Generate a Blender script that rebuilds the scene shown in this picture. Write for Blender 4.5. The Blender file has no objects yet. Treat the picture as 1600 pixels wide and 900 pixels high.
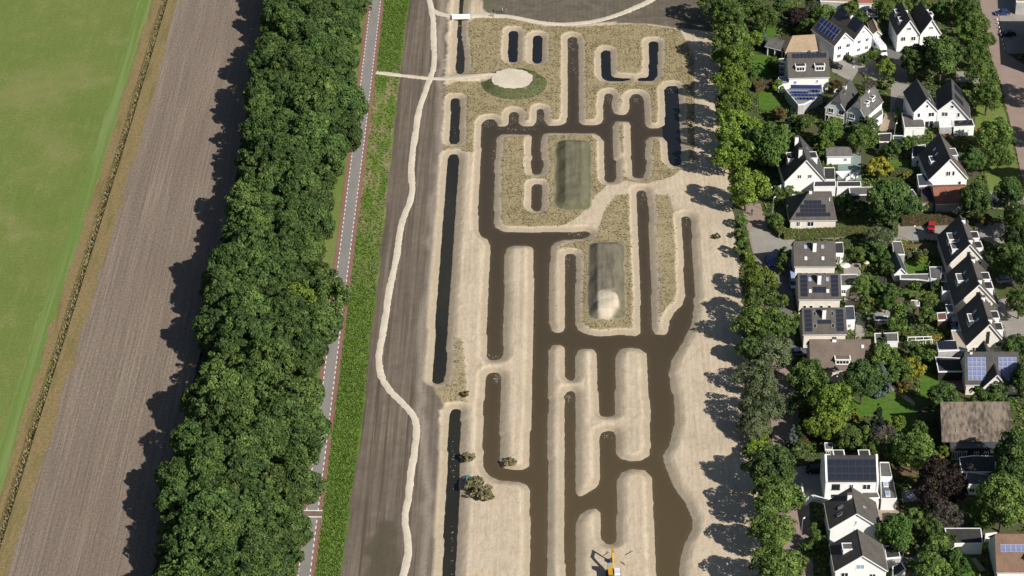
import bpy, math, random
import numpy as np
from mathutils import Vector, Matrix

random.seed(7)
SC = bpy.context.scene
COL = SC.collection
rad = math.radians

# ---------------------------------------------------------------- camera, world, sun, exposure
TH = rad(33.0)                       # depression of the aerial camera
FPX = 2730.0 / math.tan(TH)          # focal length, photo pixels (1600 wide)
HC = 344.0                           # flying height in metres
YAW = math.atan(90.0 * math.cos(TH) / FPX)
DG = HC / math.tan(TH)
CAMP = np.array([math.sin(YAW) * DG, -math.cos(YAW) * DG, HC])

cd = bpy.data.cameras.new("camera")
cam = bpy.data.objects.new("camera", cd)
COL.objects.link(cam)
cam.location = CAMP
cam.rotation_euler = (math.pi / 2 - TH, 0, YAW)
cd.sensor_width = 36.0
cd.lens = 36.0 * FPX / 1600.0
cd.clip_start = 5.0
cd.clip_end = 9000.0
SC.camera = cam

SUN_EL = rad(36.0)
SUN_H = Vector((0.76, -0.65, 0)).normalized()
SUN_D = Vector((SUN_H.x * math.cos(SUN_EL), SUN_H.y * math.cos(SUN_EL), math.sin(SUN_EL)))
W = bpy.data.worlds.new("World")
SC.world = W
W.use_nodes = True
wn = W.node_tree
bg = wn.nodes["Background"]
bg.inputs[1].default_value = 0.05
sky = wn.nodes.new("ShaderNodeTexSky")
sky.sky_type = 'NISHITA'
sky.sun_disc = False
sky.sun_elevation = SUN_EL
sky.sun_rotation = math.atan2(SUN_H.x, SUN_H.y)
wn.links.new(sky.outputs[0], bg.inputs[0])
sl = bpy.data.lights.new("sun", 'SUN')
sl.energy = 5.0
sl.angle = rad(0.5)
sl.color = (1.0, 0.95, 0.88)
sun = bpy.data.objects.new("sun", sl)
COL.objects.link(sun)
sun.rotation_euler = SUN_D.to_track_quat('Z', 'Y').to_euler()
VS = SC.view_settings
VS.view_transform = 'Standard'
VS.look = 'None'
VS.exposure = 0.40
VS.gamma = 1.0

# ---------------------------------------------------------------- survey: photo pixel -> ground metres at height z
_R = np.array(cam.rotation_euler.to_matrix())


def UA(p, z=0.0):
    p = np.asarray(p, float)
    d = np.stack([(p[..., 0] - 800.0) / FPX, -(p[..., 1] - 450.0) / FPX, -np.ones(p.shape[:-1])], -1) @ _R.T
    t = (z - HC) / d[..., 2]
    return CAMP[:2] + d[..., :2] * t[..., None]


def U(x, y, z=0.0):
    q = UA(np.array([[x, y]]), z)[0]
    return Vector((q[0], q[1], z))


# ---------------------------------------------------------------- object helpers
LABELS = {}


def tag(o, label=None, cat=None, group=None, kind=None):
    if label:
        o["label"] = label
        LABELS.setdefault(label, []).append(o.name)
    if cat:
        o["category"] = cat
    if group:
        o["group"] = group
    if kind:
        o["kind"] = kind
    return o


def empty(name, loc, rz=0.0):
    o = bpy.data.objects.new(name, None)
    COL.objects.link(o)
    o.empty_display_size = 0.5
    o.location = loc
    o.rotation_euler = (0, 0, rz)
    return o


def link(name, me, parent=None, loc=None, rot=None):
    o = bpy.data.objects.new(name, me)
    COL.objects.link(o)
    if parent is not None:
        o.parent = parent
    if loc is not None:
        o.location = loc
    if rot is not None:
        o.rotation_euler = rot
    return o


def np_mesh(name, verts, faces, mat, smooth=False):
    me = bpy.data.meshes.new(name)
    verts = np.asarray(verts, np.float32)
    faces = np.asarray(faces, np.int32)
    k = faces.shape[1]
    me.vertices.add(len(verts))
    me.vertices.foreach_set("co", verts.ravel())
    me.loops.add(faces.size)
    me.loops.foreach_set("vertex_index", faces.ravel())
    me.polygons.add(len(faces))
    me.polygons.foreach_set("loop_start", np.arange(0, faces.size, k, dtype=np.int32))
    me.polygons.foreach_set("use_smooth", np.full(len(faces), smooth, bool))
    me.update(calc_edges=True)
    me.validate()
    if mat is not None:
        me.materials.append(mat)
    return me


def attr(me, name, vals, dom='POINT'):
    a = me.attributes.new(name, 'FLOAT', dom)
    a.data.foreach_set("value", np.asarray(vals, np.float32).ravel())


class MB:
    def __init__(s):
        s.v, s.f = [], []

    def add(s, vs, fs):
        b = len(s.v)
        s.v += [tuple(v) for v in vs]
        s.f += [tuple(i + b for i in f) for f in fs]
        return s

    HEX = [(0, 3, 2, 1), (4, 5, 6, 7), (0, 1, 5, 4), (1, 2, 6, 5), (2, 3, 7, 6), (3, 0, 4, 7)]

    def box(s, x0, x1, y0, y1, z0, z1):
        return s.add([(x0, y0, z0), (x1, y0, z0), (x1, y1, z0), (x0, y1, z0), (x0, y0, z1), (x1, y0, z1), (x1, y1, z1), (x0, y1, z1)], MB.HEX)

    def slab(s, p, n, t):
        """four points (counter-clockwise seen from n) thickened by t along n"""
        n = Vector(n) * t
        return s.add([Vector(q) for q in p] + [Vector(q) + n for q in p], MB.HEX)

    def frustum(s, b, t, z0, z1):
        """b, t = (x0,x1,y0,y1)"""
        return s.add([(b[0], b[2], z0), (b[1], b[2], z0), (b[1], b[3], z0), (b[0], b[3], z0), (t[0], t[2], z1), (t[1], t[2], z1), (t[1], t[3], z1), (t[0], t[3], z1)], MB.HEX)

    def prism(s, poly, z0, z1):
        n = len(poly)
        vs = [(p[0], p[1], z0) for p in poly] + [(p[0], p[1], z1) for p in poly]
        fs = [tuple(range(n - 1, -1, -1)), tuple(range(n, 2 * n))]
        fs += [(i, (i + 1) % n, n + (i + 1) % n, n + i) for i in range(n)]
        return s.add(vs, fs)

    def tube(s, p0, p1, r0, r1, n=7):
        p0, p1 = Vector(p0), Vector(p1)
        d = (p1 - p0).normalized()
        u = d.orthogonal().normalized()
        w = d.cross(u)
        vs = []
        for p, r in ((p0, r0), (p1, r1)):
            for i in range(n):
                a = 2 * math.pi * i / n
                vs.append(p + (u * math.cos(a) + w * math.sin(a)) * r)
        fs = [tuple(range(n - 1, -1, -1)), tuple(range(n, 2 * n))]
        fs += [(i, (i + 1) % n, n + (i + 1) % n, n + i) for i in range(n)]
        return s.add(vs, fs)

    def ball(s, c, rx, ry, rz, nu=9, nv=6):
        vs = [(c[0], c[1], c[2] - rz)]
        for j in range(1, nv):
            t = -math.pi / 2 + math.pi * j / nv
            for i in range(nu):
                a = 2 * math.pi * i / nu
                vs.append((c[0] + rx * math.cos(t) * math.cos(a), c[1] + ry * math.cos(t) * math.sin(a), c[2] + rz * math.sin(t)))
        vs.append((c[0], c[1], c[2] + rz))
        fs = []
        for i in range(nu):
            fs.append((0, 1 + (i + 1) % nu, 1 + i))
            fs.append((len(vs) - 1, 1 + (nv - 2) * nu + i, 1 + (nv - 2) * nu + (i + 1) % nu))
        for j in range(nv - 2):
            for i in range(nu):
                a, b = 1 + j * nu + i, 1 + j * nu + (i + 1) % nu
                fs.append((a, b, b + nu, a + nu))
        return s.add(vs, fs)

    def mesh(s, name, mat, smooth=False):
        me = bpy.data.meshes.new(name)
        me.from_pydata(s.v, [], s.f)
        me.update()
        if smooth:
            me.polygons.foreach_set("use_smooth", np.ones(len(me.polygons), bool))
        if mat is not None:
            me.materials.append(mat)
        return me

    def build(s, name, mat, parent=None, loc=None, rot=None, smooth=False):
        return link(name, s.mesh(name, mat, smooth), parent, loc, rot)


# ---------------------------------------------------------------- materials
class NT:
    """small helper for node trees"""

    def __init__(s, name):
        s.m = bpy.data.materials.new(name)
        s.m.use_nodes = True
        s.t = s.m.node_tree
        s.b = s.t.nodes["Principled BSDF"]

    def n(s, typ, **kw):
        o = s.t.nodes.new("ShaderNode" + typ)
        for k, v in kw.items():
            setattr(o, k, v)
        return o

    def l(s, a, b):
        s.t.links.new(a, b)

    def val(s, sock, v):
        if hasattr(v, "is_output"):
            s.l(v, sock)
        elif isinstance(v, (tuple, list)):
            sock.default_value = (*v, 1.0) if len(v) == 3 and len(sock.default_value) == 4 else v
        else:
            sock.default_value = v

    def coord(s, kind, scale=(1, 1, 1)):
        if kind == 'W':
            c = s.n("NewGeometry").outputs["Position"]
        else:
            c = s.n("TexCoord").outputs["Object"]
        mp = s.n("Mapping")
        s.l(c, mp.inputs[0])
        mp.inputs["Scale"].default_value = scale
        return mp.outputs[0]

    def noise(s, vec, scale, detail=4, rough=0.6, dist=0.0):
        o = s.n("TexNoise")
        s.l(vec, o.inputs["Vector"])
        o.inputs["Scale"].default_value = scale
        o.inputs["Detail"].default_value = detail
        o.inputs["Roughness"].default_value = rough
        o.inputs["Distortion"].default_value = dist
        return o.outputs["Fac"]

    def ramp(s, fac, a, b, lo=0.0, hi=1.0):
        o = s.n("MapRange")
        o.clamp = True
        s.l(fac, o.inputs[0])
        o.inputs[1].default_value = a
        o.inputs[2].default_value = b
        o.inputs[3].default_value = lo
        o.inputs[4].default_value = hi
        return o.outputs[0]

    def mix(s, fac, a, b, mode='MIX'):
        o = s.n("Mix", data_type='RGBA', blend_type=mode)
        s.val(o.inputs[0], fac)
        s.val(o.inputs[6], a)
        s.val(o.inputs[7], b)
        return o.outputs[2]

    def math(s, op, a, b=0.0):
        o = s.n("Math", operation=op)
        s.val(o.inputs[0], a)
        s.val(o.inputs[1], b)
        return o.outputs[0]

    def at(s, name):
        o = s.n("Attribute", attribute_name=name)
        return o.outputs["Fac"]

    def bump(s, h, strength, dist=0.1):
        o = s.n("Bump")
        s.val(o.inputs["Strength"], strength)
        o.inputs["Distance"].default_value = dist
        s.l(h, o.inputs["Height"])
        s.l(o.outputs[0], s.b.inputs["Normal"])

    def fin(s, col, rough=0.9, spec=0.25):
        s.val(s.b.inputs["Base Color"], col)
        s.val(s.b.inputs["Roughness"], rough)
        s.b.inputs["Specular IOR Level"].default_value = spec
        return s.m


_MC = {}


def mat(name, c, c2=None, scale=1.5, rough=0.8, spec=0.3, coord='O', stretch=(1, 1, 1), bump=0.0, metal=0.0, lo=0.38, hi=0.62):
    if name in _MC:
        return _MC[name]
    t = NT(name)
    c2 = c2 or tuple(v * 0.72 for v in c)
    v = t.coord(coord, stretch)
    a = t.noise(v, scale, 6, 0.65)
    b = t.noise(v, scale * 0.17, 3, 0.5)
    f = t.math('ADD', t.math('MULTIPLY', a, 0.6), t.math('MULTIPLY', b, 0.4))
    col = t.mix(t.ramp(f, lo, hi), c, c2)
    if bump:
        t.bump(a, bump, 0.08)
    t.b.inputs["Metallic"].default_value = metal
    _MC[name] = t.fin(col, rough, spec)
    return _MC[name]


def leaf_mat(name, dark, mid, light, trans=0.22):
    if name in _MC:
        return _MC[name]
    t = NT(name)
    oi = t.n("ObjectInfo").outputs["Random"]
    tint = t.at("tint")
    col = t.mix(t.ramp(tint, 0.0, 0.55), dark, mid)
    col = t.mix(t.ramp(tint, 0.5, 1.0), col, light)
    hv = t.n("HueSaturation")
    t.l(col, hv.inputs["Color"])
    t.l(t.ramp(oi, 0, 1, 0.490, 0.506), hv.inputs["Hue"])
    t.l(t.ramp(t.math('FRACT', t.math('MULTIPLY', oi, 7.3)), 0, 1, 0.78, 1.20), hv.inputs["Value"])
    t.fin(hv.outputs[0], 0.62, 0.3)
    tr = t.n("BsdfTranslucent")
    t.l(hv.outputs[0], tr.inputs[0])
    ms = t.n("MixShader")
    ms.inputs[0].default_value = trans
    t.l(t.b.outputs[0], ms.inputs[1])
    t.l(tr.outputs[0], ms.inputs[2])
    t.l(ms.outputs[0], t.t.nodes["Material Output"].inputs[0])
    _MC[name] = t.m
    return t.m


M_WHITE = mat("white_render", (0.80, 0.80, 0.79), (0.71, 0.71, 0.69), 0.8, 0.85, 0.2)
M_CREAM = mat("cream_brick", (0.72, 0.67, 0.59), (0.62, 0.575, 0.50), 2.2, 0.9, 0.2)
M_GREYWALL = mat("grey_render", (0.42, 0.41, 0.40), None, 1.0)
M_TRIM = mat("white_paint", (0.82, 0.82, 0.82), (0.74, 0.74, 0.73), 1.2, 0.5)
M_FRAME = mat("white_window_frame", (0.80, 0.80, 0.78), (0.75, 0.75, 0.73), 1.0, 0.4)
M_BLACKW = mat("black_timber", (0.025, 0.024, 0.022), (0.045, 0.04, 0.036), 2.0, 0.7)
M_WOOD = mat("weathered_timber", (0.17, 0.12, 0.075), (0.10, 0.07, 0.045), 2.5, 0.85, stretch=(1, 1, 6))
M_GLASS = mat("window_glass", (0.012, 0.015, 0.018), (0.03, 0.035, 0.04), 0.8, 0.08, 0.8)
M_GLASSB = mat("blue_skylight_glass", (0.22, 0.30, 0.48), (0.34, 0.42, 0.58), 1.5, 0.12, 0.8)
M_GLASSW = mat("white_skylight_glass", (0.55, 0.60, 0.68), (0.66, 0.70, 0.76), 1.2, 0.2, 0.6)
M_ROOFG = mat("grey_brown_tiles", (0.108, 0.096, 0.084), (0.066, 0.059, 0.053), 2.6, 0.85, 0.25, bump=0.5)
M_ROOFD = mat("dark_tiles", (0.075, 0.072, 0.068), (0.045, 0.044, 0.043), 2.4, 0.8, 0.3, bump=0.5)
M_ROOFT = mat("terracotta_tiles", (0.27, 0.115, 0.075), (0.19, 0.08, 0.055), 2.4, 0.85, 0.2, bump=0.5)
M_ROOFB = mat("brown_tiles", (0.20, 0.125, 0.085), (0.13, 0.085, 0.06), 2.6, 0.85, 0.2, bump=0.5)
M_ROOFTAN = mat("tan_roofing", (0.36, 0.27, 0.18), (0.27, 0.20, 0.13), 1.4, 0.9, 0.2)
M_THATCH = mat("weathered_thatch", (0.190, 0.155, 0.122), (0.062, 0.052, 0.043), 1.5, 0.95, 0.1, bump=1.0, stretch=(1, .45, .45), lo=.43, hi=.57)
M_SLATE = mat("blue_grey_slate", (0.06, 0.07, 0.085), (0.04, 0.047, 0.058), 1.4, 0.6, 0.4)
M_FLAT = mat("grey_roofing_felt", (0.14, 0.135, 0.125), (0.075, 0.07, 0.065), 0.7, 0.9, 0.2)
M_FLATD = mat("dark_roofing_felt", (0.05, 0.049, 0.047), (0.03, 0.029, 0.028), 0.7, 0.85, 0.25)
M_FLATT = mat("gravel_roofing", (0.42, 0.36, 0.28), (0.34, 0.29, 0.22), 1.0, 0.95, 0.1)
M_ZINC = mat("pale_zinc", (0.24, 0.26, 0.28), (0.18, 0.20, 0.22), 0.9, 0.5, 0.5)
M_PVB = mat("blue_solar_cells", (0.028, 0.04, 0.135), (0.02, 0.03, 0.10), 1.2, 0.16, 0.6)
M_PVL = mat("pale_blue_solar_cells", (0.17, 0.19, 0.33), (0.12, 0.14, 0.26), 1.5, 0.2, 0.6)
M_PVK = mat("black_solar_cells", (0.012, 0.015, 0.026), (0.018, 0.022, 0.034), 1.2, 0.22, 0.6)
M_PVF = mat("aluminium_frame", (0.45, 0.46, 0.48), None, 1.0, 0.4, 0.5)
M_PVFK = mat("black_frame", (0.035, 0.037, 0.042), None, 1.0, 0.4, 0.5)
M_BRICKR = mat("red_chimney_brick", (0.26, 0.13, 0.09), (0.18, 0.09, 0.065), 2.5, 0.9, 0.2)
M_BARK = mat("tree_bark", (0.10, 0.08, 0.06), (0.05, 0.04, 0.03), 2.5, 0.95, 0.1, stretch=(1, 1, 0.3), bump=0.6)
M_BARKP = mat("pale_bark", (0.34, 0.31, 0.27), (0.22, 0.20, 0.17), 2.5, 0.95, 0.1)
M_RUBBER = mat("black_rubber", (0.015, 0.015, 0.015), None, 2.0, 0.8)
M_STEEL = mat("galvanised_steel", (0.35, 0.36, 0.37), None, 2.0, 0.45, 0.5)

L_OAK = leaf_mat("oak_leaves", (0.024, 0.048, 0.012), (0.065, 0.117, 0.027), (0.127, 0.195, 0.046))
L_MID = leaf_mat("ash_leaves", (0.035, 0.065, 0.013), (0.094, 0.157, 0.031), (0.179, 0.258, 0.056))
L_ASH = leaf_mat("wood_ash_leaves", (0.030, 0.057, 0.014), (0.083, 0.140, 0.031), (0.156, 0.227, 0.055))
L_YG = leaf_mat("lime_leaves", (0.052, 0.087, 0.011), (0.140, 0.213, 0.027), (0.230, 0.314, 0.047))
L_BRI = leaf_mat("fresh_leaves", (0.029, 0.065, 0.013), (0.079, 0.152, 0.027), (0.147, 0.231, 0.048))
L_WIL = leaf_mat("willow_leaves", (0.050, 0.067, 0.029), (0.118, 0.151, 0.065), (0.213, 0.246, 0.118))
L_COP = leaf_mat("copper_leaves", (0.012, 0.008, 0.008), (0.026, 0.017, 0.015), (0.050, 0.032, 0.027))
L_YEL = leaf_mat("yellow_leaves", (0.110, 0.110, 0.010), (0.260, 0.250, 0.020), (0.380, 0.350, 0.050))
L_CON = leaf_mat("conifer_needles", (0.010, 0.020, 0.010), (0.022, 0.040, 0.019), (0.042, 0.066, 0.030), 0.1)
L_BLU = leaf_mat("blue_needles", (0.060, 0.080, 0.075), (0.120, 0.150, 0.145), (0.200, 0.235, 0.230), 0.1)
L_TWG = leaf_mat("bare_twigs", (0.045, 0.038, 0.032), (0.085, 0.072, 0.060), (0.130, 0.112, 0.094), 0.05)
L_DRY = leaf_mat("dry_brush", (0.102, 0.088, 0.044), (0.212, 0.187, 0.093), (0.323, 0.281, 0.145), 0.1)
L_RED = leaf_mat("red_flowers", (0.30, 0.012, 0.012), (0.45, 0.018, 0.018), (0.55, 0.04, 0.03))
L_BRN = leaf_mat("autumn_leaves", (0.060, 0.048, 0.016), (0.120, 0.095, 0.028), (0.190, 0.150, 0.045))

# ---------------------------------------------------------------- ground: strips that run along the road (world Y)
YN, YF = -420.0, 900.0


def line_at(pts, ys, z=0.0):
    """boundary polyline given in photo pixels -> x for world ys (extrapolated straight)"""
    w = UA(np.array(pts, float), z)
    o = np.argsort(w[:, 1])
    wx, wy = w[o, 0], w[o, 1]
    x = np.interp(ys, wy, wx)
    sl_ = (wx[-1] - wx[0]) / (wy[-1] - wy[0])
    x = np.where(ys < wy[0], wx[0] + (ys - wy[0]) * sl_, x)
    return np.where(ys > wy[-1], wx[-1] + (ys - wy[-1]) * sl_, x)


def hsh(n, seed):
    return np.random.default_rng(seed).random(n)


def wob(ys, amp, seed, wl=6.0):
    """smooth 1-D wobble"""
    r = np.random.default_rng(seed).normal(size=4000)
    t = (ys + 2000) / wl
    i = np.floor(t).astype(int) % 3990
    f = t - np.floor(t)
    f = f * f * (3 - 2 * f)
    return amp * (r[i] * (1 - f) + r[i + 1] * f)


def strip(name, left, right, z, m, prof=None, wl=0.0, wr=0.0, seed=1, y0=YN, y1=YF, step=2.0, kind='structure', nx=1):
    """a sheet between two boundaries; prof = list of (fraction across, height) makes it a channel"""
    ys = np.unique(np.concatenate([[y0], np.arange(max(y0, -135), min(y1, 170), step), [y1]]))
    xl, xr = np.interp(ys, YS, left), np.interp(ys, YS, right)
    xl = xl + (wob(ys, wl, seed, 1.6) + wob(ys, wl, seed + 5, 7) if wl else 0)
    xr = xr + (wob(ys, wr, seed + 9, 1.6) + wob(ys, wr, seed + 14, 7) if wr else 0)
    fr = prof or [(i / nx, 0.0) for i in range(nx + 1)]
    V = []
    for k, (f, h) in enumerate(fr):
        j = wob(ys, 0.16, seed + 31 * k, 1.3) if (prof and 0 < k < len(fr) - 1) else 0
        V.append(np.stack([xl + (xr - xl) * f + j, ys, np.full(len(ys), z + h) + j * 0.4], 1))
    n, k = len(ys), len(fr)
    V = np.concatenate(V)
    i = np.arange(n - 1)
    Fs = []
    for c in range(k - 1):
        Fs.append(np.stack([c * n + i, (c + 1) * n + i, (c + 1) * n + i + 1, c * n + i + 1], 1))
    me = np_mesh(name, V, np.concatenate(Fs), m, prof is not None)
    o = link(name, me)
    tag(o, kind=kind)
    return o


def far_line(pts):
    return pts


# pixel boundaries (photo pixels)
B_GRASS = [(237, 0), (170, 225), (98, 450), (28, 675), (-42, 900)]
B_PLOUGH = [(276, 0), (216, 225), (147, 450), (78, 675), (12, 900)]
B_DITCH = [(257, 0), (190, 225), (120, 450), (49, 675), (-20, 900)]
B_WOODL = [(425, 0), (345, 400), (240, 900)]
B_WOODR = [(556, 0), (525, 225), (496, 450), (467, 675), (436, 900)]
B_ROADL = [(574, 0), (546, 225), (517, 450), (488, 675), (458, 900)]
B_ROADR = [(600.5, 0), (574.5, 225), (546.5, 450), (519.5, 675), (492, 900)]
B_PEATL = [(638, 0), (612, 225), (588, 450), (562, 675), (531, 900)]


def shift(b, d):
    return [(x + d, y) for x, y in b]


def ground_mats():
    # grass field: mown, two greens with worn straw patches
    t = NT("field_grass")
    v = t.coord('W')
    n1 = t.noise(v, 0.035, 4, 0.6, 0.4)
    n2 = t.noise(v, 1.4, 6, 0.7)
    n3 = t.noise(t.coord('W', (0.5, 0.06, 1)), 1.2, 3, 0.6)
    c = t.mix(t.ramp(n1, 0.38, 0.62), (0.125, 0.172, 0.038), (0.170, 0.195, 0.056))
    c = t.mix(t.math('MULTIPLY', t.ramp(n1, 0.55, 0.72), t.ramp(n2, 0.4, 0.62)), c, (0.27, 0.235, 0.110))
    n4 = t.noise(t.coord('W', (0.8, 0.35, 1)), 0.22, 6, 0.7)
    c = t.mix(t.math('MULTIPLY', t.ramp(n4, 0.52, 0.68), 0.55), c, (0.25, 0.23, 0.10))
    c = t.mix(t.math('MULTIPLY', t.ramp(n2, 0.42, 0.62), 0.6), c, (0.085, 0.125, 0.028))
    c = t.mix(t.math('MULTIPLY', t.ramp(n3, 0.5, 0.7), 0.25), c, (0.16, 0.23, 0.06))
    t.bump(n2, 0.5, 0.12)
    g = t.fin(c, 0.9, 0.15)
    t = NT("fresh_grass_edge")
    v = t.coord('W')
    n2 = t.noise(v, 1.2, 5, 0.7)
    n3 = t.noise(t.coord('W', (1.0, 0.02, 1)), 0.9, 2, 0.5)
    c = t.mix(t.ramp(n2, 0.35, 0.65), (0.105, 0.175, 0.032), (0.140, 0.190, 0.050))
    c = t.mix(t.ramp(n3, 0.45, 0.62), c, (0.165, 0.215, 0.072))
    t.bump(n2, 0.5, 0.12)
    ge = t.fin(c, 0.9, 0.15)
    t = NT("dry_margin")
    v = t.coord('W')
    n2 = t.noise(v, 1.3, 6, 0.75)
    n1 = t.noise(t.coord('W', (0.6, 0.06, 1)), 1.0, 4, 0.6)
    c = t.mix(t.ramp(n2, 0.36, 0.64), (0.27, 0.20, 0.095), (0.16, 0.125, 0.058))
    c = t.mix(t.ramp(n1, 0.5, 0.7), c, (0.145, 0.125, 0.045))
    t.bump(n2, 0.9, 0.2)
    md = t.fin(c, 0.95, 0.1)
    t = NT("ditch_growth")
    v = t.coord('W')
    n2 = t.noise(v, 1.0, 6, 0.75)
    c = t.mix(t.ramp(n2, 0.38, 0.62), (0.18, 0.125, 0.05), (0.07, 0.05, 0.022))
    c = t.mix(t.ramp(t.noise(v, 0.14, 3), 0.56, 0.7), c, (0.10, 0.125, 0.02))
    t.bump(n2, 1.0, 0.4)
    dg = t.fin(c, 0.95, 0.1)
    # ploughed field: furrows along the rows
    t = NT("ploughed_soil")
    fur = t.noise(t.coord('W', (1.7, 0.035, 1)), 1.0, 3, 0.55)
    fur2 = t.noise(t.coord('W', (0.33, 0.012, 1)), 1.0, 3, 0.5)
    cl = t.noise(t.coord('W'), 1.5, 6, 0.75)
    big = t.noise(t.coord('W'), 0.03, 3, 0.5)
    c = t.mix(t.ramp(fur, 0.35, 0.65), (0.262, 0.212, 0.166), (0.165, 0.132, 0.102))
    c = t.mix(t.math('MULTIPLY', t.ramp(fur2, 0.42, 0.60), 0.8), c, (0.165, 0.130, 0.104))
    c = t.mix(t.math('MULTIPLY', t.ramp(cl, 0.40, 0.66), 0.55), c, (0.295, 0.237, 0.186))
    c = t.mix(t.math('MULTIPLY', t.ramp(cl, 0.6, 0.34), 0.5), c, (0.105, 0.082, 0.062))
    c = t.mix(t.math('MULTIPLY', t.ramp(big, 0.45, 0.7), 0.35), c, (0.17, 0.13, 0.105))
    h = t.math('ADD', t.math('MULTIPLY', fur, 1.4), cl)
    t.bump(h, 0.9, 0.16)
    pl = t.fin(c, 0.95, 0.1)
    t = NT("wood_floor")
    v = t.coord('W')
    n2 = t.noise(v, 0.9, 6, 0.7)
    c = t.mix(t.ramp(n2, 0.35, 0.65), (0.075, 0.062, 0.035), (0.040, 0.040, 0.020))
    t.bump(n2, 0.8, 0.2)
    wf = t.fin(c, 0.95, 0.1)
    t = NT("verge_grass")
    v = t.coord('W')
    n2 = t.noise(v, 1.1, 6, 0.75)
    n1 = t.noise(v, 0.09, 4, 0.6)
    n3 = t.noise(t.coord('W', (0.8, 0.12, 1)), 0.55, 4, 0.6)
    c = t.mix(t.ramp(n2, 0.36, 0.64), (0.105, 0.195, 0.022), (0.050, 0.108, 0.014))
    c = t.mix(t.math('MULTIPLY', t.at("worn"), t.ramp(n3, 0.42, 0.56)), c, (0.27, 0.215, 0.12))
    c = t.mix(t.ramp(n1, 0.45, 0.65), c, (0.13, 0.19, 0.030))
    t.bump(n2, 1.0, 0.3)
    vg = t.fin(c, 0.9, 0.15)
    return g, ge, md, dg, pl, wf, vg


G_FIELD, G_EDGE, G_MARGIN, G_DITCH, G_PLOUGH, G_WOOD, G_VERGE = ground_mats()

base = MB().add([(-3000, -2500, -1.9), (3000, -2500, -1.9), (3000, 5000, -1.9), (-3000, 5000, -1.9)], [(0, 1, 2, 3)]).build("ground", G_FIELD)
tag(base, kind='structure')


def ys_of():
    return np.unique(np.concatenate([[YN], np.arange(-135, 170, 2.0), [YF]]))


YS = ys_of()
X_G = line_at(B_GRASS, YS)
strip("grass_field", np.full(len(YS), -420.0), X_G - 2.2, 0.0, G_FIELD, wr=0.25, seed=3)
strip("grass_field_edge", X_G - 3.3, X_G + 0.1, 0.004, G_EDGE, wl=0.2, wr=0.18, seed=8)
XD = line_at(B_DITCH, YS)
strip("field_margin", X_G - 1.2, XD - 0.9, -0.002, G_MARGIN, wr=0.0, seed=12)
strip("field_ditch", XD - 0.95, XD + 1.0, -0.004, G_DITCH, prof=[(0, 0), (0.22, -0.1), (0.45, -0.55), (0.6, -0.6), (0.8, -0.2), (1, 0)], seed=15, step=1.2)
X_P = line_at(B_PLOUGH, YS)
strip("field_margin", XD + 0.95, X_P + 0.3, 0.0, G_MARGIN, wr=0.25, seed=18)
X_WL = line_at(B_WOODL, YS)
strip("ploughed_field", X_P - 0.6, X_WL, -0.004, G_PLOUGH, seed=21)
X_WR = line_at(B_WOODR, YS)
strip("woodland_floor", X_WL - 0.3, X_WR + 0.2, 0.004, G_WOOD, wl=0.4, wr=0.3, seed=24)
X_RL, X_RR, X_PL = line_at(B_ROADL, YS), line_at(B_ROADR, YS), line_at(B_PEATL, YS)
o = strip("grass_verge", X_WR, X_RL + 0.1, 0.0, G_FIELD, seed=27)
o = strip("grass_verge", X_RR - 0.1, X_PL + 0.15, 0.01, G_VERGE, wr=0.15, seed=30, nx=8)
_v = np.zeros(len(o.data.vertices) * 3)
o.data.vertices.foreach_get("co", _v)
_v = _v.reshape(-1, 3)
_yw = UA(np.array([[600, 130], [560, 330], [545, 470], [520, 640]], float))[:, 1]
attr(o.data, "worn", np.interp(_v[:, 1], [_yw[3] - 10, _yw[2] - 5, _yw[1], _yw[0] - 4, _yw[0] + 12, _yw[0] + 30], [0, 0.35, 0.9, 1.0, 0.3, 0.15]))

# road: asphalt between red cycle lanes, dashed lines, a raised crossing
M_ASPH = mat("worn_asphalt", (0.235, 0.222, 0.205), (0.195, 0.184, 0.170), 0.9, 0.9, 0.2, 'W', (1, 0.15, 1))
M_REDL = mat("red_cycle_asphalt", (0.245, 0.135, 0.105), (0.20, 0.11, 0.086), 0.9, 0.9, 0.2, 'W', (1, 0.2, 1))
M_MARK = mat("road_marking_paint", (0.78, 0.77, 0.74), (0.62, 0.61, 0.58), 3.0, 0.7, 0.3, 'W')
M_KERB = mat("concrete_edging", (0.33, 0.32, 0.30), None, 2.0, 0.9, 0.2)
road = strip("road", X_RL, X_RR, 0.03, M_ASPH, wl=0.03, wr=0.03, seed=33)
LW = 0.98
for a, b in ((X_RL - 0.02, X_RL + LW), (X_RR - LW, X_RR + 0.02)):
    c = strip("cycle_lane", a, b, 0.034, M_REDL, seed=36)
    c["kind"] = "part"
    del c["kind"]
    c.parent = road
dm = MB()
yy = -140.0
while yy < 175:
    for X, s in ((X_RL, LW + 0.02), (X_RR, -LW - 0.02)):
        x0 = float(np.interp(yy, YS, X)) + s
        x1 = float(np.interp(yy + 1, YS, X)) + s
        dm.add([(x0 - .1, yy, .039), (x0 + .1, yy, .039), (x1 + .1, yy + 1, .039), (x1 - .1, yy + 1, .039)], [(0, 1, 2, 3)])
    yy += 2.0
o = dm.build("lane_dashes", M_MARK, road)
o["kind"] = "stuff"
yc = U(490, 803).y
xl, xr = float(np.interp(yc, YS, X_RL)), float(np.interp(yc, YS, X_RR))
MB().box(xl + .02, xr - .02, yc - .9, yc + .9, .02, .075).build("raised_crossing", mat("brown_clinker", (0.20, 0.14, 0.11), (0.14, 0.10, 0.08), 3.0), road)
for d in (-1.05, 1.05):
    MB().box(xl + .02, xr - .02, yc + d - .15, yc + d + .15, .03, .07).build("crossing_stripe", M_MARK, road)

# ---------------------------------------------------------------- the water park: one height field dug out by the canals
ZW = -0.62
SA, SB, SCc, SD = (650, 0), (650, 250), (650, 450), (650, 647)


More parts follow.
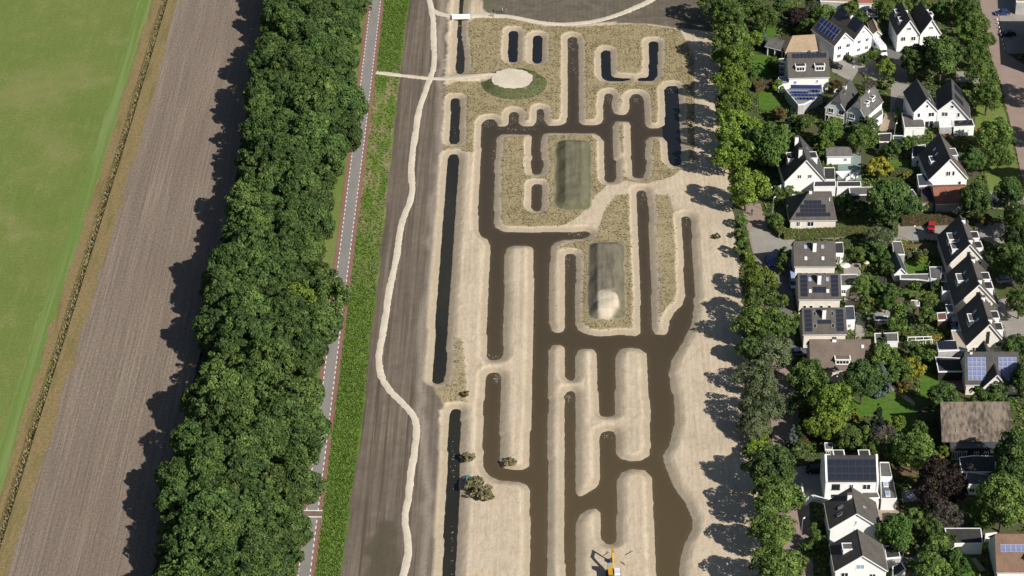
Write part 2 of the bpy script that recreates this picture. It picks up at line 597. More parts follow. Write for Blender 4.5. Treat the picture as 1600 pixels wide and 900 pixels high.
def T(o, pts):
    s = 450.0 / 1600.0
    return [(o[0] + x * s, o[1] + y * s) for x, y in pts if y < 860 or o[1] in (0, 647)]


WATER = [  # (kind, polygon)
    T(SA, [(245, -260), (272, -260), (268, 0), (258, 80), (259, 105), (254, 200), (270, 300), (266, 400), (250, 412), (228, 410), (219, 380), (231, 250), (228, 160), (234, 80), (245, 0)]),
    T(SA, [(515, 185), (525, 172), (558, 172), (568, 185), (566, 335), (552, 348), (525, 347), (513, 335)]),
    T(SA, [(650, 207), (662, 197), (690, 197), (700, 207), (699, 340), (685, 354), (660, 354), (648, 342)]),
    T(SA, [(1030, 288), (1050, 278), (1078, 283), (1081, 415), (1095, 432), (1190, 435), (1196, 443), (1150, 451), (1065, 451), (1040, 440), (1030, 420)]),
    T(SA, [(1292, 240), (1303, 231), (1335, 231), (1345, 240), (1340, 425), (1318, 449), (1240, 451), (1226, 443), (1240, 434), (1285, 432), (1295, 415)]),
    T(SB, [(643, 150), (655, 134), (690, 134), (703, 150), (698, 266), (685, 284), (656, 284), (642, 266)]),
    T(SA, [(195, 556), (205, 547), (236, 547), (245, 556), (240, 785), (228, 802), (192, 801), (186, 785), (192, 650)]),
    T(SA, [(178, 880), (190, 857), (228, 857), (237, 875)]) + T(SB, [(238, 0), (181, 900)]) + T(SCc, [(190, 0), (163, 480), (155, 518), (132, 533), (98, 530), (88, 512), (125, 0)]) + T(SB, [(118, 900), (178, 0)]),
    T(SCc, [(193, 690), (205, 672), (243, 672), (252, 690), (249, 900)]) + T(SD, [(248, 0), (240, 450), (216, 960), (204, 1400), (120, 1400), (141, 960), (164, 500), (187, 0)]) + T(SCc, [(178, 900)]),
    # the connected canals (outer bank)
    T(SA, [(361, 900), (360, 760), (365, 690), (385, 666), (430, 660), (447, 680), (455, 702), (500, 705), (516, 690), (517, 640), (530, 622), (560, 622), (571, 640), (573, 690), (600, 702), (650, 700), (666, 680), (668, 620), (685, 603), (706, 608), (714, 640), (716, 682), (735, 698), (800, 698), (832, 685), (842, 650), (843, 260), (846, 213), (870, 202), (896, 212), (901, 260), (903, 640), (907, 680), (930, 695), (1010, 695), (1036, 680), (1042, 640), (1042, 540), (1055, 520), (1080, 516), (1091, 530), (1089, 600), (1100, 630), (1130, 640), (1165, 638), (1184, 620), (1185, 545), (1203, 525), (1235, 522), (1258, 537), (1265, 560), (1268, 660), (1276, 700), (1300, 715), (1350, 712), (1380, 695), (1384, 640), (1380, 500), (1395, 478), (1445, 476), (1458, 500), (1465, 700), (1474, 900)])
    + T(SB, [(1477, 0), (1468, 25), (1440, 40), (1414, 25), (1403, 0)])
    + T(SA, [(1399, 880), (1396, 790), (1370, 761), (1300, 761), (1275, 782), (1272, 880)])
    + T(SB, [(1280, 0), (1276, 60), (1262, 100), (1228, 103), (1202, 92), (1199, 0)])
    + T(SA, [(1194, 890), (1194, 700), (1178, 675), (1112, 675), (1093, 700), (1094, 890)])
    + T(SB, [(1113, 0), (1112, 100), (1098, 126), (1062, 127), (1050, 110), (1048, 0)])
    + T(SA, [(1045, 890), (1045, 790), (1020, 757), (985, 741), (730, 739), (705, 747), (694, 780), (694, 890)])
    + T(SB, [(707, 0), (705, 50), (693, 78), (662, 84), (642, 75), (640, 0)])
    + T(SA, [(643, 890), (643, 762), (628, 746), (470, 746), (449, 766), (444, 890)])
    + T(SB, [(437, 0), (432, 340), (442, 376), (480, 399), (600, 402), (880, 400), (945, 396), (968, 405), (963, 425), (920, 440), (822, 443), (772, 460), (746, 490), (740, 890)])
    + T(SCc, [(740, 0), (740, 200), (755, 240), (788, 249), (818, 241), (829, 215), (829, 0)])
    + T(SB, [(828, 890), (828, 540), (838, 522), (875, 520), (892, 538), (886, 890)])
    + T(SCc, [(885, 0), (884, 200), (902, 236), (960, 262), (1030, 270), (1130, 260), (1225, 268), (1247, 250), (1246, 0)])
    + T(SB, [(1244, 890), (1223, 185), (1235, 168), (1265, 168), (1277, 182), (1291, 260), (1308, 890)])
    + T(SCc, [(1305, 0), (1310, 230), (1330, 258), (1378, 262), (1403, 242), (1406, 190), (1432, 140), (1480, 92), (1495, 45)])
    + T(SB, [(1497, 740), (1491, 650), (1481, 450), (1474, 322), (1488, 313), (1512, 314), (1528, 328), (1536, 600), (1551, 720), (1542, 850), (1538, 890)])
    + T(SCc, [(1540, 20), (1544, 100), (1530, 200), (1482, 300), (1422, 400), (1403, 470), (1415, 560), (1430, 600), (1437, 750), (1395, 870)])
    + T(SD, [(1436, 60), (1405, 175), (1368, 232), (1386, 295), (1430, 400), (1500, 500), (1537, 590), (1530, 645), (1490, 725), (1466, 820), (1458, 960), (1450, 1400), (632, 1400), (632, 900), (636, 425), (612, 390), (560, 375), (455, 366), (402, 342), (372, 290), (374, 0)])
    + T(SCc, [(372, 890), (384, 500), (402, 474), (440, 467), (468, 478), (474, 510), (470, 890)])
    + T(SD, [(466, 0), (465, 275), (482, 300), (540, 312), (598, 310), (630, 290), (640, 0)])
    + T(SCc, [(641, 890), (654, 0)])
    + T(SB, [(655, 890), (655, 512), (645, 484), (600, 474), (530, 478), (500, 498), (494, 530), (486, 890)])
    + T(SCc, [(489, 0), (483, 370), (470, 395), (432, 404), (402, 397), (391, 370), (403, 0)])
    + T(SB, [(404, 890), (412, 468), (396, 440), (362, 422), (344, 388), (352, 100)]),
]
LANDS = [
    T(SCc, [(736, 345), (758, 318), (798, 315), (824, 328), (828, 498), (850, 516), (872, 514), (884, 498), (885, 380), (902, 345), (940, 335), (985, 341), (1007, 368), (1014, 690), (1030, 712), (1068, 718), (1104, 708), (1108, 390), (1126, 346), (1180, 330), (1238, 338), (1279, 362), (1301, 690), (1304, 890)])
    + T(SD, [(1303, 160), (1298, 232), (1258, 256), (1190, 265), (1138, 248), (1111, 218), (1111, 125), (1095, 96), (1060, 93), (1030, 105), (1017, 135), (1020, 370), (1002, 410), (905, 464), (888, 442), (887, 0)])
    + T(SCc, [(888, 890), (888, 590), (868, 571), (838, 577), (822, 600), (827, 890)])
    + T(SD, [(826, 0), (828, 900), (832, 1400), (720, 1400), (730, 900), (732, 0)]) + T(SCc, [(735, 700)]),
    T(SD, [(884, 1400), (886, 900), (888, 605), (910, 560), (960, 530), (998, 521), (1022, 545), (1028, 690), (1048, 721), (1085, 728), (1114, 708), (1116, 365), (1142, 325), (1200, 305), (1268, 311), (1310, 352), (1325, 700), (1334, 960), (1345, 1400)]),
]


def inside(poly, X, Y):
    r = np.zeros(X.shape, bool)
    n = len(poly)
    for i in range(n):
        x0, y0 = poly[i]
        x1, y1 = poly[(i + 1) % n]
        if y0 == y1:
            continue
        c = (y0 > Y) != (y1 > Y)
        r ^= c & (X < (x1 - x0) * (Y - y0) / (y1 - y0) + x0)
    return r


def smooth2(a, n=1):
    for _ in range(n):
        p = np.pad(a, 1, mode='edge')
        a = (p[:-2, 1:-1] + p[2:, 1:-1] + p[1:-1, :-2] + p[1:-1, 2:] + 2 * p[1:-1, 1:-1]) / 6.0
    return a


def vnoise(X, Y, s, seed):
    r = np.random.default_rng(seed).random((256, 256))
    u, v = X / s + 500, Y / s + 500
    i, j = np.floor(u).astype(int), np.floor(v).astype(int)
    f, g = u - i, v - j
    f, g = f * f * (3 - 2 * f), g * g * (3 - 2 * g)
    i0, i1, j0, j1 = i % 256, (i + 1) % 256, j % 256, (j + 1) % 256
    return (r[i0, j0] * (1 - f) * (1 - g) + r[i1, j0] * f * (1 - g) + r[i0, j1] * (1 - f) * g + r[i1, j1] * f * g)


def sm(x, a, b):
    t = np.clip((x - a) / (b - a), 0, 1)
    return t * t * (3 - 2 * t)


GS = 0.29
PX0 = float(np.min(X_PL[(YS > -136) & (YS < 166)])) - 1.5
PX1 = U(1158, 450).x + 2.5
gx = np.arange(PX0, PX1 + GS, GS)
gy = np.arange(-135.0, 150.0, GS)
GX, GY = np.meshgrid(gx, gy, indexing='ij')
wet = np.zeros(GX.shape, bool)
for p in WATER:
    wet |= inside(UA(np.array(p), ZW).tolist(), GX, GY)
for p in LANDS:
    wet &= ~inside(UA(np.array(p), ZW).tolist(), GX, GY)
K = 14
dout = np.full(GX.shape, 4.2)
din = np.full(GX.shape, 4.2)
pw = np.pad(wet, K, mode='edge')
for i in range(-K, K + 1):
    for j in range(-K, K + 1):
        d = math.hypot(i, j) * GS
        if d > 4.2 or d == 0:
            continue
        sh = pw[K + i:K + i + GX.shape[0], K + j:K + j + GX.shape[1]]
        dout = np.where(sh & (d < dout), d, dout)
        din = np.where(~sh & (d < din), d, din)
sd = smooth2(np.where(wet, -din + GS / 2, dout - GS / 2), 4)
jit = vnoise(GX, GY, 1.5, 4) * 0.5 + vnoise(GX, GY, 0.7, 5) * 0.3 - 0.4
sdj = sd + jit * 0.35
tt = np.clip(sdj / 2.3, 0, 1)
GZ = np.where(sdj > 0, ZW * (1 - tt) ** 1.25 + 0.03 * sm(sdj, 1.6, 2.2) * (1 - sm(sdj, 2.2, 3.2)), ZW - 0.55 * np.clip(-sdj / 1.2, 0, 1))
GZ += (vnoise(GX, GY, 3.0, 8) - 0.5) * 0.07 * sm(sd, 1.0, 3.0) + (vnoise(GX, GY, 0.8, 9) - 0.5) * 0.05 * sm(sd, 1.0, 2.5)
# wheel ruts along the sand strips
GZ += 0.014 * np.sin(GX * 2 * math.pi / 1.25 + 2 * vnoise(GX * 0, GY, 30, 2)) * sm(sd, 1.6, 2.6) * (vnoise(GX * 0 + 3, GY, 20, 3) > 0.25)


GZ -= 0.09 * (1 - sm(GX - np.interp(gy, YS, X_PL)[None, :], -0.5, 1.5))


def pmask(pts, z=0.0, soft=3):
    m = inside(UA(np.array(pts, float), z).tolist(), GX, GY).astype(float)
    return smooth2(m, soft)


# low earth mounds: boxes with round corners given by their base outline
def mound(x0, x1, ytop, ybot, h, zt):
    """pixel outline of the visible mass; returns relative height 0..1"""
    a, b = U((x0 + x1) / 2, ytop, zt), U((x0 + x1) / 2, ybot, 0)
    hw = (U(x1, (ytop + ybot) / 2, 0).x - U(x0, (ytop + ybot) / 2, 0).x) / 2
    cx, cy = (a.x + b.x) / 2, (a.y + b.y) / 2
    hl = (a.y - b.y) / 2
    lean = (a.x - b.x) / (2 * hl)
    X, Y = GX - cx - (GY - cy) * lean, GY - cy
    r = hw * 0.55
    q = np.hypot(np.maximum(np.abs(X) - hw + r, 0), np.maximum(np.abs(Y) - hl + r, 0)) - r
    q += (vnoise(GX, GY, 2.2, 21) - 0.5) * 0.5
    return sm(-q, -0.3, 4.4) * h * (0.88 + 0.24 * vnoise(GX, GY, 4.0, 22)), -q


MH1, q1 = mound(868, 924, 211, 328, 1.75, 1.5)
MH2, q2 = mound(918, 977, 369, 499, 1.95, 1.7)
c3 = U(803, 131)
dx3, dy3 = GX - c3.x, GY - c3.y
r3 = np.hypot(dx3, dy3) + (vnoise(GX, GY, 2.0, 23) - 0.5) * 0.6
R3 = 9.0
MH3 = 1.05 * (1 - sm(r3, 5.4, R3))
GZ += MH1 + MH2 + MH3
# causeway up to the round mound
cw0, cw1 = U(672, 122), U(770, 122, 1.0)
cwm = (1 - sm(np.abs(GY - cw0.y), 0.9, 2.4)) * sm(GX, cw0.x, cw0.x + 3) * (1 - sm(GX, cw1.x + 2, cw1.x + 4))
cwz = 1.05 * sm(GX, cw0.x + 2, cw1.x)
CWH = cwm * np.maximum(cwz, 0.03)
GZ = np.where((cwm > 0.02) & (sd > 0.3), np.maximum(GZ, CWH), GZ)
# the pale sand heap at the lower end of the second mound
hp = U(950, 470, 1.5)
hq = np.hypot((GX - hp.x) / 3.1, (GY - hp.y) / 6.4)
GZ += 0.45 * (1 - sm(hq, 0.1, 1.2))


def ground_z(x, y):
    if x < float(np.interp(y, YS, X_PL)):
        return 0.03
    i = min(max(int((x - gx[0]) / GS), 0), len(gx) - 1)
    j = min(max(int((y - gy[0]) / GS), 0), len(gy) - 1)
    return float(GZ[i, j])


# masks of what grows or lies where (material regions, not light)
peat_r = line_at([(699, 0), (697, 145), (690, 235), (681, 400), (668, 585), (684, 640), (697, 640), (693, 720), (686, 900)], gy)
PE = 1 - sm(GX - peat_r[None, :] + (vnoise(GX, GY, 1.2, 11) - 0.5) * 1.0 + (vnoise(GX, GY, 6, 12) - 0.5) * 1.0, -0.6, 0.5)
PE = np.where(np.abs(sd) < 2.2, PE * sm(sd, 1.2, 2.4), PE)
north = pmask([(755, 14), (775, 22), (800, 24), (850, 36), (890, 38), (930, 33), (985, 14), (1025, -4), (1120, -6), (1130, 52), (1060, 44), (1012, 37), (960, 36), (1025, -4), (1030, -60), (750, -60)], 0, 2)
north = np.maximum(north, pmask([(752, -160), (758, 18), (800, 24), (850, 37), (890, 40), (930, 36), (985, 32), (1060, 42), (1130, 50), (1200, -160)], 0, 2))
WD = pmask([(728, 36), (745, 28), (800, 29), (850, 41), (900, 42), (1000, 37), (1062, 46), (1085, 90), (1085, 250), (1050, 276), (1010, 287), (975, 282), (950, 288), (928, 308), (905, 338), (880, 352), (850, 358), (780, 356), (778, 210), (745, 238), (693, 236), (690, 140), (722, 120)])
WD = np.maximum(WD, pmask([(962, 305), (990, 303), (997, 420), (1003, 518), (905, 520), (902, 395), (878, 396), (874, 512), (862, 512), (862, 395), (885, 380), (930, 372), (944, 330)]))
WS = pmask([(1012, 302), (1048, 305), (1072, 400), (1066, 460), (1045, 495), (1030, 522), (1016, 515)], 0, 6)
WS2 = pmask([(700, 524), (722, 528), (730, 600), (727, 632), (682, 628), (668, 600), (697, 602)], 0, 3)
WD = np.maximum(WD, 0.62 * np.maximum(WS, WS2))
rim = sm(sd + jit * 0.6, 1.5, 2.3)
WD = WD * rim * (1 - sm(q1, -0.4, 0.2)) * (1 - sm(q2, -0.4, 0.2)) * (1 - sm(-(r3 - R3), -0.3, 0.3)) * (1 - sm(cwm, 0.1, 0.4))
MO = np.maximum(np.maximum(sm(q1, -0.3, 0.4), sm(q2, -0.3, 0.4)), 0)
HEAP = 1 - sm(hq + (vnoise(GX, GY, 1.6, 33) - 0.5) * 0.30, 0.70, 1.05)
GR = sm(-(r3 - R3), -0.2, 0.4) * (1 - cwm)
GR = np.maximum(GR, 0.6 * sm(q1, -0.5, 0.3) * (1 - sm(q1, 1.2, 4.2)))
GR = np.maximum(GR, 0.30 * sm(q2, -0.5, 0.3) * (1 - sm(q2, 0.8, 2.6)))
GR = np.maximum(GR, 0.7 * pmask([(755, 0), (772, 0), (770, 14), (758, 16)], 0, 3))
stain = U(598, 868)
ST = 1 - sm(np.hypot((GX - stain.x) / 4.5, (GY - stain.y) / 13.0) + (vnoise(GX, GY, 3, 41) - 0.5) * 0.5, 0.55, 1.1)

nxg, nyg = GX.shape
idx = np.arange(nxg * nyg).reshape(nxg, nyg)
Fq = np.stack([idx[:-1, :-1], idx[1:, :-1], idx[1:, 1:], idx[:-1, 1:]], -1).reshape(-1, 4)
Vq = np.stack([GX, GY, GZ], -1).reshape(-1, 3)


def site_mat():
    t = NT("site_soil")
    w = t.coord('W')
    ru = t.noise(t.coord('W', (1.0, 0.02, 1)), 1.15, 3, 0.55)
    fine = t.noise(w, 1.9, 6, 0.75)
    mid = t.noise(w, 0.28, 5, 0.65, 0.6)
    big = t.noise(w, 0.045, 4, 0.6)
    sand = t.mix(t.ramp(ru, 0.38, 0.62), (0.465, 0.372, 0.265), (0.560, 0.464, 0.340))
    sand = t.mix(t.ramp(mid, 0.40, 0.68), sand, (0.53, 0.46, 0.35))
    sand = t.mix(t.math('MULTIPLY', t.ramp(fine, 0.36, 0.62), 0.40), sand, (0.34, 0.275, 0.19))
    sand = t.mix(t.math('MULTIPLY', t.ramp(big, 0.5, 0.64), 0.45), sand, (0.36, 0.30, 0.215))
    scr = t.noise(t.coord('W', (0.9, 0.25, 1)), 0.75, 6, 0.75, 1.6)
    sand = t.mix(t.math('MULTIPLY', t.ramp(scr, 0.53, 0.62), 0.62), sand, (0.36, 0.285, 0.195))
    sand = t.mix(t.math('MULTIPLY', t.ramp(scr, 0.46, 0.36), 0.5), sand, (0.58, 0.50, 0.38))
    trk = t.noise(t.coord('W', (3.2, 0.03, 1)), 1.0, 2, 0.5)
    sand = t.mix(t.math('MULTIPLY', t.ramp(trk, 0.60, 0.68), t.ramp(big, 0.40, 0.55, 0.15, 0.6)), sand, (0.37, 0.30, 0.21))
    # damp grey foot of the banks
    bank = t.mix(t.ramp(fine, 0.35, 0.65), (0.35, 0.29, 0.205), (0.27, 0.225, 0.16))
    c = t.mix(t.math('MULTIPLY', t.at("bank"), 0.75), sand, bank)
    # pioneer weeds: straw over dark olive
    wn2 = t.noise(w, 2.6, 3, 0.6)
    weed = t.mix(t.ramp(wn2, 0.42, 0.56), (0.205, 0.170, 0.085), (0.37, 0.305, 0.185))
    weed = t.mix(t.math('MULTIPLY', t.ramp(big, 0.42, 0.6), 0.3), weed, (0.19, 0.155, 0.072))
    wm = t.math('ADD', t.at("weed"), t.math('MULTIPLY', t.math('SUBTRACT', wn2, 0.5), 0.8))
    c = t.mix(t.ramp(wm, 0.25, 0.60), c, weed)
    # peat with pale drag marks
    ps = t.noise(t.coord('W', (0.75, 0.012, 1)), 1.0, 4, 0.6)
    ps2 = t.noise(t.coord('W', (2.2, 0.03, 1)), 1.0, 3, 0.6)
    peat = t.mix(t.ramp(ps, 0.36, 0.66), (0.088, 0.070, 0.051), (0.172, 0.140, 0.110))
    peat = t.mix(t.math('MULTIPLY', t.ramp(ps2, 0.45, 0.70), 0.6), peat, (0.235, 0.195, 0.158))
    peat = t.mix(t.math('MULTIPLY', t.ramp(mid, 0.36, 0.64), 0.35), peat, (0.085, 0.068, 0.050))
    peat = t.mix(t.math('MULTIPLY', t.at("pale"), t.ramp(fine, 0.25, 0.5)), peat, (0.30, 0.255, 0.205))
    peat = t.mix(t.math('MULTIPLY', t.at("stain"), 0.8), peat, (0.078, 0.066, 0.044))
    c = t.mix(t.at("peat"), c, peat)
    dk = t.mix(t.ramp(mid, 0.4, 0.66), (0.105, 0.093, 0.068), (0.15, 0.13, 0.098))
    c = t.mix(t.at("north"), c, dk)
    mo = t.mix(t.ramp(t.noise(t.coord('W', (0.9, 0.12, 1)), 0.9, 5, 0.65), 0.36, 0.62), (0.115, 0.101, 0.073), (0.190, 0.166, 0.125))
    c = t.mix(t.at("mound"), c, mo)
    gr = t.mix(t.ramp(fine, 0.36, 0.64), (0.070, 0.088, 0.032), (0.135, 0.132, 0.068))
    gm = t.math('MULTIPLY', t.at("grass"), t.ramp(mid, 0.22, 0.44))
    c = t.mix(gm, c, gr)
    c = t.mix(t.math('MULTIPLY', t.at("heap"), t.ramp(fine, 0.2, 0.45)), c, (0.50, 0.435, 0.33))
    t.bump(t.math('ADD', t.math('MULTIPLY', fine, 1.0), t.math('MULTIPLY', ps2, 0.4)), 0.7, 0.10)
    return t.fin(c, 0.95, 0.12)


M_SITE = site_mat()
me = np_mesh("sand_ground", Vq, Fq, M_SITE, True)
pale_x = line_at([(690, 0), (688, 200), (678, 330), (667, 450), (655, 600), (668, 800), (664, 900)], gy)
PAL = np.exp(-((GX - pale_x[None, :] + (vnoise(GX, GY, 5, 44) - .5) * 1.5) / 1.1) ** 2) * 0.75
for nm, a in (("peat", PE), ("weed", WD), ("mound", MO), ("grass", GR), ("heap", HEAP), ("north", north * (1 - PE)), ("stain", ST * PE), ("pale", PAL),
              ("bank", (1 - sm(sdj, 0.9, 1.9)) * 1.0)):
    attr(me, nm, a)
site = link("sand_ground", me)
tag(site, kind='structure')
# its plain continuation before and behind
for ya, yb in ((YN, -134.8), (149.6, YF)):
    o = MB().add([(PX0, ya, -.02), (PX1, ya, -.02), (PX1, yb, -.02), (PX0, yb, -.02)], [(0, 1, 2, 3)]).build("sand_ground", M_SITE)
    tag(o, kind='structure')


def water_mat(name, c, c2, rough=0.12):
    t = NT(name)
    w = t.coord('W', (1, 0.35, 1))
    a = t.noise(w, 0.07, 4, 0.6, 0.5)
    t.bump(t.noise(t.coord('W'), 1.2, 3, 0.5), 0.10, 0.05)
    return t.fin(t.mix(t.ramp(a, 0.38, 0.62), c, c2), rough, 0.5)


def silt_water():
    t = NT("brown_canal_water")
    w = t.coord('W', (1, 0.35, 1))
    a = t.noise(w, 0.07, 4, 0.6, 0.5)
    f = t.noise(t.coord('W'), 0.5, 5, 0.65, 0.8)
    c = t.mix(t.ramp(a, 0.38, 0.62), (0.046, 0.034, 0.020), (0.036, 0.028, 0.018))
    c = t.mix(t.math('MULTIPLY', t.at("silt"), 0.9), c, (0.100, 0.071, 0.033))
    c = t.mix(t.math('MULTIPLY', t.at("shallow"), t.ramp(f, 0.30, 0.62)), c, (0.135, 0.104, 0.062))
    t.bump(t.noise(t.coord('W'), 1.4, 3, 0.5), 0.14, 0.05)
    return t.fin(c, 0.10, 0.5)


M_CANAL = silt_water()
M_DITCHW = water_mat("dark_ditch_water", (0.020, 0.019, 0.013), (0.030, 0.027, 0.018))
M_POND = water_mat("black_pond_water", (0.009, 0.010, 0.010), (0.014, 0.014, 0.013))
st = 2
cxs, cys = GX[::st, ::st], GY[::st, ::st]
sds = sd[::st, ::st]
cell = (np.minimum.reduce([sds[:-1, :-1], sds[1:, :-1], sds[1:, 1:], sds[:-1, 1:]]) < 0.75)
mx, my = (cxs[:-1, :-1] + cxs[1:, 1:]) / 2, (cys[:-1, :-1] + cys[1:, 1:]) / 2
ym, xn, xf = U(740, 405).y, U(738, 720, ZW).x, U(732, 300, ZW).x
isd = mx < np.where(my < ym, xn, xf)
isp = np.zeros(mx.shape, bool)
for i in (1, 2, 3, 4):
    w_ = UA(np.array(WATER[i]), ZW)
    a_, b_ = w_.min(0) - 1.6, w_.max(0) + 1.6
    isp |= (mx > a_[0]) & (mx < b_[0]) & (my > a_[1]) & (my < b_[1])
w_ = UA(np.array([(1032, 130), (1078, 130), (1078, 268), (1040, 268)], float), ZW)
isp |= inside(w_.tolist(), mx, my)
exc = U(955, 890)
for nm, mk, m in (("ditch_water", isd & ~isp, M_DITCHW), ("pond_water", isp, M_POND), ("canal_water", ~isd & ~isp, M_CANAL)):
    ii_, jj_ = np.nonzero(cell & mk)
    ny2 = cxs.shape[1]
    q = np.stack([ii_ * ny2 + jj_, (ii_ + 1) * ny2 + jj_, (ii_ + 1) * ny2 + jj_ + 1, ii_ * ny2 + jj_ + 1], 1)
    un, inv_ = np.unique(q, return_inverse=True)
    vx, vy, vs_ = cxs.ravel()[un], cys.ravel()[un], sds.ravel()[un]
    me = np_mesh(nm, np.stack([vx, vy, np.full(len(un), ZW)], 1), inv_.reshape(-1, 4), m, True)
    attr(me, "shallow", 0.38 * sm(vs_, -1.3, 0.3))
    attr(me, "silt", np.exp(-np.hypot(vx - exc.x, (vy - exc.y) * .8) / 85.0))
    tag(link(nm, me), kind='structure')


# small pale flecks laid on the water at the dead ends of the canals
def water_flecks():
    rng = np.random.default_rng(5)
    V, Fs = [], []
    for (x, y, rx, ry, n) in [(763, 193, 10, 6, 60), (802, 186, 6, 9, 50), (844, 184, 6, 9, 50), (893, 70, 6, 14, 60), (896, 100, 5, 20, 30), (951, 152, 6, 8, 30), (992, 155, 8, 8, 36), (1048, 140, 8, 6, 20), (815, 202, 45, 4, 80), (770, 240, 8, 20, 30), (1004, 305, 6, 16, 40), (1073, 350, 4, 14, 16),
                              (900, 366, 14, 4, 40), (775, 593, 5, 7, 50), (889, 622, 6, 7, 40), (888, 408, 5, 12, 34), (948, 682, 8, 7, 20), (770, 556, 10, 3, 14), (708, 720, 3, 60, 30), (706, 850, 3, 50, 30), (709, 205, 4, 20, 20)]:
        for _ in range(n):
            p = U(x + rng.normal() * rx * .5, y + rng.normal() * ry * .5, ZW)
            s = 0.05 + 0.14 * rng.random() ** 2
            a = rng.random() * 3.1
            b = len(V)
            c_, s_ = math.cos(a) * s, math.sin(a) * s
            V += [(p.x - c_, p.y - s_, ZW + .012), (p.x + s_ * .6, p.y - c_ * .6, ZW + .014), (p.x + c_, p.y + s_, ZW + .012), (p.x - s_ * .6, p.y + c_ * .6, ZW + .016)]
            Fs.append((b, b + 1, b + 2, b + 3))
    o = link("floating_flecks", np_mesh("floating_flecks", V, Fs, mat("pale_fleck", (0.42, 0.40, 0.34), (0.26, 0.25, 0.2), 2.0)))
    tag(o, "pale flecks lying on the water at the dead ends of the canals", "water_flecks", kind='stuff')


water_flecks()


# footpaths of shell grit, laid on the ground as crowned ribbons
def ribbon(name, pts, w, m, lift=0.03, wz=0.13, seed=1, drape=True, step=0.6, kind='structure'):
    P = UA(np.array([(x, y) for x, y in pts], float))
    d = np.concatenate([[0], np.cumsum(np.hypot(*np.diff(P, axis=0).T))])
    s = np.arange(0, d[-1], step)
    # smooth the polyline
    x, y = np.interp(s, d, P[:, 0]), np.interp(s, d, P[:, 1])
    k = np.ones(9) / 9
    for _ in range(2):
        x[4:-4] = np.convolve(x, k, 'valid')
        y[4:-4] = np.convolve(y, k, 'valid')
    tx, ty = np.gradient(x), np.gradient(y)
    L = np.hypot(tx, ty)
    nx_, ny_ = -ty / L, tx / L
    ww = np.interp(s, d, w) if np.ndim(w) else np.full(len(s), w)
    V = []
    for f in (-1, -0.5, 0, 0.5, 1):
        hw = ww / 2 + wob(s, wz * 0.4, seed + int(f * 2 + 3), 1.1) * (abs(f) == 1) + wob(s, wz * 0.6, seed + 20 + int(f), 5)
        X, Y = x + nx_ * hw * f, y + ny_ * hw * f
        z = np.array([ground_z(a, b) for a, b in zip(X, Y)]) if drape else np.zeros(len(s))
        V.append(np.stack([X, Y, z + lift * (1 if abs(f) < 1 else -0.3)], 1))
    n = len(s)
    i = np.arange(n - 1)
    Fs = np.concatenate([np.stack([c * n + i, c * n + i + 1, (c + 1) * n + i + 1, (c + 1) * n + i], 1) for c in range(4)])
    me = np_mesh(name, np.concatenate(V), Fs, m, True)
    me.flip_normals() if me.polygons[0].normal.z < 0 else None
    o = link(name, me)
    tag(o, kind=kind)
    return o


M_GRIT = mat("shell_grit", (0.60, 0.535, 0.425), (0.49, 0.43, 0.335), 1.2, 0.95, 0.1, 'W')
ribbon("footpath", [(660, -40), (669, -6), (676, 20), (677, 50), (679, 90), (677, 112), (671, 124), (664, 145), (655, 170), (648, 215), (642, 260), (645, 300), (640, 320), (628, 345), (622, 380), (618, 410), (607, 460), (600, 510), (592, 555), (592, 582), (604, 606), (628, 628), (646, 648), (652, 662), (650, 690), (642, 740), (638, 780), (632, 800), (632, 820), (638, 845), (637, 875), (628, 905), (620, 960)], 1.75, M_GRIT, 0.07, seed=3)
ribbon("footpath", [(588, 113), (620, 117), (660, 122), (700, 124), (740, 123), (776, 120)], 1.9, M_GRIT, 0.09, seed=5)
ribbon("footpath", [(676, 16), (686, 23), (700, 25), (722, 26), (760, 24), (800, 26), (830, 33), (860, 38), (890, 38), (930, 34), (970, 22), (1010, 5), (1050, -20)], 2.3, M_GRIT, 0.07, seed=9)
# sandy top of the round mound
P = []
rr = np.random.default_rng(4)
mt = U(800, 123, 1.05)
for k in range(40):
    a = 2 * math.pi * k / 40
    r = 5.55 * (1 + 0.03 * rr.normal())
    P.append((mt.x + r * math.cos(a), mt.y + r * math.sin(a)))
b = MB()
vs = [(mt.x, mt.y, 1.22)] + [(x, y, 1.11) for x, y in P]
b.add(vs, [(0, 1 + k, 1 + (k + 1) % 40) for k in range(40)])
o = b.build("mound_top", M_GRIT, smooth=True)
tag(o, kind='structure')

# ---------------------------------------------------------------- village ground: gardens, lawns, paving, streets
def village_mats():
    t = NT("garden_soil_and_moss")
    v = t.coord('W')
    n2 = t.noise(v, 0.8, 6, 0.7)
    n1 = t.noise(v, 0.12, 4, 0.6)
    c = t.mix(t.ramp(n2, 0.35, 0.65), (0.065, 0.085, 0.028), (0.095, 0.082, 0.052))
    c = t.mix(t.ramp(n1, 0.45, 0.62), c, (0.060, 0.085, 0.024))
    t.bump(n2, 0.9, 0.2)
    g = t.fin(c, 0.95, 0.1)
    t = NT("lawn_grass")
    v = t.coord('W')
    n2 = t.noise(v, 1.1, 6, 0.7)
    n3 = t.noise(t.coord('W', (0.25, 1.0, 1)), 0.9, 2, 0.5)
    n1 = t.noise(v, 0.16, 4, 0.6)
    c = t.mix(t.ramp(n2, 0.36, 0.64), (0.075, 0.150, 0.020), (0.048, 0.105, 0.014))
    c = t.mix(t.math('MULTIPLY', t.ramp(n3, 0.46, 0.58), 0.35), c, (0.10, 0.175, 0.03))
    c = t.mix(t.math('MULTIPLY', t.ramp(n1, 0.55, 0.7), 0.6), c, (0.15, 0.145, 0.05))
    t.bump(n2, 0.6, 0.12)
    l = t.fin(c, 0.9, 0.15)
    return g, l


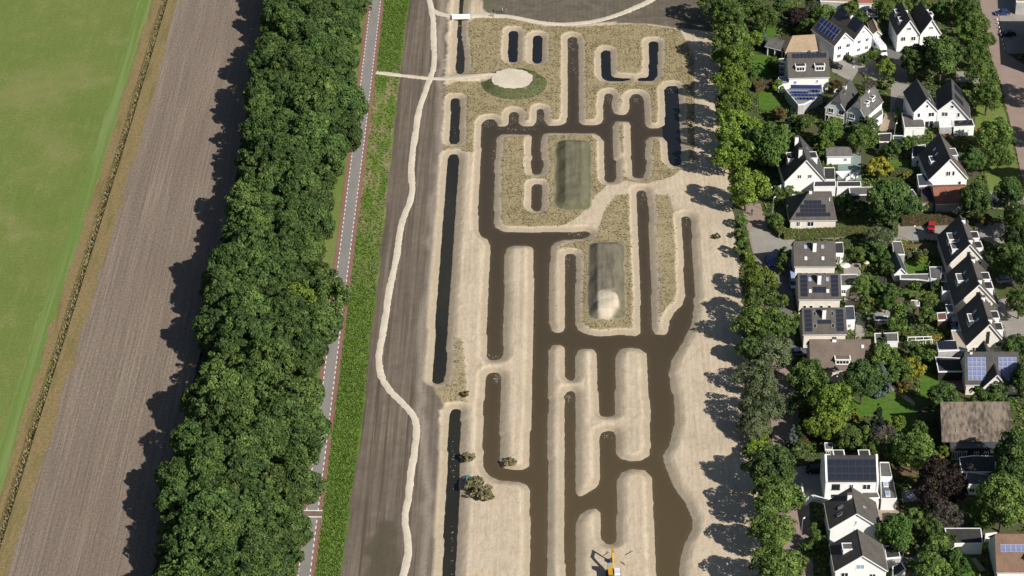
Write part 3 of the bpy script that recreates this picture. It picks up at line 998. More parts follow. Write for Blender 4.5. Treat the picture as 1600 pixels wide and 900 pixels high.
G_GARDEN, G_LAWN = village_mats()
M_CLINK = mat("pink_street_clinkers", (0.30, 0.225, 0.19), (0.24, 0.18, 0.152), 1.6, 0.9, 0.2, 'W')
M_PAVE = mat("grey_paving", (0.30, 0.28, 0.245), (0.235, 0.215, 0.19), 1.5, 0.9, 0.2, 'W')
M_PAVED = mat("dark_paving", (0.17, 0.16, 0.15), (0.125, 0.118, 0.11), 1.5, 0.9, 0.2, 'W')
M_PAVET = mat("warm_terrace_tiles", (0.36, 0.29, 0.215), (0.28, 0.225, 0.165), 1.6, 0.9, 0.2, 'W')
M_EARTH = mat("bare_garden_earth", (0.17, 0.105, 0.06), (0.11, 0.075, 0.045), 1.4, 0.95, 0.1, 'W')

XV = PX1 - 2.6
strip("garden_ground", np.full(len(YS), XV), np.full(len(YS), 420.0), 0.05, G_GARDEN, wl=0.35, seed=61)
_zl = [0.062]
PAVED = []


def patch(name, px, m, soft=True):
    z = _zl[0]
    _zl[0] += 0.004
    w = UA(np.array(px, float))
    PAVED.append(w.tolist())
    b = MB()
    n = len(w)
    if np.sum(w[:, 0] * np.roll(w[:, 1], -1) - np.roll(w[:, 0], -1) * w[:, 1]) < 0:
        w = w[::-1]
    b.prism([tuple(p) for p in w], -0.05, z)
    tag(b.build(name, m), kind='structure')


# streets
patch("brick_street", [(1158, 318), (1188, 318), (1206, 372), (1222, 420), (1236, 560), (1258, 700), (1272, 905), (1285, 1000), (1245, 1000), (1222, 880), (1208, 700), (1195, 560), (1182, 420)], M_CLINK)
patch("paved_driveway", [(1172, 362), (1190, 352), (1228, 372), (1242, 372), (1242, 392), (1222, 400), (1180, 402)], M_PAVE)
patch("paved_driveway", [(1240, 362), (1322, 362), (1322, 373), (1240, 373)], M_PAVE)
patch("paved_driveway", [(1202, 402), (1236, 402), (1244, 560), (1214, 560)], M_PAVED)
patch("paved_driveway", [(1228, 715), (1290, 715), (1290, 785), (1242, 785)], M_PAVE)
patch("paved_terrace", [(1290, 783), (1403, 783), (1406, 800), (1290, 800)], M_PAVET)
patch("paved_terrace", [(1372, 784), (1403, 784), (1407, 822), (1374, 822)], M_PAVET)
patch("paved_driveway", [(1300, 90), (1345, 80), (1362, 92), (1390, 112), (1420, 130), (1424, 150), (1424, 182), (1390, 182), (1392, 140), (1340, 112), (1330, 128), (1300, 112)], M_PAVE)
patch("paved_driveway", [(1362, 72), (1410, 72), (1420, 132), (1385, 128)], M_PAVED)
patch("paved_driveway", [(1402, 150), (1432, 150), (1412, 182), (1390, 182)], M_PAVED)
patch("brick_street", [(1525, -30), (1552, -30), (1566, 60), (1572, 84), (1600, 100), (1640, 130), (1640, 330), (1606, 330), (1585, 220), (1562, 125), (1548, 90), (1538, 40)], M_CLINK)
patch("parking_bay", [(1552, -30), (1600, -30), (1620, 60), (1620, 84), (1573, 84), (1566, 56)], M_PAVE)
patch("paved_driveway", [(1494, 112), (1530, 112), (1530, 132), (1494, 128)], M_PAVE)
patch("paved_driveway", [(1540, 300), (1612, 300), (1612, 330), (1548, 326)], M_PAVE)
patch("paved_driveway", [(1522, 349), (1572, 349), (1578, 395), (1530, 372)], M_PAVE)
patch("paved_driveway", [(1552, 470), (1600, 462), (1620, 520), (1574, 530)], M_PAVE)
patch("paved_driveway", [(1396, 350), (1490, 350), (1486, 376), (1394, 376)], M_PAVE)
patch("lawn", [(1530, 120), (1558, 122), (1600, 300), (1545, 300), (1522, 200)], G_FIELD)
patch("lawn", [(1490, 10), (1530, 10), (1545, 70), (1500, 60)], G_LAWN)
patch("lawn", [(1178, 30), (1215, 40), (1210, 62), (1180, 62)], G_LAWN)
patch("lawn", [(1176, 86), (1216, 88), (1216, 112), (1178, 118)], G_LAWN)
patch("lawn", [(1184, 142), (1200, 140), (1220, 165), (1200, 175), (1186, 172)], G_LAWN)
patch("lawn", [(1236, 178), (1260, 184), (1256, 204), (1238, 200)], G_LAWN)
patch("lawn", [(1390, 250), (1422, 250), (1420, 268), (1388, 264)], G_LAWN)
patch("lawn", [(1413, 411), (1447, 411), (1447, 428), (1413, 428)], G_LAWN)
patch("lawn", [(1413, 455), (1466, 456), (1464, 472), (1412, 470)], G_LAWN)
patch("lawn", [(1318, 640), (1345, 622), (1380, 606), (1402, 612), (1428, 632), (1432, 650), (1428, 682), (1408, 682), (1360, 650), (1330, 652)], G_LAWN)
patch("garden_path", [(1388, 606), (1396, 602), (1430, 630), (1428, 636)], M_PAVET)
patch("lawn", [(1436, 586), (1462, 584), (1484, 606), (1474, 622), (1438, 622)], G_LAWN)
patch("lawn", [(1490, 870), (1515, 868), (1532, 890), (1512, 905), (1492, 900)], G_LAWN)
patch("garden_path", [(1517, 874), (1524, 872), (1540, 892), (1532, 895)], M_PAVET)
patch("flower_bed", [(1393, 729), (1442, 732), (1432, 746), (1400, 742)], M_EARTH)
patch("paved_terrace", [(1404, 862), (1436, 862), (1442, 900), (1396, 900)], M_PAVE)
patch("paved_terrace", [(1310, 236), (1345, 240), (1346, 282), (1308, 282)], mat("green_decking", (0.22, 0.28, 0.25), (0.17, 0.22, 0.20), 1.5))
patch("paved_terrace", [(1384, 176), (1400, 176), (1398, 202), (1372, 206)], M_PAVET)
patch("paved_terrace", [(1470, 206), (1488, 206), (1490, 218), (1474, 216)], mat("orange_terrace_tiles", (0.36, 0.16, 0.07), (0.28, 0.13, 0.06), 1.5))
patch("paved_terrace", [(1455, 418), (1486, 418), (1486, 452), (1465, 452), (1455, 440)], M_PAVED)
patch("paved_terrace", [(1462, 450), (1490, 452), (1484, 475), (1464, 472)], M_PAVET)
patch("paved_terrace", [(1318, 412), (1345, 412), (1345, 450), (1318, 432)], M_PAVE)
patch("paved_terrace", [(1315, 452), (1350, 454), (1350, 482), (1322, 482)], M_PAVE)
patch("paved_terrace", [(1338, 484), (1396, 486), (1396, 498), (1352, 500), (1350, 530), (1336, 530)], M_PAVE)
patch("paved_terrace", [(1462, 588), (1510, 590), (1512, 612), (1480, 606)], mat("brick_terrace", (0.30, 0.18, 0.12), (0.23, 0.14, 0.10), 1.5))
patch("paved_terrace", [(1408, 770), (1436, 764), (1438, 784), (1410, 786)], M_PAVE)

# ---------------------------------------------------------------- houses
_ME = {}


def shared(key, fn):
    if key not in _ME:
        _ME[key] = fn()
    return _ME[key]


def pv_mesh(w, h, m, fm):
    def cells():
        b = MB().box(-w / 2 + .045, w / 2 - .045, -h / 2 + .045, h / 2 - .045, 0.0, .055)
        return b.mesh("solar_panel", m)
    def frame():
        b = MB()
        b.box(-w / 2, w / 2, -h / 2, -h / 2 + .045, 0, .05).box(-w / 2, w / 2, h / 2 - .045, h / 2, 0, .05)
        b.box(-w / 2, -w / 2 + .045, -h / 2 + .045, h / 2 - .045, 0, .05).box(w / 2 - .045, w / 2, -h / 2 + .045, h / 2 - .045, 0, .05)
        return b.mesh("panel_frame", fm)
    return shared(("pv", w, h, m.name), cells), shared(("pvf", w, h, fm.name), frame)


def orient(p, ax, up, n):
    return Matrix(((ax[0], up[0], n[0], p[0]), (ax[1], up[1], n[1], p[1]), (ax[2], up[2], n[2], p[2]), (0, 0, 0, 1)))


def window(parent, p, ax, n, w, h, bars=1, fm=None, gm=None):
    """window standing on a vertical face: p = bottom centre, ax along the wall, n outward; local x along, y outward, z up"""
    fm, gm = fm or M_FRAME, gm or M_GLASS
    def fr():
        b = MB()
        t = 0.09
        b.box(-w / 2, w / 2, -.05, .07, 0, t).box(-w / 2, w / 2, -.05, .07, h - t, h)
        for k in range(bars + 1):
            x = -w / 2 + (w - t) * k / bars
            b.box(x, x + t, -.05, .065, t, h - t)
        b.box(-w / 2 - .08, w / 2 + .08, -.05, .14, -.08, -.003)
        return b.mesh("window", fm)
    def gl():
        return MB().box(-w / 2 + .06, w / 2 - .06, -.05, .025, .06, h - .06).mesh("pane", gm)
    f = link("window", shared(("wf", w, h, bars, fm.name), fr), parent)
    f.matrix_local = Matrix(((ax[0], n[0], 0, p[0]), (ax[1], n[1], 0, p[1]), (0, 0, 1, p[2]), (0, 0, 0, 1)))
    link("pane", shared(("wg", w, h, gm.name), gl), f)
    return f


class House:
    """ridge runs back from the facade (kind 'gable') or along it (kind 'side').
    e1, e2: photo pixels of the near eave corners, at height he."""

    def __init__(s, label, e1, e2, he, hr, L, kind='gable', wall=None, roof=None, apex=0.5, he2=None, group=None, name="house", cat="house", oh=0.3, hip=0.0, hipR=0.0, z0=0.0, trim=None, front_gable=True, clip=0.0):
        s.wall, s.roofm, s.kind, s.L, s.he, s.hr, s.oh = wall or M_WHITE, roof or M_ROOFG, kind, L, he, hr, oh
        s.he2 = he if he2 is None else he2
        s.clip = clip
        a, b = U(e1[0], e1[1], he), U(e2[0], e2[1], s.he2)
        a.z = b.z = 0
        s.w = (b - a).length
        c = (a + b) / 2
        rz = math.atan2(b.y - a.y, b.x - a.x)
        s.o = empty(name, (c.x, c.y, z0), rz)
        s.rz = rz
        tag(s.o, label, cat, group)
        w, hw = s.w, s.w / 2
        s.xa = -hw + w * apex
        s.hip, s.hipR = hip, hipR
        wb = MB()
        if kind == 'gable':
            prof = [(-hw, 0), (hw, 0), (hw, s.he2), (s.xa, hr - .12), (-hw, he)]
            if clip:
                tt = clip / (hr - he)
                prof = [(-hw, 0), (hw, 0), (hw, s.he2), (s.xa + (hw - s.xa) * tt, hr - clip - .1), (s.xa + (-hw - s.xa) * tt, hr - clip - .1), (-hw, he)]
            n = len(prof)
            wb.add([(x, 0, z) for x, z in prof] + [(x, L, z) for x, z in prof], [tuple(range(n)), tuple(range(2 * n - 1, n - 1, -1))] + [(i, n + i, n + (i + 1) % n, (i + 1) % n) for i in range(n)])
        elif hip or hipR:
            wb.box(-hw, hw, 0, L, 0, he - .02)
        else:
            prof = [(0, 0), (0, he), (L / 2, hr - .12), (L, s.he), (L, 0)]
            n = 5
            wb.add([(-hw, y, z) for y, z in prof] + [(hw, y, z) for y, z in prof], [tuple(range(n)), tuple(range(2 * n - 1, n - 1, -1))] + [(i, n + i, n + (i + 1) % n, (i + 1) % n) for i in range(n)])
        wb.build("wall", s.wall, s.o)
        s._roof(trim or M_TRIM)

    def RP(s, side, a, t):
        """point on the roof skin: a metres along the ridge, t from eave 0 to ridge 1; also along, up-slope and normal vectors"""
        hw = s.w / 2
        if s.kind == 'gable':
            ev = Vector((-hw, a, s.he)) if side == 'L' else Vector((hw, a, s.he2))
            rd = Vector((s.xa, a, s.hr))
            ax = Vector((0, -1, 0)) if side == 'L' else Vector((0, 1, 0))
        else:
            ev = Vector((-hw + a, 0, s.he)) if side == 'F' else Vector((-hw + a, s.L, s.he))
            rd = Vector((-hw + a, s.L / 2, s.hr))
            ax = Vector((1, 0, 0)) if side == 'F' else Vector((-1, 0, 0))
        up = (rd - ev).normalized()
        n = ax.cross(up)
        return ev + (rd - ev) * t, ax, up, n, (rd - ev).length

    def _roof(s, trim):
        T_ = 0.16
        oh = s.oh
        rb = MB()
        lim = s.L if s.kind == 'gable' else s.w
        sides = ('L', 'R') if s.kind == 'gable' else ('F', 'B')
        for sd_ in sides:
            _, ax, up, n, ln = s.RP(sd_, 0, 0)
            a0, a1 = -oh, lim + oh
            q = [s.RP(sd_, a0, 0)[0] - up * oh, s.RP(sd_, a1, 0)[0] - up * oh, s.RP(sd_, a1, 1)[0], s.RP(sd_, a0, 1)[0]]
            if s.kind == 'side':
                q[3] = s.RP(sd_, s.hip if s.hip else a0, 1)[0]
                q[2] = s.RP(sd_, lim - s.hipR if s.hipR else a1, 1)[0]
            elif s.clip:
                tt = s.clip / (s.hr - s.he)
                q[3] = s.RP(sd_, 1.7 * tt * 2, 1)[0]
                q = [q[0], q[1], q[2], q[3]]
                pc = s.RP(sd_, a0, 1 - tt)[0]
                if sd_ == 'L':
                    rb.add([pc, q[0], q[1], q[2], q[3]] + [v + n * T_ for v in (pc, q[0], q[1], q[2], q[3])], [(0, 1, 2, 3, 4), (9, 8, 7, 6, 5)] + [(i, 5 + i, 5 + (i + 1) % 5, (i + 1) % 5) for i in range(5)])
                    pl = pc
                else:
                    rb.add([pc, q[0], q[1], q[2], q[3]] + [v + n * T_ for v in (pc, q[0], q[1], q[2], q[3])], [(4, 3, 2, 1, 0), (5, 6, 7, 8, 9)] + [(i, (i + 1) % 5, 5 + (i + 1) % 5, 5 + i) for i in range(5)])
                    tip = q[3] + Vector((0, 0, .16))
                    d = Vector((0, -.12, .12))
                    rb.add([pl + d, pc + d, tip, pl - d, pc - d, tip - Vector((0, 0, .3))], [(0, 1, 2), (5, 4, 3), (0, 3, 4, 1), (1, 4, 5, 2), (2, 5, 3, 0)])
            if not (s.kind == 'gable' and s.clip):
                if ax.x + ax.y < 0:
                    q = [q[1], q[0], q[3], q[2]]
                rb.slab(q, n, T_)
            # gutter along the eave
            g0, g1 = s.RP(sd_, -oh, 0)[0] - up * oh, s.RP(sd_, lim + oh, 0)[0] - up * oh
            d = Vector((up.x, up.y, 0)).normalized()
            MB().slab([g0 - d * .13, g1 - d * .13, g1, g0] if (ax.x + ax.y) > 0 else [g1 - d * .13, g0 - d * .13, g0, g1], (0, 0, 1), .13).build("gutter", trim, s.o)
            # verge boards on gable ends
            if not s.hip and s.kind == 'gable':
                for aa, yy in ((-oh - .04, 1), (lim + oh + .04, -1)):
                    t1 = 1 - (s.clip / (s.hr - s.he) if aa < 0 else 0)
                    p0, p1 = s.RP(sd_, aa, 0)[0] - up * oh, s.RP(sd_, aa, t1)[0]
                    o_ = Vector((0, .05 * yy, 0))
                    pts = [p0 - n * .14, p1 - n * .14, p1 + n * .06, p0 + n * .06]
                    MB().add([v - o_ * .6 for v in pts] + [v + o_ for v in pts], MB.HEX).build("bargeboard", trim, s.o)
        if s.kind == 'side' and (s.hip or s.hipR):
            hw = s.w / 2
            for hp, sg in ((s.hip, -1), (s.hipR, 1)):
                if hp:
                    e0, e1 = Vector((sg * hw + sg * oh, -oh, s.he - oh * .5)), Vector((sg * hw + sg * oh, s.L + oh, s.he - oh * .5))
                    rp = Vector((sg * (hw - hp), s.L / 2, s.hr))
                    u = Vector((0, 0, .17))
                    fs = [(0, 2, 1), (3, 4, 5), (0, 1, 4, 3), (1, 2, 5, 4), (2, 0, 3, 5)]
                    rb.add([e0, e1, rp, e0 + u, e1 + u, rp + u], fs)
        s.roof = rb.build("roof", s.roofm, s.o)
        # ridge tiles
        a0, a1 = (s.hip or -oh), lim - (s.hipR or -oh)
        if s.clip:
            a0 = 1.7 * (s.clip / (s.hr - s.he)) * 2
        p0, p1 = s.RP(sides[0], a0, 1)[0], s.RP(sides[0], a1, 1)[0]
        MB().tube(p0 + Vector((0, 0, .10)), p1 + Vector((0, 0, .10)), .14, .14, 6).build("ridge_cap", s.roofm, s.roof)

    # -- fittings
    def chimney(s, side, a, t, w=0.9, d=0.7, h=1.4, m=None):
        p = s.RP(side, a, t)[0]
        m = m or M_TRIM
        b = MB().box(p.x - w / 2, p.x + w / 2, p.y - d / 2, p.y + d / 2, p.z - 1.2, p.z + h)
        c = b.build("chimney", m, s.o)
        cb = MB().box(p.x - w / 2 - .06, p.x + w / 2 + .06, p.y - d / 2 - .06, p.y + d / 2 + .06, p.z + h, p.z + h + .1)
        for k in (-.22, .22):
            cb.tube((p.x + k * w, p.y, p.z + h + .1), (p.x + k * w, p.y, p.z + h + .4), .1, .09, 6)
        cb.build("chimney_pot", mat("chimney_cap", (0.12, 0.11, 0.10)), c)

    def dormer(s, side, a, t, w=1.8, h=1.5, wall=None, roof=None, bars=2, win=True):
        p, ax, up, n, ln = s.RP(side, a, t)
        z1 = p.z + h
        dz = s.RP(side, a, 1)[0].z - p.z
        t1 = t + (1 - t) * min(1.0, h / dz)
        q = s.RP(side, a, t1)[0]
        ind = Vector((q.x - p.x, q.y - p.y, 0))
        dl = ind.length
        ind.normalize()
        c = lambda u, v, z: Vector((p.x + ax.x * u + ind.x * v, p.y + ax.y * u + ind.y * v, z))
        def bx(mb, u0, u1, v0, v1, z0, z1):
            f = [(u0, v0), (u1, v0), (u1, v1), (u0, v1)]
            return mb.add([c(u, v, z0) for u, v in f] + [c(u, v, z1) for u, v in f], MB.HEX)
        d = bx(MB(), -w / 2, w / 2, 0, dl + .1, p.z - .35, z1).build("dormer", wall or M_TRIM, s.o)
        rb = bx(MB(), -w / 2 + .1, w / 2 - .1, 0.02, dl + .15, z1 + .005, z1 + .07)
        rb.build("dormer_roof", roof or M_FLATD, d)
        tr = MB()
        for u0, u1, v0, v1 in ((-w / 2 - .14, -w / 2 + .1, -.16, dl), (w / 2 - .1, w / 2 + .14, -.16, dl), (-w / 2 + .1, w / 2 - .1, -.16, .02)):
            bx(tr, u0, u1, v0, v1, z1 - .06, z1 + .11)
        tr.build("dormer_fascia", M_TRIM, d)
        if win:
            o = Vector((p.x, p.y, p.z + .3)) - ind * .01
            window(d, o, ax, -ind, round(w - .45, 2), round(max(.6, h - .5), 2), bars)
            return d

    def skylight(s, side, a, t, w=0.8, h=1.1, g=None):
        p, ax, up, n, ln = s.RP(side, a, t)
        def fr():
            b = MB()
            b.box(-w / 2, w / 2, -h / 2, -h / 2 + .09, 0, .28).box(-w / 2, w / 2, h / 2 - .09, h / 2, 0, .28)
            b.box(-w / 2, -w / 2 + .09, -h / 2, h / 2, 0, .28).box(w / 2 - .09, w / 2, -h / 2, h / 2, 0, .28)
            return b.mesh("skylight", mat("skylight_frame", (0.30, 0.30, 0.30)))
        g = g or M_GLASSB
        f = link("skylight", shared(("sk", w, h), fr), s.o)
        f.matrix_local = orient(p, ax, up, n)
        link("pane", shared(("skg", w, h, g.name), lambda: MB().box(-w / 2 + .07, w / 2 - .07, -h / 2 + .07, h / 2 - .07, .16, .25).mesh("pane", g)), f)

    def pv(s, side, a0, t0, na, nt, pw=1.0, ph=1.65, m=None, fm=None, gap=.04, rows=None):
        """na x nt panels; a0 = left edge as seen when facing the slope, t0 = lower edge (metres up the slope)"""
        cm, fmh = pv_mesh(pw, ph, m or M_PVK, fm or M_PVFK)
        _, ax, up, n, ln = s.RP(side, 0, 0)
        sgn = 1 if (ax.x + ax.y) > 0 else -1
        for r in range(nt):
            k0, k1 = (0, na) if rows is None else rows[r]
            for k in range(k0, k1):
                a = a0 + sgn * (pw + gap) * (k + .5)
                p = s.RP(side, a, (t0 + (ph + gap) * (r + .5)) / ln)[0] + n * .20
                o = link("solar_panel", cm, s.o)
                o.matrix_local = orient(p, ax, up, n)
                link("panel_frame", fmh, o)

    def win(s, x, z, w=1.2, h=1.2, bars=2, face='F', gm=None, fm=None):
        hw = s.w / 2
        if face == 'F':
            window(s.o, (x, 0, z), (1, 0, 0), (0, -1, 0), w, h, bars, fm, gm)
        elif face == 'R':
            window(s.o, (hw, x, z), (0, 1, 0), (1, 0, 0), w, h, bars, fm, gm)
        elif face == 'L':
            window(s.o, (-hw, x, z), (0, -1, 0), (-1, 0, 0), w, h, bars, fm, gm)

    def door(s, x, w=1.0, h=2.1, m=None):
        b = MB().box(x - w / 2, x + w / 2, -.06, .02, .02, h)
        d = b.build("door", m or M_BLACKW, s.o)
        MB().box(x + w / 2 - .16, x + w / 2 - .1, -.12, -.061, 1.0, 1.12).build("handle", M_STEEL, d)


def flat(label, px, h, wall=None, roof=None, name="garage", cat="garage", group=None, trim=None, wins=(), par=.12, door=None):
    """flat-roofed building from the outline of its roof in photo pixels (counter-clockwise from the near left corner)"""
    w = [U(x, y, h) for x, y in px]
    ar = sum(w[i].x * w[(i + 1) % len(w)].y - w[(i + 1) % len(w)].x * w[i].y for i in range(len(w)))
    if ar < 0:
        w = [w[0]] + w[:0:-1]
    c = sum(w, Vector()) / len(w)
    o = empty(name, (c.x, c.y, 0))
    tag(o, label, cat, group)
    P = [(p.x - c.x, p.y - c.y) for p in w]
    ins = lambda d: [(x * (1 - d / max(.1, math.hypot(x, y))), y * (1 - d / max(.1, math.hypot(x, y)))) for x, y in P]
    MB().prism(ins(.12), 0, h - .10).build("wall", wall or M_WHITE, o)
    MB().prism(ins(.22), h - .097, h).build("roof", roof or M_FLAT, o)
    b = MB()
    n = len(P)
    out, inn = P, ins(.24)
    for i in range(n):
        j = (i + 1) % n
        q = [out[i], out[j], inn[j], inn[i]]
        b.add([(x, y, h - .2) for x, y in q] + [(x, y, h + par) for x, y in q], MB.HEX)
    b.build("roof_edge", trim or M_TRIM, o)
    e0, e1 = Vector((*ins(.12)[0], 0)), Vector((*ins(.12)[1], 0))
    ax = (e1 - e0).normalized()
    nn = Vector((ax.y, -ax.x, 0))
    for t, z, ww, hh in wins:
        p = e0 + (e1 - e0) * t
        window(o, (p.x, p.y, z), ax, nn, ww, hh, 2)
    if door is not None:
        p = e0 + (e1 - e0) * door[0]
        dw, dh = door[1], door[2]
        d = MB().box(-dw / 2, dw / 2, -.05, .06, .02, dh).build("door", door[3] if len(door) > 3 else M_ZINC, o)
        d.matrix_local = Matrix(((ax.x, nn.x, 0, p.x), (ax.y, nn.y, 0, p.y), (0, 0, 1, 0), (0, 0, 0, 1)))
        MB().box(dw / 2 - .2, dw / 2 - .1, .06, .1, 1.0, 1.1).build("handle", M_STEEL, d)
    o["_h"] = h
    return o


def flat_pv(o, px0, px1, na, nt, m, tilt=0.0, z=None, pw=1.0, ph=1.65, fm=None):
    """rows of panels on a flat roof between two pixel corners (near left, far right)"""
    h = o["_h"] + .06
    a, b = U(px0[0], px0[1], h), U(px1[0], px1[1], h)
    cm, fmh = pv_mesh(pw, ph, m, fm or M_PVF)
    for i in range(na):
        for j in range(nt):
            x = a.x + (b.x - a.x) * (i + .5) / na
            y = a.y + (b.y - a.y) * (j + .5) / nt
            p = link("solar_panel", cm, o, (x - o.location.x, y - o.location.y, h + .15 + (ph / 2) * math.sin(tilt)), (tilt, 0, 0))
            link("panel_frame", fmh, p)


CELL = (1.0, 1.65)
# --- north cluster -------------------------------------------------------------
h = House("white gabled house with six blue solar rows on its roof, beside the two-dormer house", (1304, 70.7), (1333.5, 62.6), 5.2, 8.3, 10.6, roof=M_ROOFG, group=None)
h.pv('L', 9.9, 0.7, 6, 2, 1.35, 1.75, M_PVB, M_PVF, .06)
for x, z in ((-1.4, 3.4), (1.4, 3.4), (-1.4, .9), (1.4, .9)):
    h.win(x, z, 1.3, 1.2)
h.win(0, 6.2, .9, .8)
h = House("white gabled house with two black solar fields, next to the white camper van", (1334.4, 60.8), (1362.7, 53), 5.2, 8.6, 11.4, roof=M_ROOFG)
h.pv('L', 4.6, 1.9, 4, 2, 1.0, 1.5, M_PVK, M_PVFK)
h.pv('L', 10.9, 1.9, 3, 2, 1.0, 1.5, M_PVK, M_PVFK)
h.chimney('L', 5.7, .93, .8, .7, .8)
for x, z in ((-1.2, 3.3), (1.4, 3.3), (-1.2, .9), (1.4, .9)):
    h.win(x, z, 1.1, 1.1)
h.win(0, 6.2, .8, .8)
h = House("tan roofed garage leaning against the white house behind the camper van", (1364, 53), (1377, 52.5), 3.0, 4.0, 6.5, roof=M_ROOFTAN, wall=M_WHITE, name="garage", cat="garage")
h = House("white house with two white dormers and a dark solar strip under its ridge", (1233.5, 121), (1295, 119.5), 4.2, 9.0, 9.4, 'side', roof=M_ROOFG)
h.pv('F', 1.0, 5.1, 9, 1, 0.98, 1.35)
h.dormer('F', 3.0, .22, 2.6, 1.6, bars=3)
h.dormer('F', 8.1, .22, 2.6, 1.6, bars=3)
h.win(-3.6, 2.2, .8, .9)
h.win(2.2, 2.4, .5, .9, 1)
h.chimney('F', 8.3, .97, .7, .6, .5, M_FLATD)
h.chimney('F', 5.6, .97, .7, .6, .5, M_FLATD)
o = flat("flat grey annex with four rows of blue solar panels in front of the two-dormer house", [(1247, 164), (1256, 163), (1287, 147), (1284, 131), (1226, 139)], 3.0, M_GREYWALL, M_ZINC, "annex", "annex")
flat_pv(o, (1236, 141.6), (1282, 133.6), 9, 1, M_PVB, .2)
flat_pv(o, (1237, 147), (1262, 144.5), 5, 1, M_PVB, .15, pw=1.3, ph=1.0)
flat_pv(o, (1266, 144.6), (1280, 142.6), 3, 1, M_PVB, .15, pw=1.3, ph=1.0)
flat_pv(o, (1238, 152.4), (1282, 147.4), 8, 1, M_PVB, .15, pw=1.3, ph=1.0)
flat_pv(o, (1246, 157), (1272, 153.5), 5, 1, M_PVB, .15, pw=1.3, ph=1.0)
flat("blue-grey glass lean-to beside the flat solar annex", [(1216, 133), (1233, 131), (1233, 119), (1216, 120)], 2.7, M_WHITE, M_ZINC, "conservatory", "conservatory")
flat("small blue-grey shed roof between the open veranda and the two-dormer house", [(1217, 103), (1230, 103), (1230, 91), (1217, 92)], 2.5, M_GREYWALL, M_SLATE, "shed", "shed", wins=((.5, .9, 1.4, 1.0),))
h = House("dark grey garden house with an open veranda on white posts behind the two-dormer house", (1197, 72), (1228, 80), 2.6, 3.9, 5.5, 'side', roof=M_FLAT, wall=M_BLACKW, name="garden_house", cat="garden house")
for k in (-2.3, -.2, 2.0):
    MB().box(k - .1, k + .1, -.35, -.15, 0, 2.5).build("post", M_TRIM, h.o)
h = House("long low house with a tan and grey roof behind the dark solar strip roof", (1228, 81), (1276, 78), 3.2, 5.6, 8.0, 'side', roof=M_ROOFTAN, wall=M_GREYWALL, hip=2.5)
flat("grey glazed roof light box beside the blue solar house", [(1279, 66), (1286, 62), (1283, 55), (1267, 56)], 3.0, M_GREYWALL, M_ZINC, "annex", "annex")
h = House("left white cottage of the angled pair, dark roof and clipped gable", (1290, 166.6), (1322, 173.8), 4.4, 8.0, 9.8, roof=M_ROOFD, clip=1.6)
h.chimney('R', 5.6, .95, .9, .7, .9)
h.chimney('R', 3.6, .7, .35, .35, .8, M_STEEL)
h.dormer('L', 4.8, .28, 1.6, 1.5)
h.pv('L', 8.9, 0.5, 2, 2, 1.0, 1.5, M_PVB, M_PVF)
for x in (-1.3, 1.5):
    h.win(x, 3.0, 1.5, 1.3)
for x in (-2.2, -.9, 1.9):
    h.win(x, .2, 1.0, 1.9, 1)
h = House("right white cottage of the angled pair with two white dormers on a grey roof", (1322.6, 174.4), (1352, 183), 4.4, 8.0, 9.8, roof=M_FLAT, clip=1.6)
h.chimney('L', 6.4, .95, .9, .7, .9)
h.dormer('R', 3.2, .34, 1.5, 1.3, bars=1)
h.dormer('R', 6.4, .34, 1.5, 1.3, bars=1)
h.win(-1.0, 3.0, 1.4, 1.3)
h.win(1.4, 3.0, .6, 1.2, 1)
for x in (-1.4, 0.2):
    h.win(x, .2, 1.1, 1.9, 1)
h.win(2.2, 1.0, 1.4, 1.3, 2, 'R')
h.win(5.6, 1.0, 1.8, 1.3, 2, 'R')
flat("grey roofed lean-to with a white balcony edge against the angled white cottage", [(1362, 192), (1380, 178), (1378, 170), (1358, 184)], 2.7, M_WHITE, M_FLAT, "annex", "annex")
h = House("left of the pale double gables behind the yellow round tree", (1402.6, 54.4), (1437, 52.8), 5.2, 9.6, 10.2, roof=M_ROOFG, wall=M_WHITE)
h.dormer('L', 3.6, .3, 2.0, 1.6)
h.dormer('L', 8.2, .3, 2.0, 1.6)
h.chimney('R', 5.2, .93, .7, .6, .7)
h.win(0, 6.4, 1.2, .9, 3)
for x in (-1.4, 1.4):
    h.win(x, 3.2, 1.3, 1.3)
h = House("right of the pale double gables, half hidden by the big garden tree", (1438, 53.5), (1470, 51), 5.2, 9.6, 10.2, roof=M_ROOFG, wall=M_WHITE)
h.chimney('R', 5.2, .93, .7, .6, .7)
h.dormer('R', 6.0, .3, 1.8, 1.5)
h.win(0, 6.4, 1.2, .9, 3)
for x in (-1.4, 1.4):
    h.win(x, 3.2, 1.3, 1.3)
h = House("left white half of the twin gables with the grey garage in front", (1428.3, 174.4), (1464.4, 172.2), 5.2, 8.6, 10.4, roof=M_ROOFD)
h.win(.3, 6.1, .7, .9, 1)
h.win(-1.7, 3.4, .8, 1.3, 1)
h.win(1.6, 3.4, 1.6, 1.3, 2)
h.win(1.2, .1, 2.3, 2.1, 2)
h.skylight('R', 2.2, .6)
h = House("right white half of the twin gables, two dark solar strips on its long roof", (1465.2, 172.2), (1514.4, 184.4), 5.2, 8.6, 10.4, roof=M_ROOFD, apex=.42, he2=3.4)
h.pv('R', 2.2, 2.6, 2, 2, 1.1, 1.7)
h.pv('R', 6.8, 2.6, 3, 2, 1.0, 1.7)
h.win(-.5, 6.0, .8, .9, 1)
h.win(-2.2, 3.5, 1.6, 1.3, 2)
h.win(1.3, 3.5, .7, 1.3, 1)
flat("grey roofed white garage in front of the left white twin gable", [(1413, 200), (1445.5, 199.4), (1444, 188), (1409, 176)], 2.8, M_WHITE, M_FLAT, door=(.45, .1, 2.2, M_STEEL), wins=())
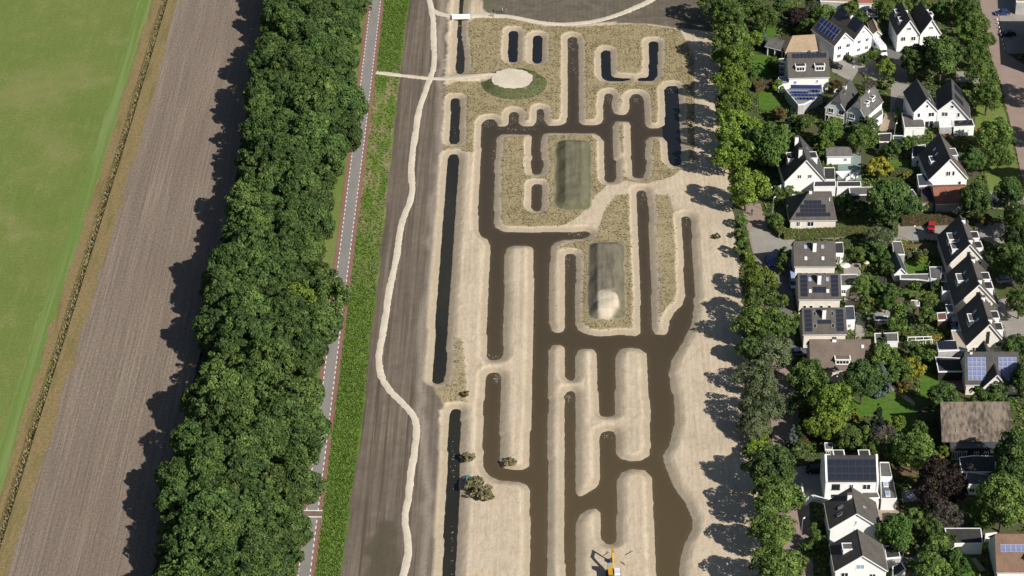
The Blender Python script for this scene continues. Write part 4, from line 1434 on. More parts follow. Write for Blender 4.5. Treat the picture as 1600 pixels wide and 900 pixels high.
flat("white glass veranda roof in front of the right white twin gable", [(1468, 198.5), (1489, 198), (1488, 187.5), (1467, 188)], 2.7, M_GREYWALL, mat("white_glass_roof", (0.74, 0.75, 0.76)), "veranda", "veranda")
o = flat("dark roofed white garage beside the white glass veranda", [(1490, 198.5), (1523, 197), (1519, 186.5), (1489, 188)], 2.8, M_WHITE, M_FLATD, door=(.3, .12, 2.2, M_STEEL), wins=((.75, 1.3, .5, .5),))
flat_pv(o, (1495, 194.5), (1518, 188.5), 4, 1, M_PVK, 0, pw=.95, ph=1.6, fm=M_PVFK)
# --- middle ---------------------------------------------------------------------
h = House("tall white gable house with white chimneys beside the bright green tree at the field edge", (1226.5, 283), (1288.5, 281), 3.2, 9.2, 11.6, roof=M_ROOFD)
h.chimney('L', 3.2, .8, .9, .7, 2.4)
h.chimney('L', 9.4, .8, .9, .7, 2.4)
h.dormer('L', 6.2, .26, 3.0, 2.0)
h.dormer('R', 6.2, .26, 3.0, 2.0)
for x in (-1.4, 1.2):
    h.win(x, 3.8, 1.0, 1.1)
h.win(-3.0, .9, .5, 1.2, 1)
h.skylight('R', 3.2, .7, .7, .9, M_GLASS)
h.skylight('R', 8.6, .7, .7, .9, M_GLASS)
flat("black flat roof joining the tall white gable house to its garage", [(1288, 281), (1305, 281), (1304, 262), (1287, 262)], 2.9, M_GREYWALL, M_FLATD, "annex", "annex")
flat("first dark garage with a white fascia behind the stepped solar roof", [(1271, 292), (1306.5, 291.5), (1306, 283), (1272, 283.4)], 2.8, M_WHITE, M_FLATD)
flat("second dark garage with a white fascia beside the shade sail garden", [(1307.5, 292), (1346, 291.5), (1345, 283.4), (1307.5, 284)], 2.8, M_WHITE, M_FLATD)
flat("grey shed with a white front rail behind the large dark garden tree", [(1328, 305), (1370, 304), (1368, 292), (1326, 293)], 2.5, M_BLACKW, M_FLAT, "shed", "shed")
h = House("small white garden house with a grey roof behind the shade sail", (1293, 243.5), (1330, 243), 2.6, 3.6, 4.5, 'side', roof=M_FLAT, name="garden_house", cat="garden house")
h.win(1.6, .9, .8, 1.0)
h = House("hipped grey house with stepped black solar rows like a pyramid", (1235.5, 343.5), (1306, 343), 2.7, 7.4, 10.2, 'side', roof=M_ROOFG, wall=M_CREAM, hip=4.6, hipR=.8)
h.pv('F', 1.35, 0.7, 8, 4, 1.0, 1.0, rows=[(0, 8), (1, 7), (1, 7), (2, 6)])
h.win(-.6, .8, 1.6, 1.4)
h.win(-3.6, .8, .9, 1.4)
h.chimney('F', 5.0, .96, .7, .6, .9)
h.skylight('F', 9.6, .72, .35, 1.0, M_GLASSW)
flat("low side wing with a white framed skylight beside the stepped solar roof", [(1230, 322), (1244, 320), (1250, 306), (1238, 304)], 2.8, M_GREYWALL, M_FLAT, "annex", "annex")


def brown_house(label, e1, e2, pvside, extra=None, skyg=None):
    h = House(label, e1, e2, 4.3, 8.2, 8.8, 'side', roof=M_ROOFG, wall=M_CREAM)
    w = h.w
    h.chimney('F', w * .49, .62, .85, .7, 2.4, M_TRIM)
    if pvside:
        h.pv('F', .25, .45, 1, 5, 1.65, 1.0)
        h.pv('F', w - 2.0, .45, 1, 5, 1.65, 1.0)
        h.pv('F', w * .5 - 1.55, 1.35 if pvside == 1 else 2.2, 3, 1, 1.0, 1.45 if pvside == 1 else .95)
    for a in (.27, .7):
        for t in (.30, .78):
            h.skylight('F', w * a, t, .75, 1.0, skyg or (M_GLASSW if t < .5 else M_GLASSB))
    for x in (-.36, -.2, .05, .25):
        h.win(w * x, 1.0, .8, 1.5, 1)
    return h


brown_house("cream house with a plain brown roof, four skylights and no solar panels", (1242.7, 415.3), (1304.7, 415.3), 0)
flat("white annex with a dark flat roof beside the plain four-skylight roof", [(1305.5, 396.5), (1318.5, 396.5), (1317, 378.5), (1304.7, 379)], 3.0, M_WHITE, M_FLATD, "annex", "annex", wins=((.35, .3, 1.0, 2.0), (.78, 1.0, .5, 1.0)))
brown_house("cream house with two solar strips and the blue-white van beside it", (1249.3, 466.7), (1312.7, 466.7), 1)
o = flat("white annex with a grey roof and two small double windows beside the van house", [(1314, 447.5), (1341, 446.5), (1339.5, 428.5), (1313, 429)], 3.0, M_WHITE, M_FLAT, "annex", "annex", wins=((.17, .9, 1.0, 1.2), (.62, .9, 1.0, 1.2), (.86, .9, .7, 1.2)))
brown_house("cream house with two solar strips and a low solar bar below its chimney", (1256.3, 521.6), (1321.3, 521), 2, skyg=M_GLASS)
flat("white annex with a slate grey roof beside the low solar bar house", [(1321.5, 501), (1336.5, 500.5), (1334, 478), (1320, 478.5)], 3.0, M_WHITE, M_SLATE, "annex", "annex", wins=((.4, .9, .7, 1.1), (.62, .9, .3, 1.1)))
h = House("reddish brown roofed house with one wide white dormer among garden trees", (1268, 578), (1360, 578), 3.4, 8.0, 10.0, 'side', roof=mat("red_brown_tiles", (0.165, 0.125, 0.100), (0.11, 0.085, 0.070), 2.6, .85, .25, bump=.5), wall=M_CREAM)
h.dormer('F', 6.9, .16, 3.3, 1.5, bars=4, roof=h.roofm)
h.chimney('F', 5.2, .97, .9, .7, .7)
h.skylight('F', 11.5, .78, .7, .9, M_GLASSW)
# --- cream gables along the east row ----------------------------------------------


def cream_gable(label, e1, e2, L, dl, dr, chim=(1.2, 10.2)):
    h = House(label, e1, e2, 2.9, 8.6, L, roof=M_ROOFG, wall=M_CREAM)
    for a in dl:
        h.dormer('L', a, .24, 2.9, 2.0, roof=M_FLAT)
    for a in dr:
        h.dormer('R', a, .24, 2.9, 2.0, roof=M_FLATD)
    for a in chim:
        h.chimney('R', a, .93, .9, .8, 1.0)
    for a in (L * .35, L * .62):
        h.skylight('L', a, .66, .75, 1.1, M_GLASSB)
    for z in (3.3, 4.4, 5.5):
        h.win(0.0, z, .75, .95, 1, fm=M_BLACKW)
    h.win(2.6, 2.4, 1.3, 1.3, 2)
    h.win(-2.6, 1.0, 1.3, 1.3, 2)
    return h


cream_gable("cream gable house nearest the red car, four white dormers", (1480.6, 414), (1543, 412.5), 12.6, (3.0, 7.2), (3.2, 7.6))
cream_gable("middle cream gable house of the staggered row, slim window strip in its gable", (1492.7, 477), (1559.4, 476), 12.6, (6.6,), (3.0, 7.0))
cream_gable("third cream gable house of the staggered row, behind the blue solar roof", (1510.8, 539), (1573.5, 538), 12.6, (6.0,), (2.2, 7.0))
h = House("white gabled house with the terracotta garage at its foot", (1452, 279.5), (1511, 277), 3.4, 9.0, 12.0, roof=M_ROOFG)
h.dormer('R', 6.4, .34, 3.4, 1.7, wall=M_GREYWALL, roof=M_FLAT)
h.skylight('L', 8.2, .62, .8, 1.1, M_GLASSW)
h.skylight('L', 5.8, .62, .8, 1.1, M_GLASSW)
h.dormer('L', 5.0, .22, 2.4, 1.5)
h.win(-.1, 4.0, 1.2, 1.4, 2)
h.win(1.2, 4.0, .7, 1.4, 1)
h.win(3.0, 1.0, .8, 1.4, 1)
h = House("terracotta tiled garage below the white gabled house", (1463, 318), (1516, 316.5), 2.9, 4.9, 8.4, 'side', roof=M_ROOFT, wall=M_GREYWALL, name="garage", cat="garage")
h.chimney('F', 2.6, .55, .25, .25, .6, M_TRIM)
flat("low dark shed with a terracotta edge beside the terracotta garage", [(1441, 317), (1460, 316), (1459, 293), (1439, 293)], 2.6, M_GREYWALL, M_FLATD, "shed", "shed", trim=M_ROOFT)
flat("slanted grey glazed lean-to left of the terracotta garage", [(1435.5, 291), (1459, 290), (1444, 272), (1432.5, 273)], 2.7, M_GREYWALL, M_SLATE, "lean_to", "lean-to")
flat("dark flat garage behind the white gabled house with skylights", [(1425, 246), (1447, 245), (1446, 226), (1426, 228)], 2.8, M_WHITE, M_FLATD, wins=((.5, .7, 1.2, 1.2),))
flat("dark flat garden shed left of the grey roofed white garage", [(1374, 222), (1392, 222), (1393, 208), (1372, 209)], 2.4, M_BLACKW, M_FLATD, "shed", "shed")
flat("slate grey garden shed below the white twin gable garage", [(1396, 224), (1413, 223), (1411, 212), (1395, 212)], 2.4, M_BLACKW, M_SLATE, "shed", "shed")
flat("dark shed half hidden behind the camper van garage", [(1355, 26), (1372, 26), (1371, 13), (1354, 13)], 2.4, M_BLACKW, M_FLAT, "shed", "shed")
h = House("small slate roofed garden house with a white gable, beside the walled square lawn", (1398, 427), (1416, 426), 2.4, 4.0, 6.6, roof=M_SLATE, wall=M_WHITE, name="garden_house", cat="garden house")
flat("grey flat garage beside the tan driveway and the round dark bush", [(1396, 398), (1414, 398), (1408, 377), (1394, 377)], 2.6, M_GREYWALL, M_FLAT)
flat("long grey pergola roof on the south side of the square lawn", [(1406, 436), (1436, 437), (1452, 439), (1453, 428), (1406, 429)], 2.5, M_BLACKW, M_FLAT, "pergola", "pergola")
flat("grey flat annex at the corner between the square lawn and the cream gables", [(1454, 436), (1470, 437), (1472, 417), (1452, 417)], 2.8, M_WHITE, M_FLAT, "annex", "annex")
flat("pale terrace roof behind the middle cream gable house", [(1472, 456), (1488, 455), (1484, 440), (1470, 440)], 2.8, M_WHITE, M_FLAT, "annex", "annex")
flat("small flat roofed shed with a white rim below the pale terrace roof", [(1480, 489), (1491, 488.5), (1489, 475.5), (1477, 476)], 2.6, M_GREYWALL, M_FLAT, "shed", "shed")
flat("small red-brown roofed shelter beside the tiny flat shed", [(1465.5, 501), (1480, 500), (1478, 488), (1463.5, 489)], 2.4, M_WOOD, mat("red_brown_felt", (0.16, 0.075, 0.06), (0.12, 0.06, 0.05)), "shelter", "shelter")
flat("grey shed at the top of the tiled path with a white front edge", [(1367, 534), (1404, 534), (1403, 520), (1366, 521)], 2.5, M_WHITE, M_FLAT, "shed", "shed")
o = flat("gravel roofed long garage beside the third cream gable", [(1494, 548), (1512, 548), (1503, 516), (1486, 516)], 2.8, M_GREYWALL, M_FLATT)
o = flat("white rimmed garage with wavy black solar panels", [(1466, 549), (1494.5, 547.5), (1492, 532), (1463, 533.5)], 2.9, M_GREYWALL, M_FLATT)
flat_pv(o, (1467.5, 546), (1493.5, 534.5), 4, 3, M_PVK, .12, pw=1.0, ph=1.1, fm=M_PVFK)
# blue solar house
h = House("house with two pale blue solar fields and a cream front gable between them", (1510, 599.8), (1591, 599.6), 3.0, 8.2, 9.2, 'side', roof=M_ROOFD, wall=M_CREAM)
w = h.w
h.pv('F', .35, .75, 4, 5, .98, 1.0, M_PVL, M_PVF, .03)
h.pv('F', w - 4.3, .75, 4, 5, .98, 1.0, M_PVL, M_PVF, .03)
h.chimney('F', 1.2, .97, .6, .5, .6)


def cross_gable(h, x, w, y, he, hr, depth, wall, roof):
    """a gabled bay standing out of the main roof"""
    b = MB()
    hw = w / 2
    prof = [(-hw, 0), (hw, 0), (hw, he), (0, hr - .1), (-hw, he)]
    b.add([(x + u, y, z) for u, z in prof] + [(x + u, y + depth, z) for u, z in prof], [(0, 1, 2, 3, 4), (9, 8, 7, 6, 5)] + [(i, 5 + i, 5 + (i + 1) % 5, (i + 1) % 5) for i in range(5)])
    bay = b.build("gable_bay", wall, h.o)
    rb = MB()
    tb = MB()
    for sg in (-1, 1):
        e, r = Vector((x + sg * hw, 0, he)), Vector((x, 0, hr))
        up = (r - e).normalized()
        n = Vector((sg * up.z, 0, abs(up.x)))
        ec = e - up * .35
        q = [Vector((ec.x, y - .3, ec.z)), Vector((ec.x, y + depth, ec.z)), Vector((r.x, y + depth, r.z)), Vector((r.x, y - .3, r.z))]
        if sg < 0:
            q = q[::-1]
        rb.slab(q, n, .15)
        pts = [Vector((ec.x, 0, ec.z)) - n * .12, Vector((r.x, 0, r.z)) - n * .12, Vector((r.x, 0, r.z)) + n * .06, Vector((ec.x, 0, ec.z)) + n * .06]
        tb.add([v + Vector((0, y - .38, 0)) for v in pts] + [v + Vector((0, y - .31, 0)) for v in pts], MB.HEX)
    rb.build("bay_roof", roof, bay)
    tb.build("bargeboard", M_TRIM, bay)


cross_gable(h, .55, 5.6, -1.2, 3.0, 6.4, 4.6, M_CREAM, M_ROOFD)
window(h.o, (.55, -1.2, 3.7), (1, 0, 0), (0, -1, 0), .9, 1.0, 2)
window(h.o, (.35, -1.2, 1.0), (1, 0, 0), (0, -1, 0), 2.6, 1.2, 4)
cross_gable(h, -.6, 5.0, 5.6, 3.0, 7.2, 5.2, M_CREAM, M_ROOFD)
o = flat("dark roofed carport on white posts left of the pale blue solar house", [(1466, 581), (1509, 580.5), (1509, 560), (1461, 558)], 2.7, M_BLACKW, M_FLATD, "carport", "carport")
# thatched house and its wings
h = House("large thatched house with weathered grey-brown thatch above a black window front", (1475, 687), (1577, 686.5), 3.4, 9.0, 11.5, 'side', roof=M_THATCH, wall=M_BLACKW, oh=.5, trim=M_THATCH)
for k in range(3):
    MB().tube((-4.3 + k * 2.6, 1.2, 4.2), (-4.3 + k * 2.6, 1.2, 5.1), .16, .14, 6).build("vent_pipe", M_STEEL, h.o)
o = flat("dark slate veranda roof with white framed windows under the thatch", [(1484.5, 701.5), (1568, 701), (1570, 684.5), (1483, 684.5)], 3.0, M_BLACKW, M_SLATE, "veranda", "veranda", wins=((.08, .3, .9, 2.1), (.18, .3, .9, 2.1), (.28, .3, .9, 2.1), (.50, .9, 1.0, 1.3), (.69, .9, 1.0, 1.3)), trim=M_BLACKW)
flat("dark sloping roof wing below the thatched house", [(1502, 738), (1556, 738), (1556, 713), (1520, 712), (1498, 715)], 2.9, M_BLACKW, M_FLATD, "annex", "annex")
flat("white walled flat annex with a white rim below the dark thatch wing", [(1507.5, 757), (1531, 758), (1558, 757), (1560, 744), (1510, 737.5)], 2.8, M_WHITE, M_FLAT, "annex", "annex", wins=((.5, .8, 1.2, 1.1),))
# big white house
h = House("tall white villa with a black all-over solar roof and white parapet gables", (1291.5, 753.5), (1371.5, 753.5), 5.6, 9.0, 9.0, 'side', roof=M_FLATD, oh=.05)
w = h.w
h.pv('F', .35, .3, 7, 3, 1.42, 1.5)
for sx in (-1, 1):
    pb = MB()
    x0 = sx * w / 2
    prof = [(-.1, 0), (-.1, 5.9), (4.5, 9.5), (9.1, 5.9), (9.1, 0)]
    pb.add([(x0 - .2, y, z) for y, z in prof] + [(x0 + .2, y, z) for y, z in prof], [(0, 1, 2, 3, 4), (9, 8, 7, 6, 5)] + [(i, 5 + i, 5 + (i + 1) % 5, (i + 1) % 5) for i in range(5)])
    pb.build("parapet_gable", M_TRIM, h.o)
for x in (.19, .49, .79):
    h.win(w * (x - .5), 3.7, 1.7 if x != .49 else .9, 1.4, 2, fm=M_BLACKW if x < .3 else M_FRAME)
h.win(w * -.31, .9, 1.7, 1.5, 2, fm=M_BLACKW)
for a in (2.9, 8.2):
    h.dormer('B', a, .5, 2.2, 1.5)
o = flat("flat grey annex with two skylights beside the black solar villa", [(1377, 780), (1401.5, 780), (1395, 748), (1376, 748)], 3.0, M_WHITE, M_FLAT, "annex", "annex")
for x, y in ((1384, 757), (1387, 772)):
    p = U(x, y, 3.05)
    f = MB().box(-.5, .5, -.9, .9, 0, .22).build("skylight", M_TRIM, o, (p.x - o.location.x, p.y - o.location.y, 3.01))
    MB().box(-.42, .42, -.82, .82, .221, .25).build("pane", M_GLASSB, f)
flat("upper grey annex with a round white dish behind the two-skylight annex", [(1376, 746), (1394, 746), (1389, 722.5), (1374.5, 722.5)], 4.2, M_WHITE, M_FLAT, "annex", "annex")
flat("low grey porch roof at the foot of the black solar villa", [(1349, 779), (1375, 778), (1371.5, 769), (1345, 769)], 3.0, M_WHITE, M_FLAT, "porch", "porch")
h = House("white gable house directly below the black solar villa, white chimney", (1297.7, 825), (1375, 824), 4.9, 8.7, 8.2, roof=M_ROOFG)
h.chimney('L', 5.4, .85, .9, .8, 1.3)
h.skylight('L', 4.2, .5, .8, 1.2)
h.skylight('L', 2.2, .42, .8, 1.2, M_GLASS)
h.skylight('R', 3.6, .6, .35, .9, M_GLASSW)
h.win(.05, 5.6, .35, 1.1, 1)
h.win(-.1, 3.4, .35, 1.1, 1)
h = House("nearest white gable house with a blue shuttered window and one dormer", (1305.8, 891), (1385, 890), 4.9, 8.7, 7.8, roof=M_ROOFG)
h.dormer('L', 4.0, .34, 1.9, 1.5, roof=M_FLAT)
h.win(-.2, 5.1, 1.6, 1.2, 2, gm=M_GLASSB)
h.win(-3.2, 3.0, 1.5, 1.3, 2)
h.win(2.4, 2.6, 1.3, 1.3, 2)
flat("black flat garage right of the nearest white gable house", [(1385, 873), (1407, 871), (1403, 853), (1381, 853)], 2.8, M_GREYWALL, M_FLATD)
flat("white wall garage with a dark roof near the wheelie bins", [(1396, 902), (1416, 890), (1408, 878), (1394, 886)], 2.6, M_WHITE, M_FLATD)
o = flat("dark flat pavilion with white walls and a glass door beside the brown tiled roof", [(1482, 850), (1536, 849), (1533, 825.5), (1475.5, 825.5)], 2.9, M_WHITE, M_FLATD, "pavilion", "pavilion", wins=((.22, .9, 1.0, 1.2),), door=(.33, .9, 2.1, M_BLACKW))
h = House("brown tiled house at the corner with one row of pale solar panels", (1559, 893), (1665, 893), 3.2, 8.2, 11.0, 'side', roof=M_ROOFB, wall=M_WHITE)
h.pv('F', .7, 3.9, 8, 1, 1.0, 1.55, M_PVL, M_PVF)
h.dormer('F', 6.6, .22, 1.9, 1.5)
flat("pale roofed corner building beyond the parking bay", [(1588, 3), (1640, 3), (1640, -20), (1586, -20)], 4.0, M_GREYWALL, M_ROOFTAN, "building", "building")
flat("tall building beyond the frame edge shading the parking bay", [(1612, 84), (1670, 84), (1660, 16), (1606, 16)], 6.5, M_GREYWALL, M_FLAT, "building", "building")
flat("pale roofed house beyond the top gardens, cut by the picture edge", [(1282, 2), (1330, 4), (1332, -14), (1280, -16)], 3.4, M_GREYWALL, M_ROOFTAN, "building", "building")
h = House("white shed with a dark window at the edge of the bright mown gardens up north", (1343, 4), (1362, 4), 2.8, 4.2, 5.0, 'side', roof=M_ROOFT, wall=M_WHITE, name="shed", cat="shed")

# ---------------------------------------------------------------- trees, shrubs, hedges
def crown_np(seed, R, H, n, leaf, shape='round', gap=0.35, nclump=None, updir=0.45):
    """leaf faces (quads) gathered in clumps through the volume of a crown; base of the crown at z=0.
    returns verts, faces, tint"""
    rng = np.random.default_rng(seed)
    nclump = nclump or int(26 + 5 * R * R * 0.55)
    C, RC = [], []
    k = 0
    while len(C) < nclump and k < nclump * 30:
        k += 1
        u = rng.random()
        a = rng.random() * 2 * math.pi
        if shape == 'cone':
            t = u ** 1.3
            r = R * (1 - t) * (0.55 + 0.45 * rng.random()) + 0.05 * R
            p = np.array([r * math.cos(a), r * math.sin(a), H * t])
            rc = R * (0.13 + 0.17 * (1 - t)) * (0.8 + 0.4 * rng.random())
        elif shape == 'column':
            t = u
            r = R * min(1, 1.25 * math.sqrt(max(0, 1 - t ** 2.5))) * (0.45 + 0.55 * rng.random())
            p = np.array([r * math.cos(a), r * math.sin(a), H * t])
            rc = R * 0.38 * (0.8 + 0.4 * rng.random())
        else:
            t = -0.75 + 1.75 * u
            s = math.sqrt(max(0, 1 - t * t))
            f = (0.50 + 0.42 * rng.random() ** 0.6)
            w = 1 + 0.22 * math.sin(3 * a + seed) * s + 0.14 * math.sin(5 * a + 2 * seed)
            p = np.array([R * s * f * w * math.cos(a), R * s * f * w * math.sin(a), H * 0.5 * (1 + t * (0.72 + 0.2 * rng.random()))])
            rc = R * (0.17 + 0.16 * rng.random())
        if any(np.hypot(*(p - q)[:2]) ** 2 + (p - q)[2] ** 2 < (gap * (rc + rq)) ** 2 for q, rq in zip(C, RC)):
            continue
        C.append(p)
        RC.append(rc)
    C, RC = np.array(C), np.array(RC)
    m = len(C)
    wgt = RC ** 2 / np.sum(RC ** 2)
    ci = rng.choice(m, n, p=wgt)
    d = rng.normal(size=(n, 3))
    d[:, 2] += updir
    d /= np.linalg.norm(d, axis=1)[:, None]
    ctr = np.array([0, 0, H * 0.45])
    out = C[ci] - ctr
    out /= np.linalg.norm(out, axis=1)[:, None] + 1e-6
    d = d + out * 0.55
    d /= np.linalg.norm(d, axis=1)[:, None]
    rad_ = RC[ci] * (0.55 + 0.5 * rng.random(n) ** 0.5)
    P = C[ci] + d * rad_[:, None] * np.array([1, 1, 0.8])
    nrm = d + rng.normal(size=(n, 3)) * 0.45
    nrm /= np.linalg.norm(nrm, axis=1)[:, None]
    h = rng.normal(size=(n, 3))
    u = np.cross(nrm, h)
    u /= np.linalg.norm(u, axis=1)[:, None]
    v = np.cross(nrm, u)
    sz = leaf * (0.6 + 0.8 * rng.random(n))[:, None] * 0.5
    fold = nrm * sz * 0.35
    V = np.stack([P - u * sz * 1.25, P - v * sz * .8 + fold, P + u * sz * 1.25, P + v * sz * .8 + fold], 1).reshape(-1, 3)
    Fs = np.arange(4 * n).reshape(n, 4)
    ct = rng.random(m)
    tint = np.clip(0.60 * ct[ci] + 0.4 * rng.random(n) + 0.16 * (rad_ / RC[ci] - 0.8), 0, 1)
    V[:, 2] -= min(0, 0)
    return V, Fs, tint


def crown_mesh(name, m, *a, **k):
    V, Fs, ti = crown_np(*a, **k)
    me = np_mesh(name, V, Fs, m)
    attr(me, "tint", np.repeat(ti, 1), 'FACE')
    return me


def trunk_mesh(name, m, R, hb, H, r0, seed, limbs=5):
    rng = np.random.default_rng(seed)
    b = MB()
    top = hb + H * 0.55
    b.tube((0, 0, -.15), (0, 0, hb), r0, r0 * .78, 7)
    b.tube((0, 0, hb), (R * .04, 0, top), r0 * .78, r0 * .3, 6)
    for k in range(limbs):
        a = 2 * math.pi * (k + rng.random() * .6) / limbs
        z = hb * (.9 + .1 * rng.random()) + H * .08 * k / limbs
        e = (R * .6 * math.cos(a), R * .6 * math.sin(a), z + H * (.25 + .2 * rng.random()))
        b.tube((0, 0, z), e, r0 * .42, r0 * .12, 5)
        b.tube(e, (e[0] * 1.3, e[1] * 1.3 + .2 * R * (rng.random() - .5), e[2] + H * .12), r0 * .13, r0 * .05, 4)
    return b.mesh(name, m)


# prototypes: (radius, crown height, clear trunk) at real size; copies share the meshes
PROTO = {}


def proto(kind, var):
    key = (kind, var)
    if key in PROTO:
        return PROTO[key]
    sd_ = abs(hash((kind, var)) % 1) + sum(ord(c) for c in kind) * 7 + var * 101
    K = {  # R, H, trunk, leaves, leaf size, shape, material, bark
        'oak': (4.6, 8.6, 3.4, 6400, .50, 'round', L_OAK, M_BARK),
        'ash': (4.4, 8.2, 3.0, 4500, .46, 'round', L_MID, M_BARK),
        'woodash': (4.4, 8.2, 3.0, 5400, .46, 'round', L_ASH, M_BARK),
        'lime': (4.0, 7.4, 2.0, 4200, .42, 'round', L_YG, M_BARK),
        'fresh': (4.2, 7.0, 1.6, 4200, .56, 'round', L_BRI, M_BARK),
        'willow': (4.4, 7.0, 1.2, 5600, .36, 'round', L_WIL, M_BARK),
        'copper': (4.6, 7.8, 1.4, 5200, .46, 'round', L_COP, M_BARK),
        'twig': (3.0, 4.8, .8, 2600, .22, 'round', L_TWG, M_BARKP),
        'gold': (2.6, 4.2, 1.2, 2400, .40, 'round', L_YEL, M_BARKP),
        'autumn': (2.4, 3.6, .8, 2200, .34, 'round', L_BRN, M_BARK),
        'conifer': (1.6, 6.0, .5, 2600, .28, 'cone', L_CON, M_BARK),
        'spruce': (2.2, 6.4, .5, 3000, .30, 'cone', L_BLU, M_BARK),
        'column': (1.0, 4.2, .3, 1500, .24, 'column', L_MID, M_BARK),
        'garden': (2.4, 4.2, 1.2, 2600, .34, 'round', L_MID, M_BARK),
        'gardenfresh': (2.3, 4.0, 1.1, 2400, .34, 'round', L_BRI, M_BARK),
        'gardendark': (2.4, 4.2, 1.2, 2600, .34, 'round', L_OAK, M_BARK),
        'gardenlime': (2.2, 3.8, 1.0, 2400, .34, 'round', L_YG, M_BARK),
        'shrub': (1.1, 1.5, .12, 800, .24, 'round', L_MID, M_BARK),
        'shrubdark': (1.1, 1.5, .12, 800, .24, 'round', L_OAK, M_BARK),
        'shrublime': (1.0, 1.3, .12, 700, .24, 'round', L_YG, M_BARK),
        'shrubgold': (1.0, 1.3, .12, 700, .24, 'round', L_YEL, M_BARK),
        'shrubgrey': (1.1, 1.4, .12, 800, .22, 'round', L_WIL, M_BARK),
        'shrubred': (.7, .8, .12, 300, .22, 'round', L_RED, M_BARK),
        'shrubbrown': (1.0, 1.3, .12, 700, .24, 'round', L_BRN, M_BARK),
        'dry': (1.6, 1.5, .1, 1500, .30, 'round', L_DRY, M_BARK),
    }[kind]
    R, H, tr, n, lf, shp, lm, bk = K
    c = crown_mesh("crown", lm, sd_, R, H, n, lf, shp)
    t = trunk_mesh("trunk", bk, R, tr + H * .1, H, max(.06, R * .065), sd_, 5 if R > 1.5 else 3)
    PROTO[key] = (R, H, tr, c, t)
    return PROTO[key]


NVAR = {'oak': 5, 'woodash': 4, 'ash': 4, 'lime': 3, 'garden': 3, 'gardendark': 2, 'shrub': 3, 'shrubdark': 2, 'willow': 2}
_rt = random.Random(11)


def tree(kind, name, x, y, rpx=None, R=None, label=None, cat="tree", group=None, hs=None, center=True, trunk=None):
    """place by the photo pixel of the crown's middle (center) or of the trunk foot"""
    v = _rt.randrange(NVAR.get(kind, 1))
    R0, H0, tr, c, t = proto(kind, v)
    if R is None:
        R = rpx / 6.7
    k = R / R0
    kz = k * (hs or 1.0)
    zc = (tr * (1 if trunk is None else trunk / max(tr, .01)) + H0 * .5) * kz
    p = U(x, y, zc) if center else U(x, y, 0)
    p.z = ground_z(p.x, p.y) if p.x < PX1 - 3 else .05
    o = empty(name, p, _rt.random() * 6.28)
    tk = tr if trunk is None else trunk
    cr = link("crown", c, o, (0, 0, tk * kz))
    cr.scale = (k * (.92 + .16 * _rt.random()), k * (.92 + .16 * _rt.random()), kz)
    tt = link("trunk", t, o)
    tt.scale = (k, k, kz * (tk + H0 * .1) / (tr + H0 * .1))
    if label:
        tag(o, label, cat, group)
    return o


# --- the wood between field and road ------------------------------------------
WL9 = [(420, -40), (412, 0), (396, 100), (380, 200), (368, 300), (338, 385), (318, 470), (318, 560), (272, 660), (258, 740), (246, 820), (232, 900), (222, 980)]
WR9 = [(590, -40), (584, 0), (556, 34), (558, 100), (572, 150), (575, 185), (555, 215), (530, 236), (522, 300), (519, 350), (517, 400), (534, 430), (540, 470), (532, 520), (508, 548), (508, 600), (510, 640), (502, 675), (492, 695), (496, 720), (499, 760), (486, 800), (481, 850), (471, 900), (462, 980)]
YSW = np.arange(-128.0, 168.0, 5.9)
wl_, wr_ = line_at(WL9, YSW, 8.5), line_at(WR9, YSW, 8.5)
rw = random.Random(23)
wood = []
for i, yv in enumerate(YSW):
    a, b = wl_[i] + 3.2, wr_[i] - 4.7
    n = max(3, int(round((b - a) / 5.9)) + 1)
    for j in range(n):
        x = a + (b - a) * (j + (0.25 if i % 2 else -0.0)) / (n - 1 + .25) + rw.uniform(-1.0, 1.0)
        y = yv + rw.uniform(-1.9, 1.9)
        edge = 'field' if j == 0 else ('road' if j == n - 1 else 'mid')
        wood.append((x, y, edge))
BANDS = [(n, UA(np.array([[500.0, q]]), 0)[0, 1]) for n, q in (("at the wood's far end", 70), ("level with the far footpath fork", 130), ("level with the round sandy mound", 185), ("where crowns reach over the road", 240),
         ("level with the upper long mound", 310), ("level with the footpath kink", 380), ("level with the lower long mound", 440), ("where it hides the road", 520), ("level with the leftmost path bend", 610), ("level with the second path bend", 690),
         ("level with the largest brush heap", 780), ("level with the raised crossing", 850), ("level with the excavator", 930), ("nearer than the excavator", 5000))]
for (x, y, edge) in wood:
    big = vnoise(np.array([[x]]), np.array([[y]]), 22.0, 77)[0, 0]
    kind = 'woodash' if rw.random() < (0.15 + 0.75 * sm(big, .40, .62)) else 'oak'
    if rw.random() < .012:
        kind = 'lime'
    R = rw.uniform(3.3, 5.2)
    v = rw.randrange(NVAR[kind])
    R0, H0, tr, c, t = proto(kind, v)
    k = R / R0
    kz = k * rw.uniform(.9, 1.15)
    hgt = rw.uniform(2.6, 4.6) if edge == 'mid' else rw.uniform(1.2, 3.0)
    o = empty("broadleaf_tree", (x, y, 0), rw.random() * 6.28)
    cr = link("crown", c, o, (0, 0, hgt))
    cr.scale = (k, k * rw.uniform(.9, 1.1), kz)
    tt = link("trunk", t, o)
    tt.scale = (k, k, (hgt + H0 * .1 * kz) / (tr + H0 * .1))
    tone = {'oak': "dark green", 'woodash': "olive green", 'lime': "pale yellow-green"}[kind]
    size = "small" if R < 4.0 else ("large" if R > 4.6 else "medium")
    py = next(a[0] for a in BANDS if y >= a[1])
    lab = {'field': f"{size} {tone} tree on the field side, {py}", 'road': f"{size} {tone} tree on the road side, {py}",
           'mid': f"{size} {tone} tree inside the wood, {py}"}[edge]
    tag(o, lab, "tree", "trees of the wood between field and road")

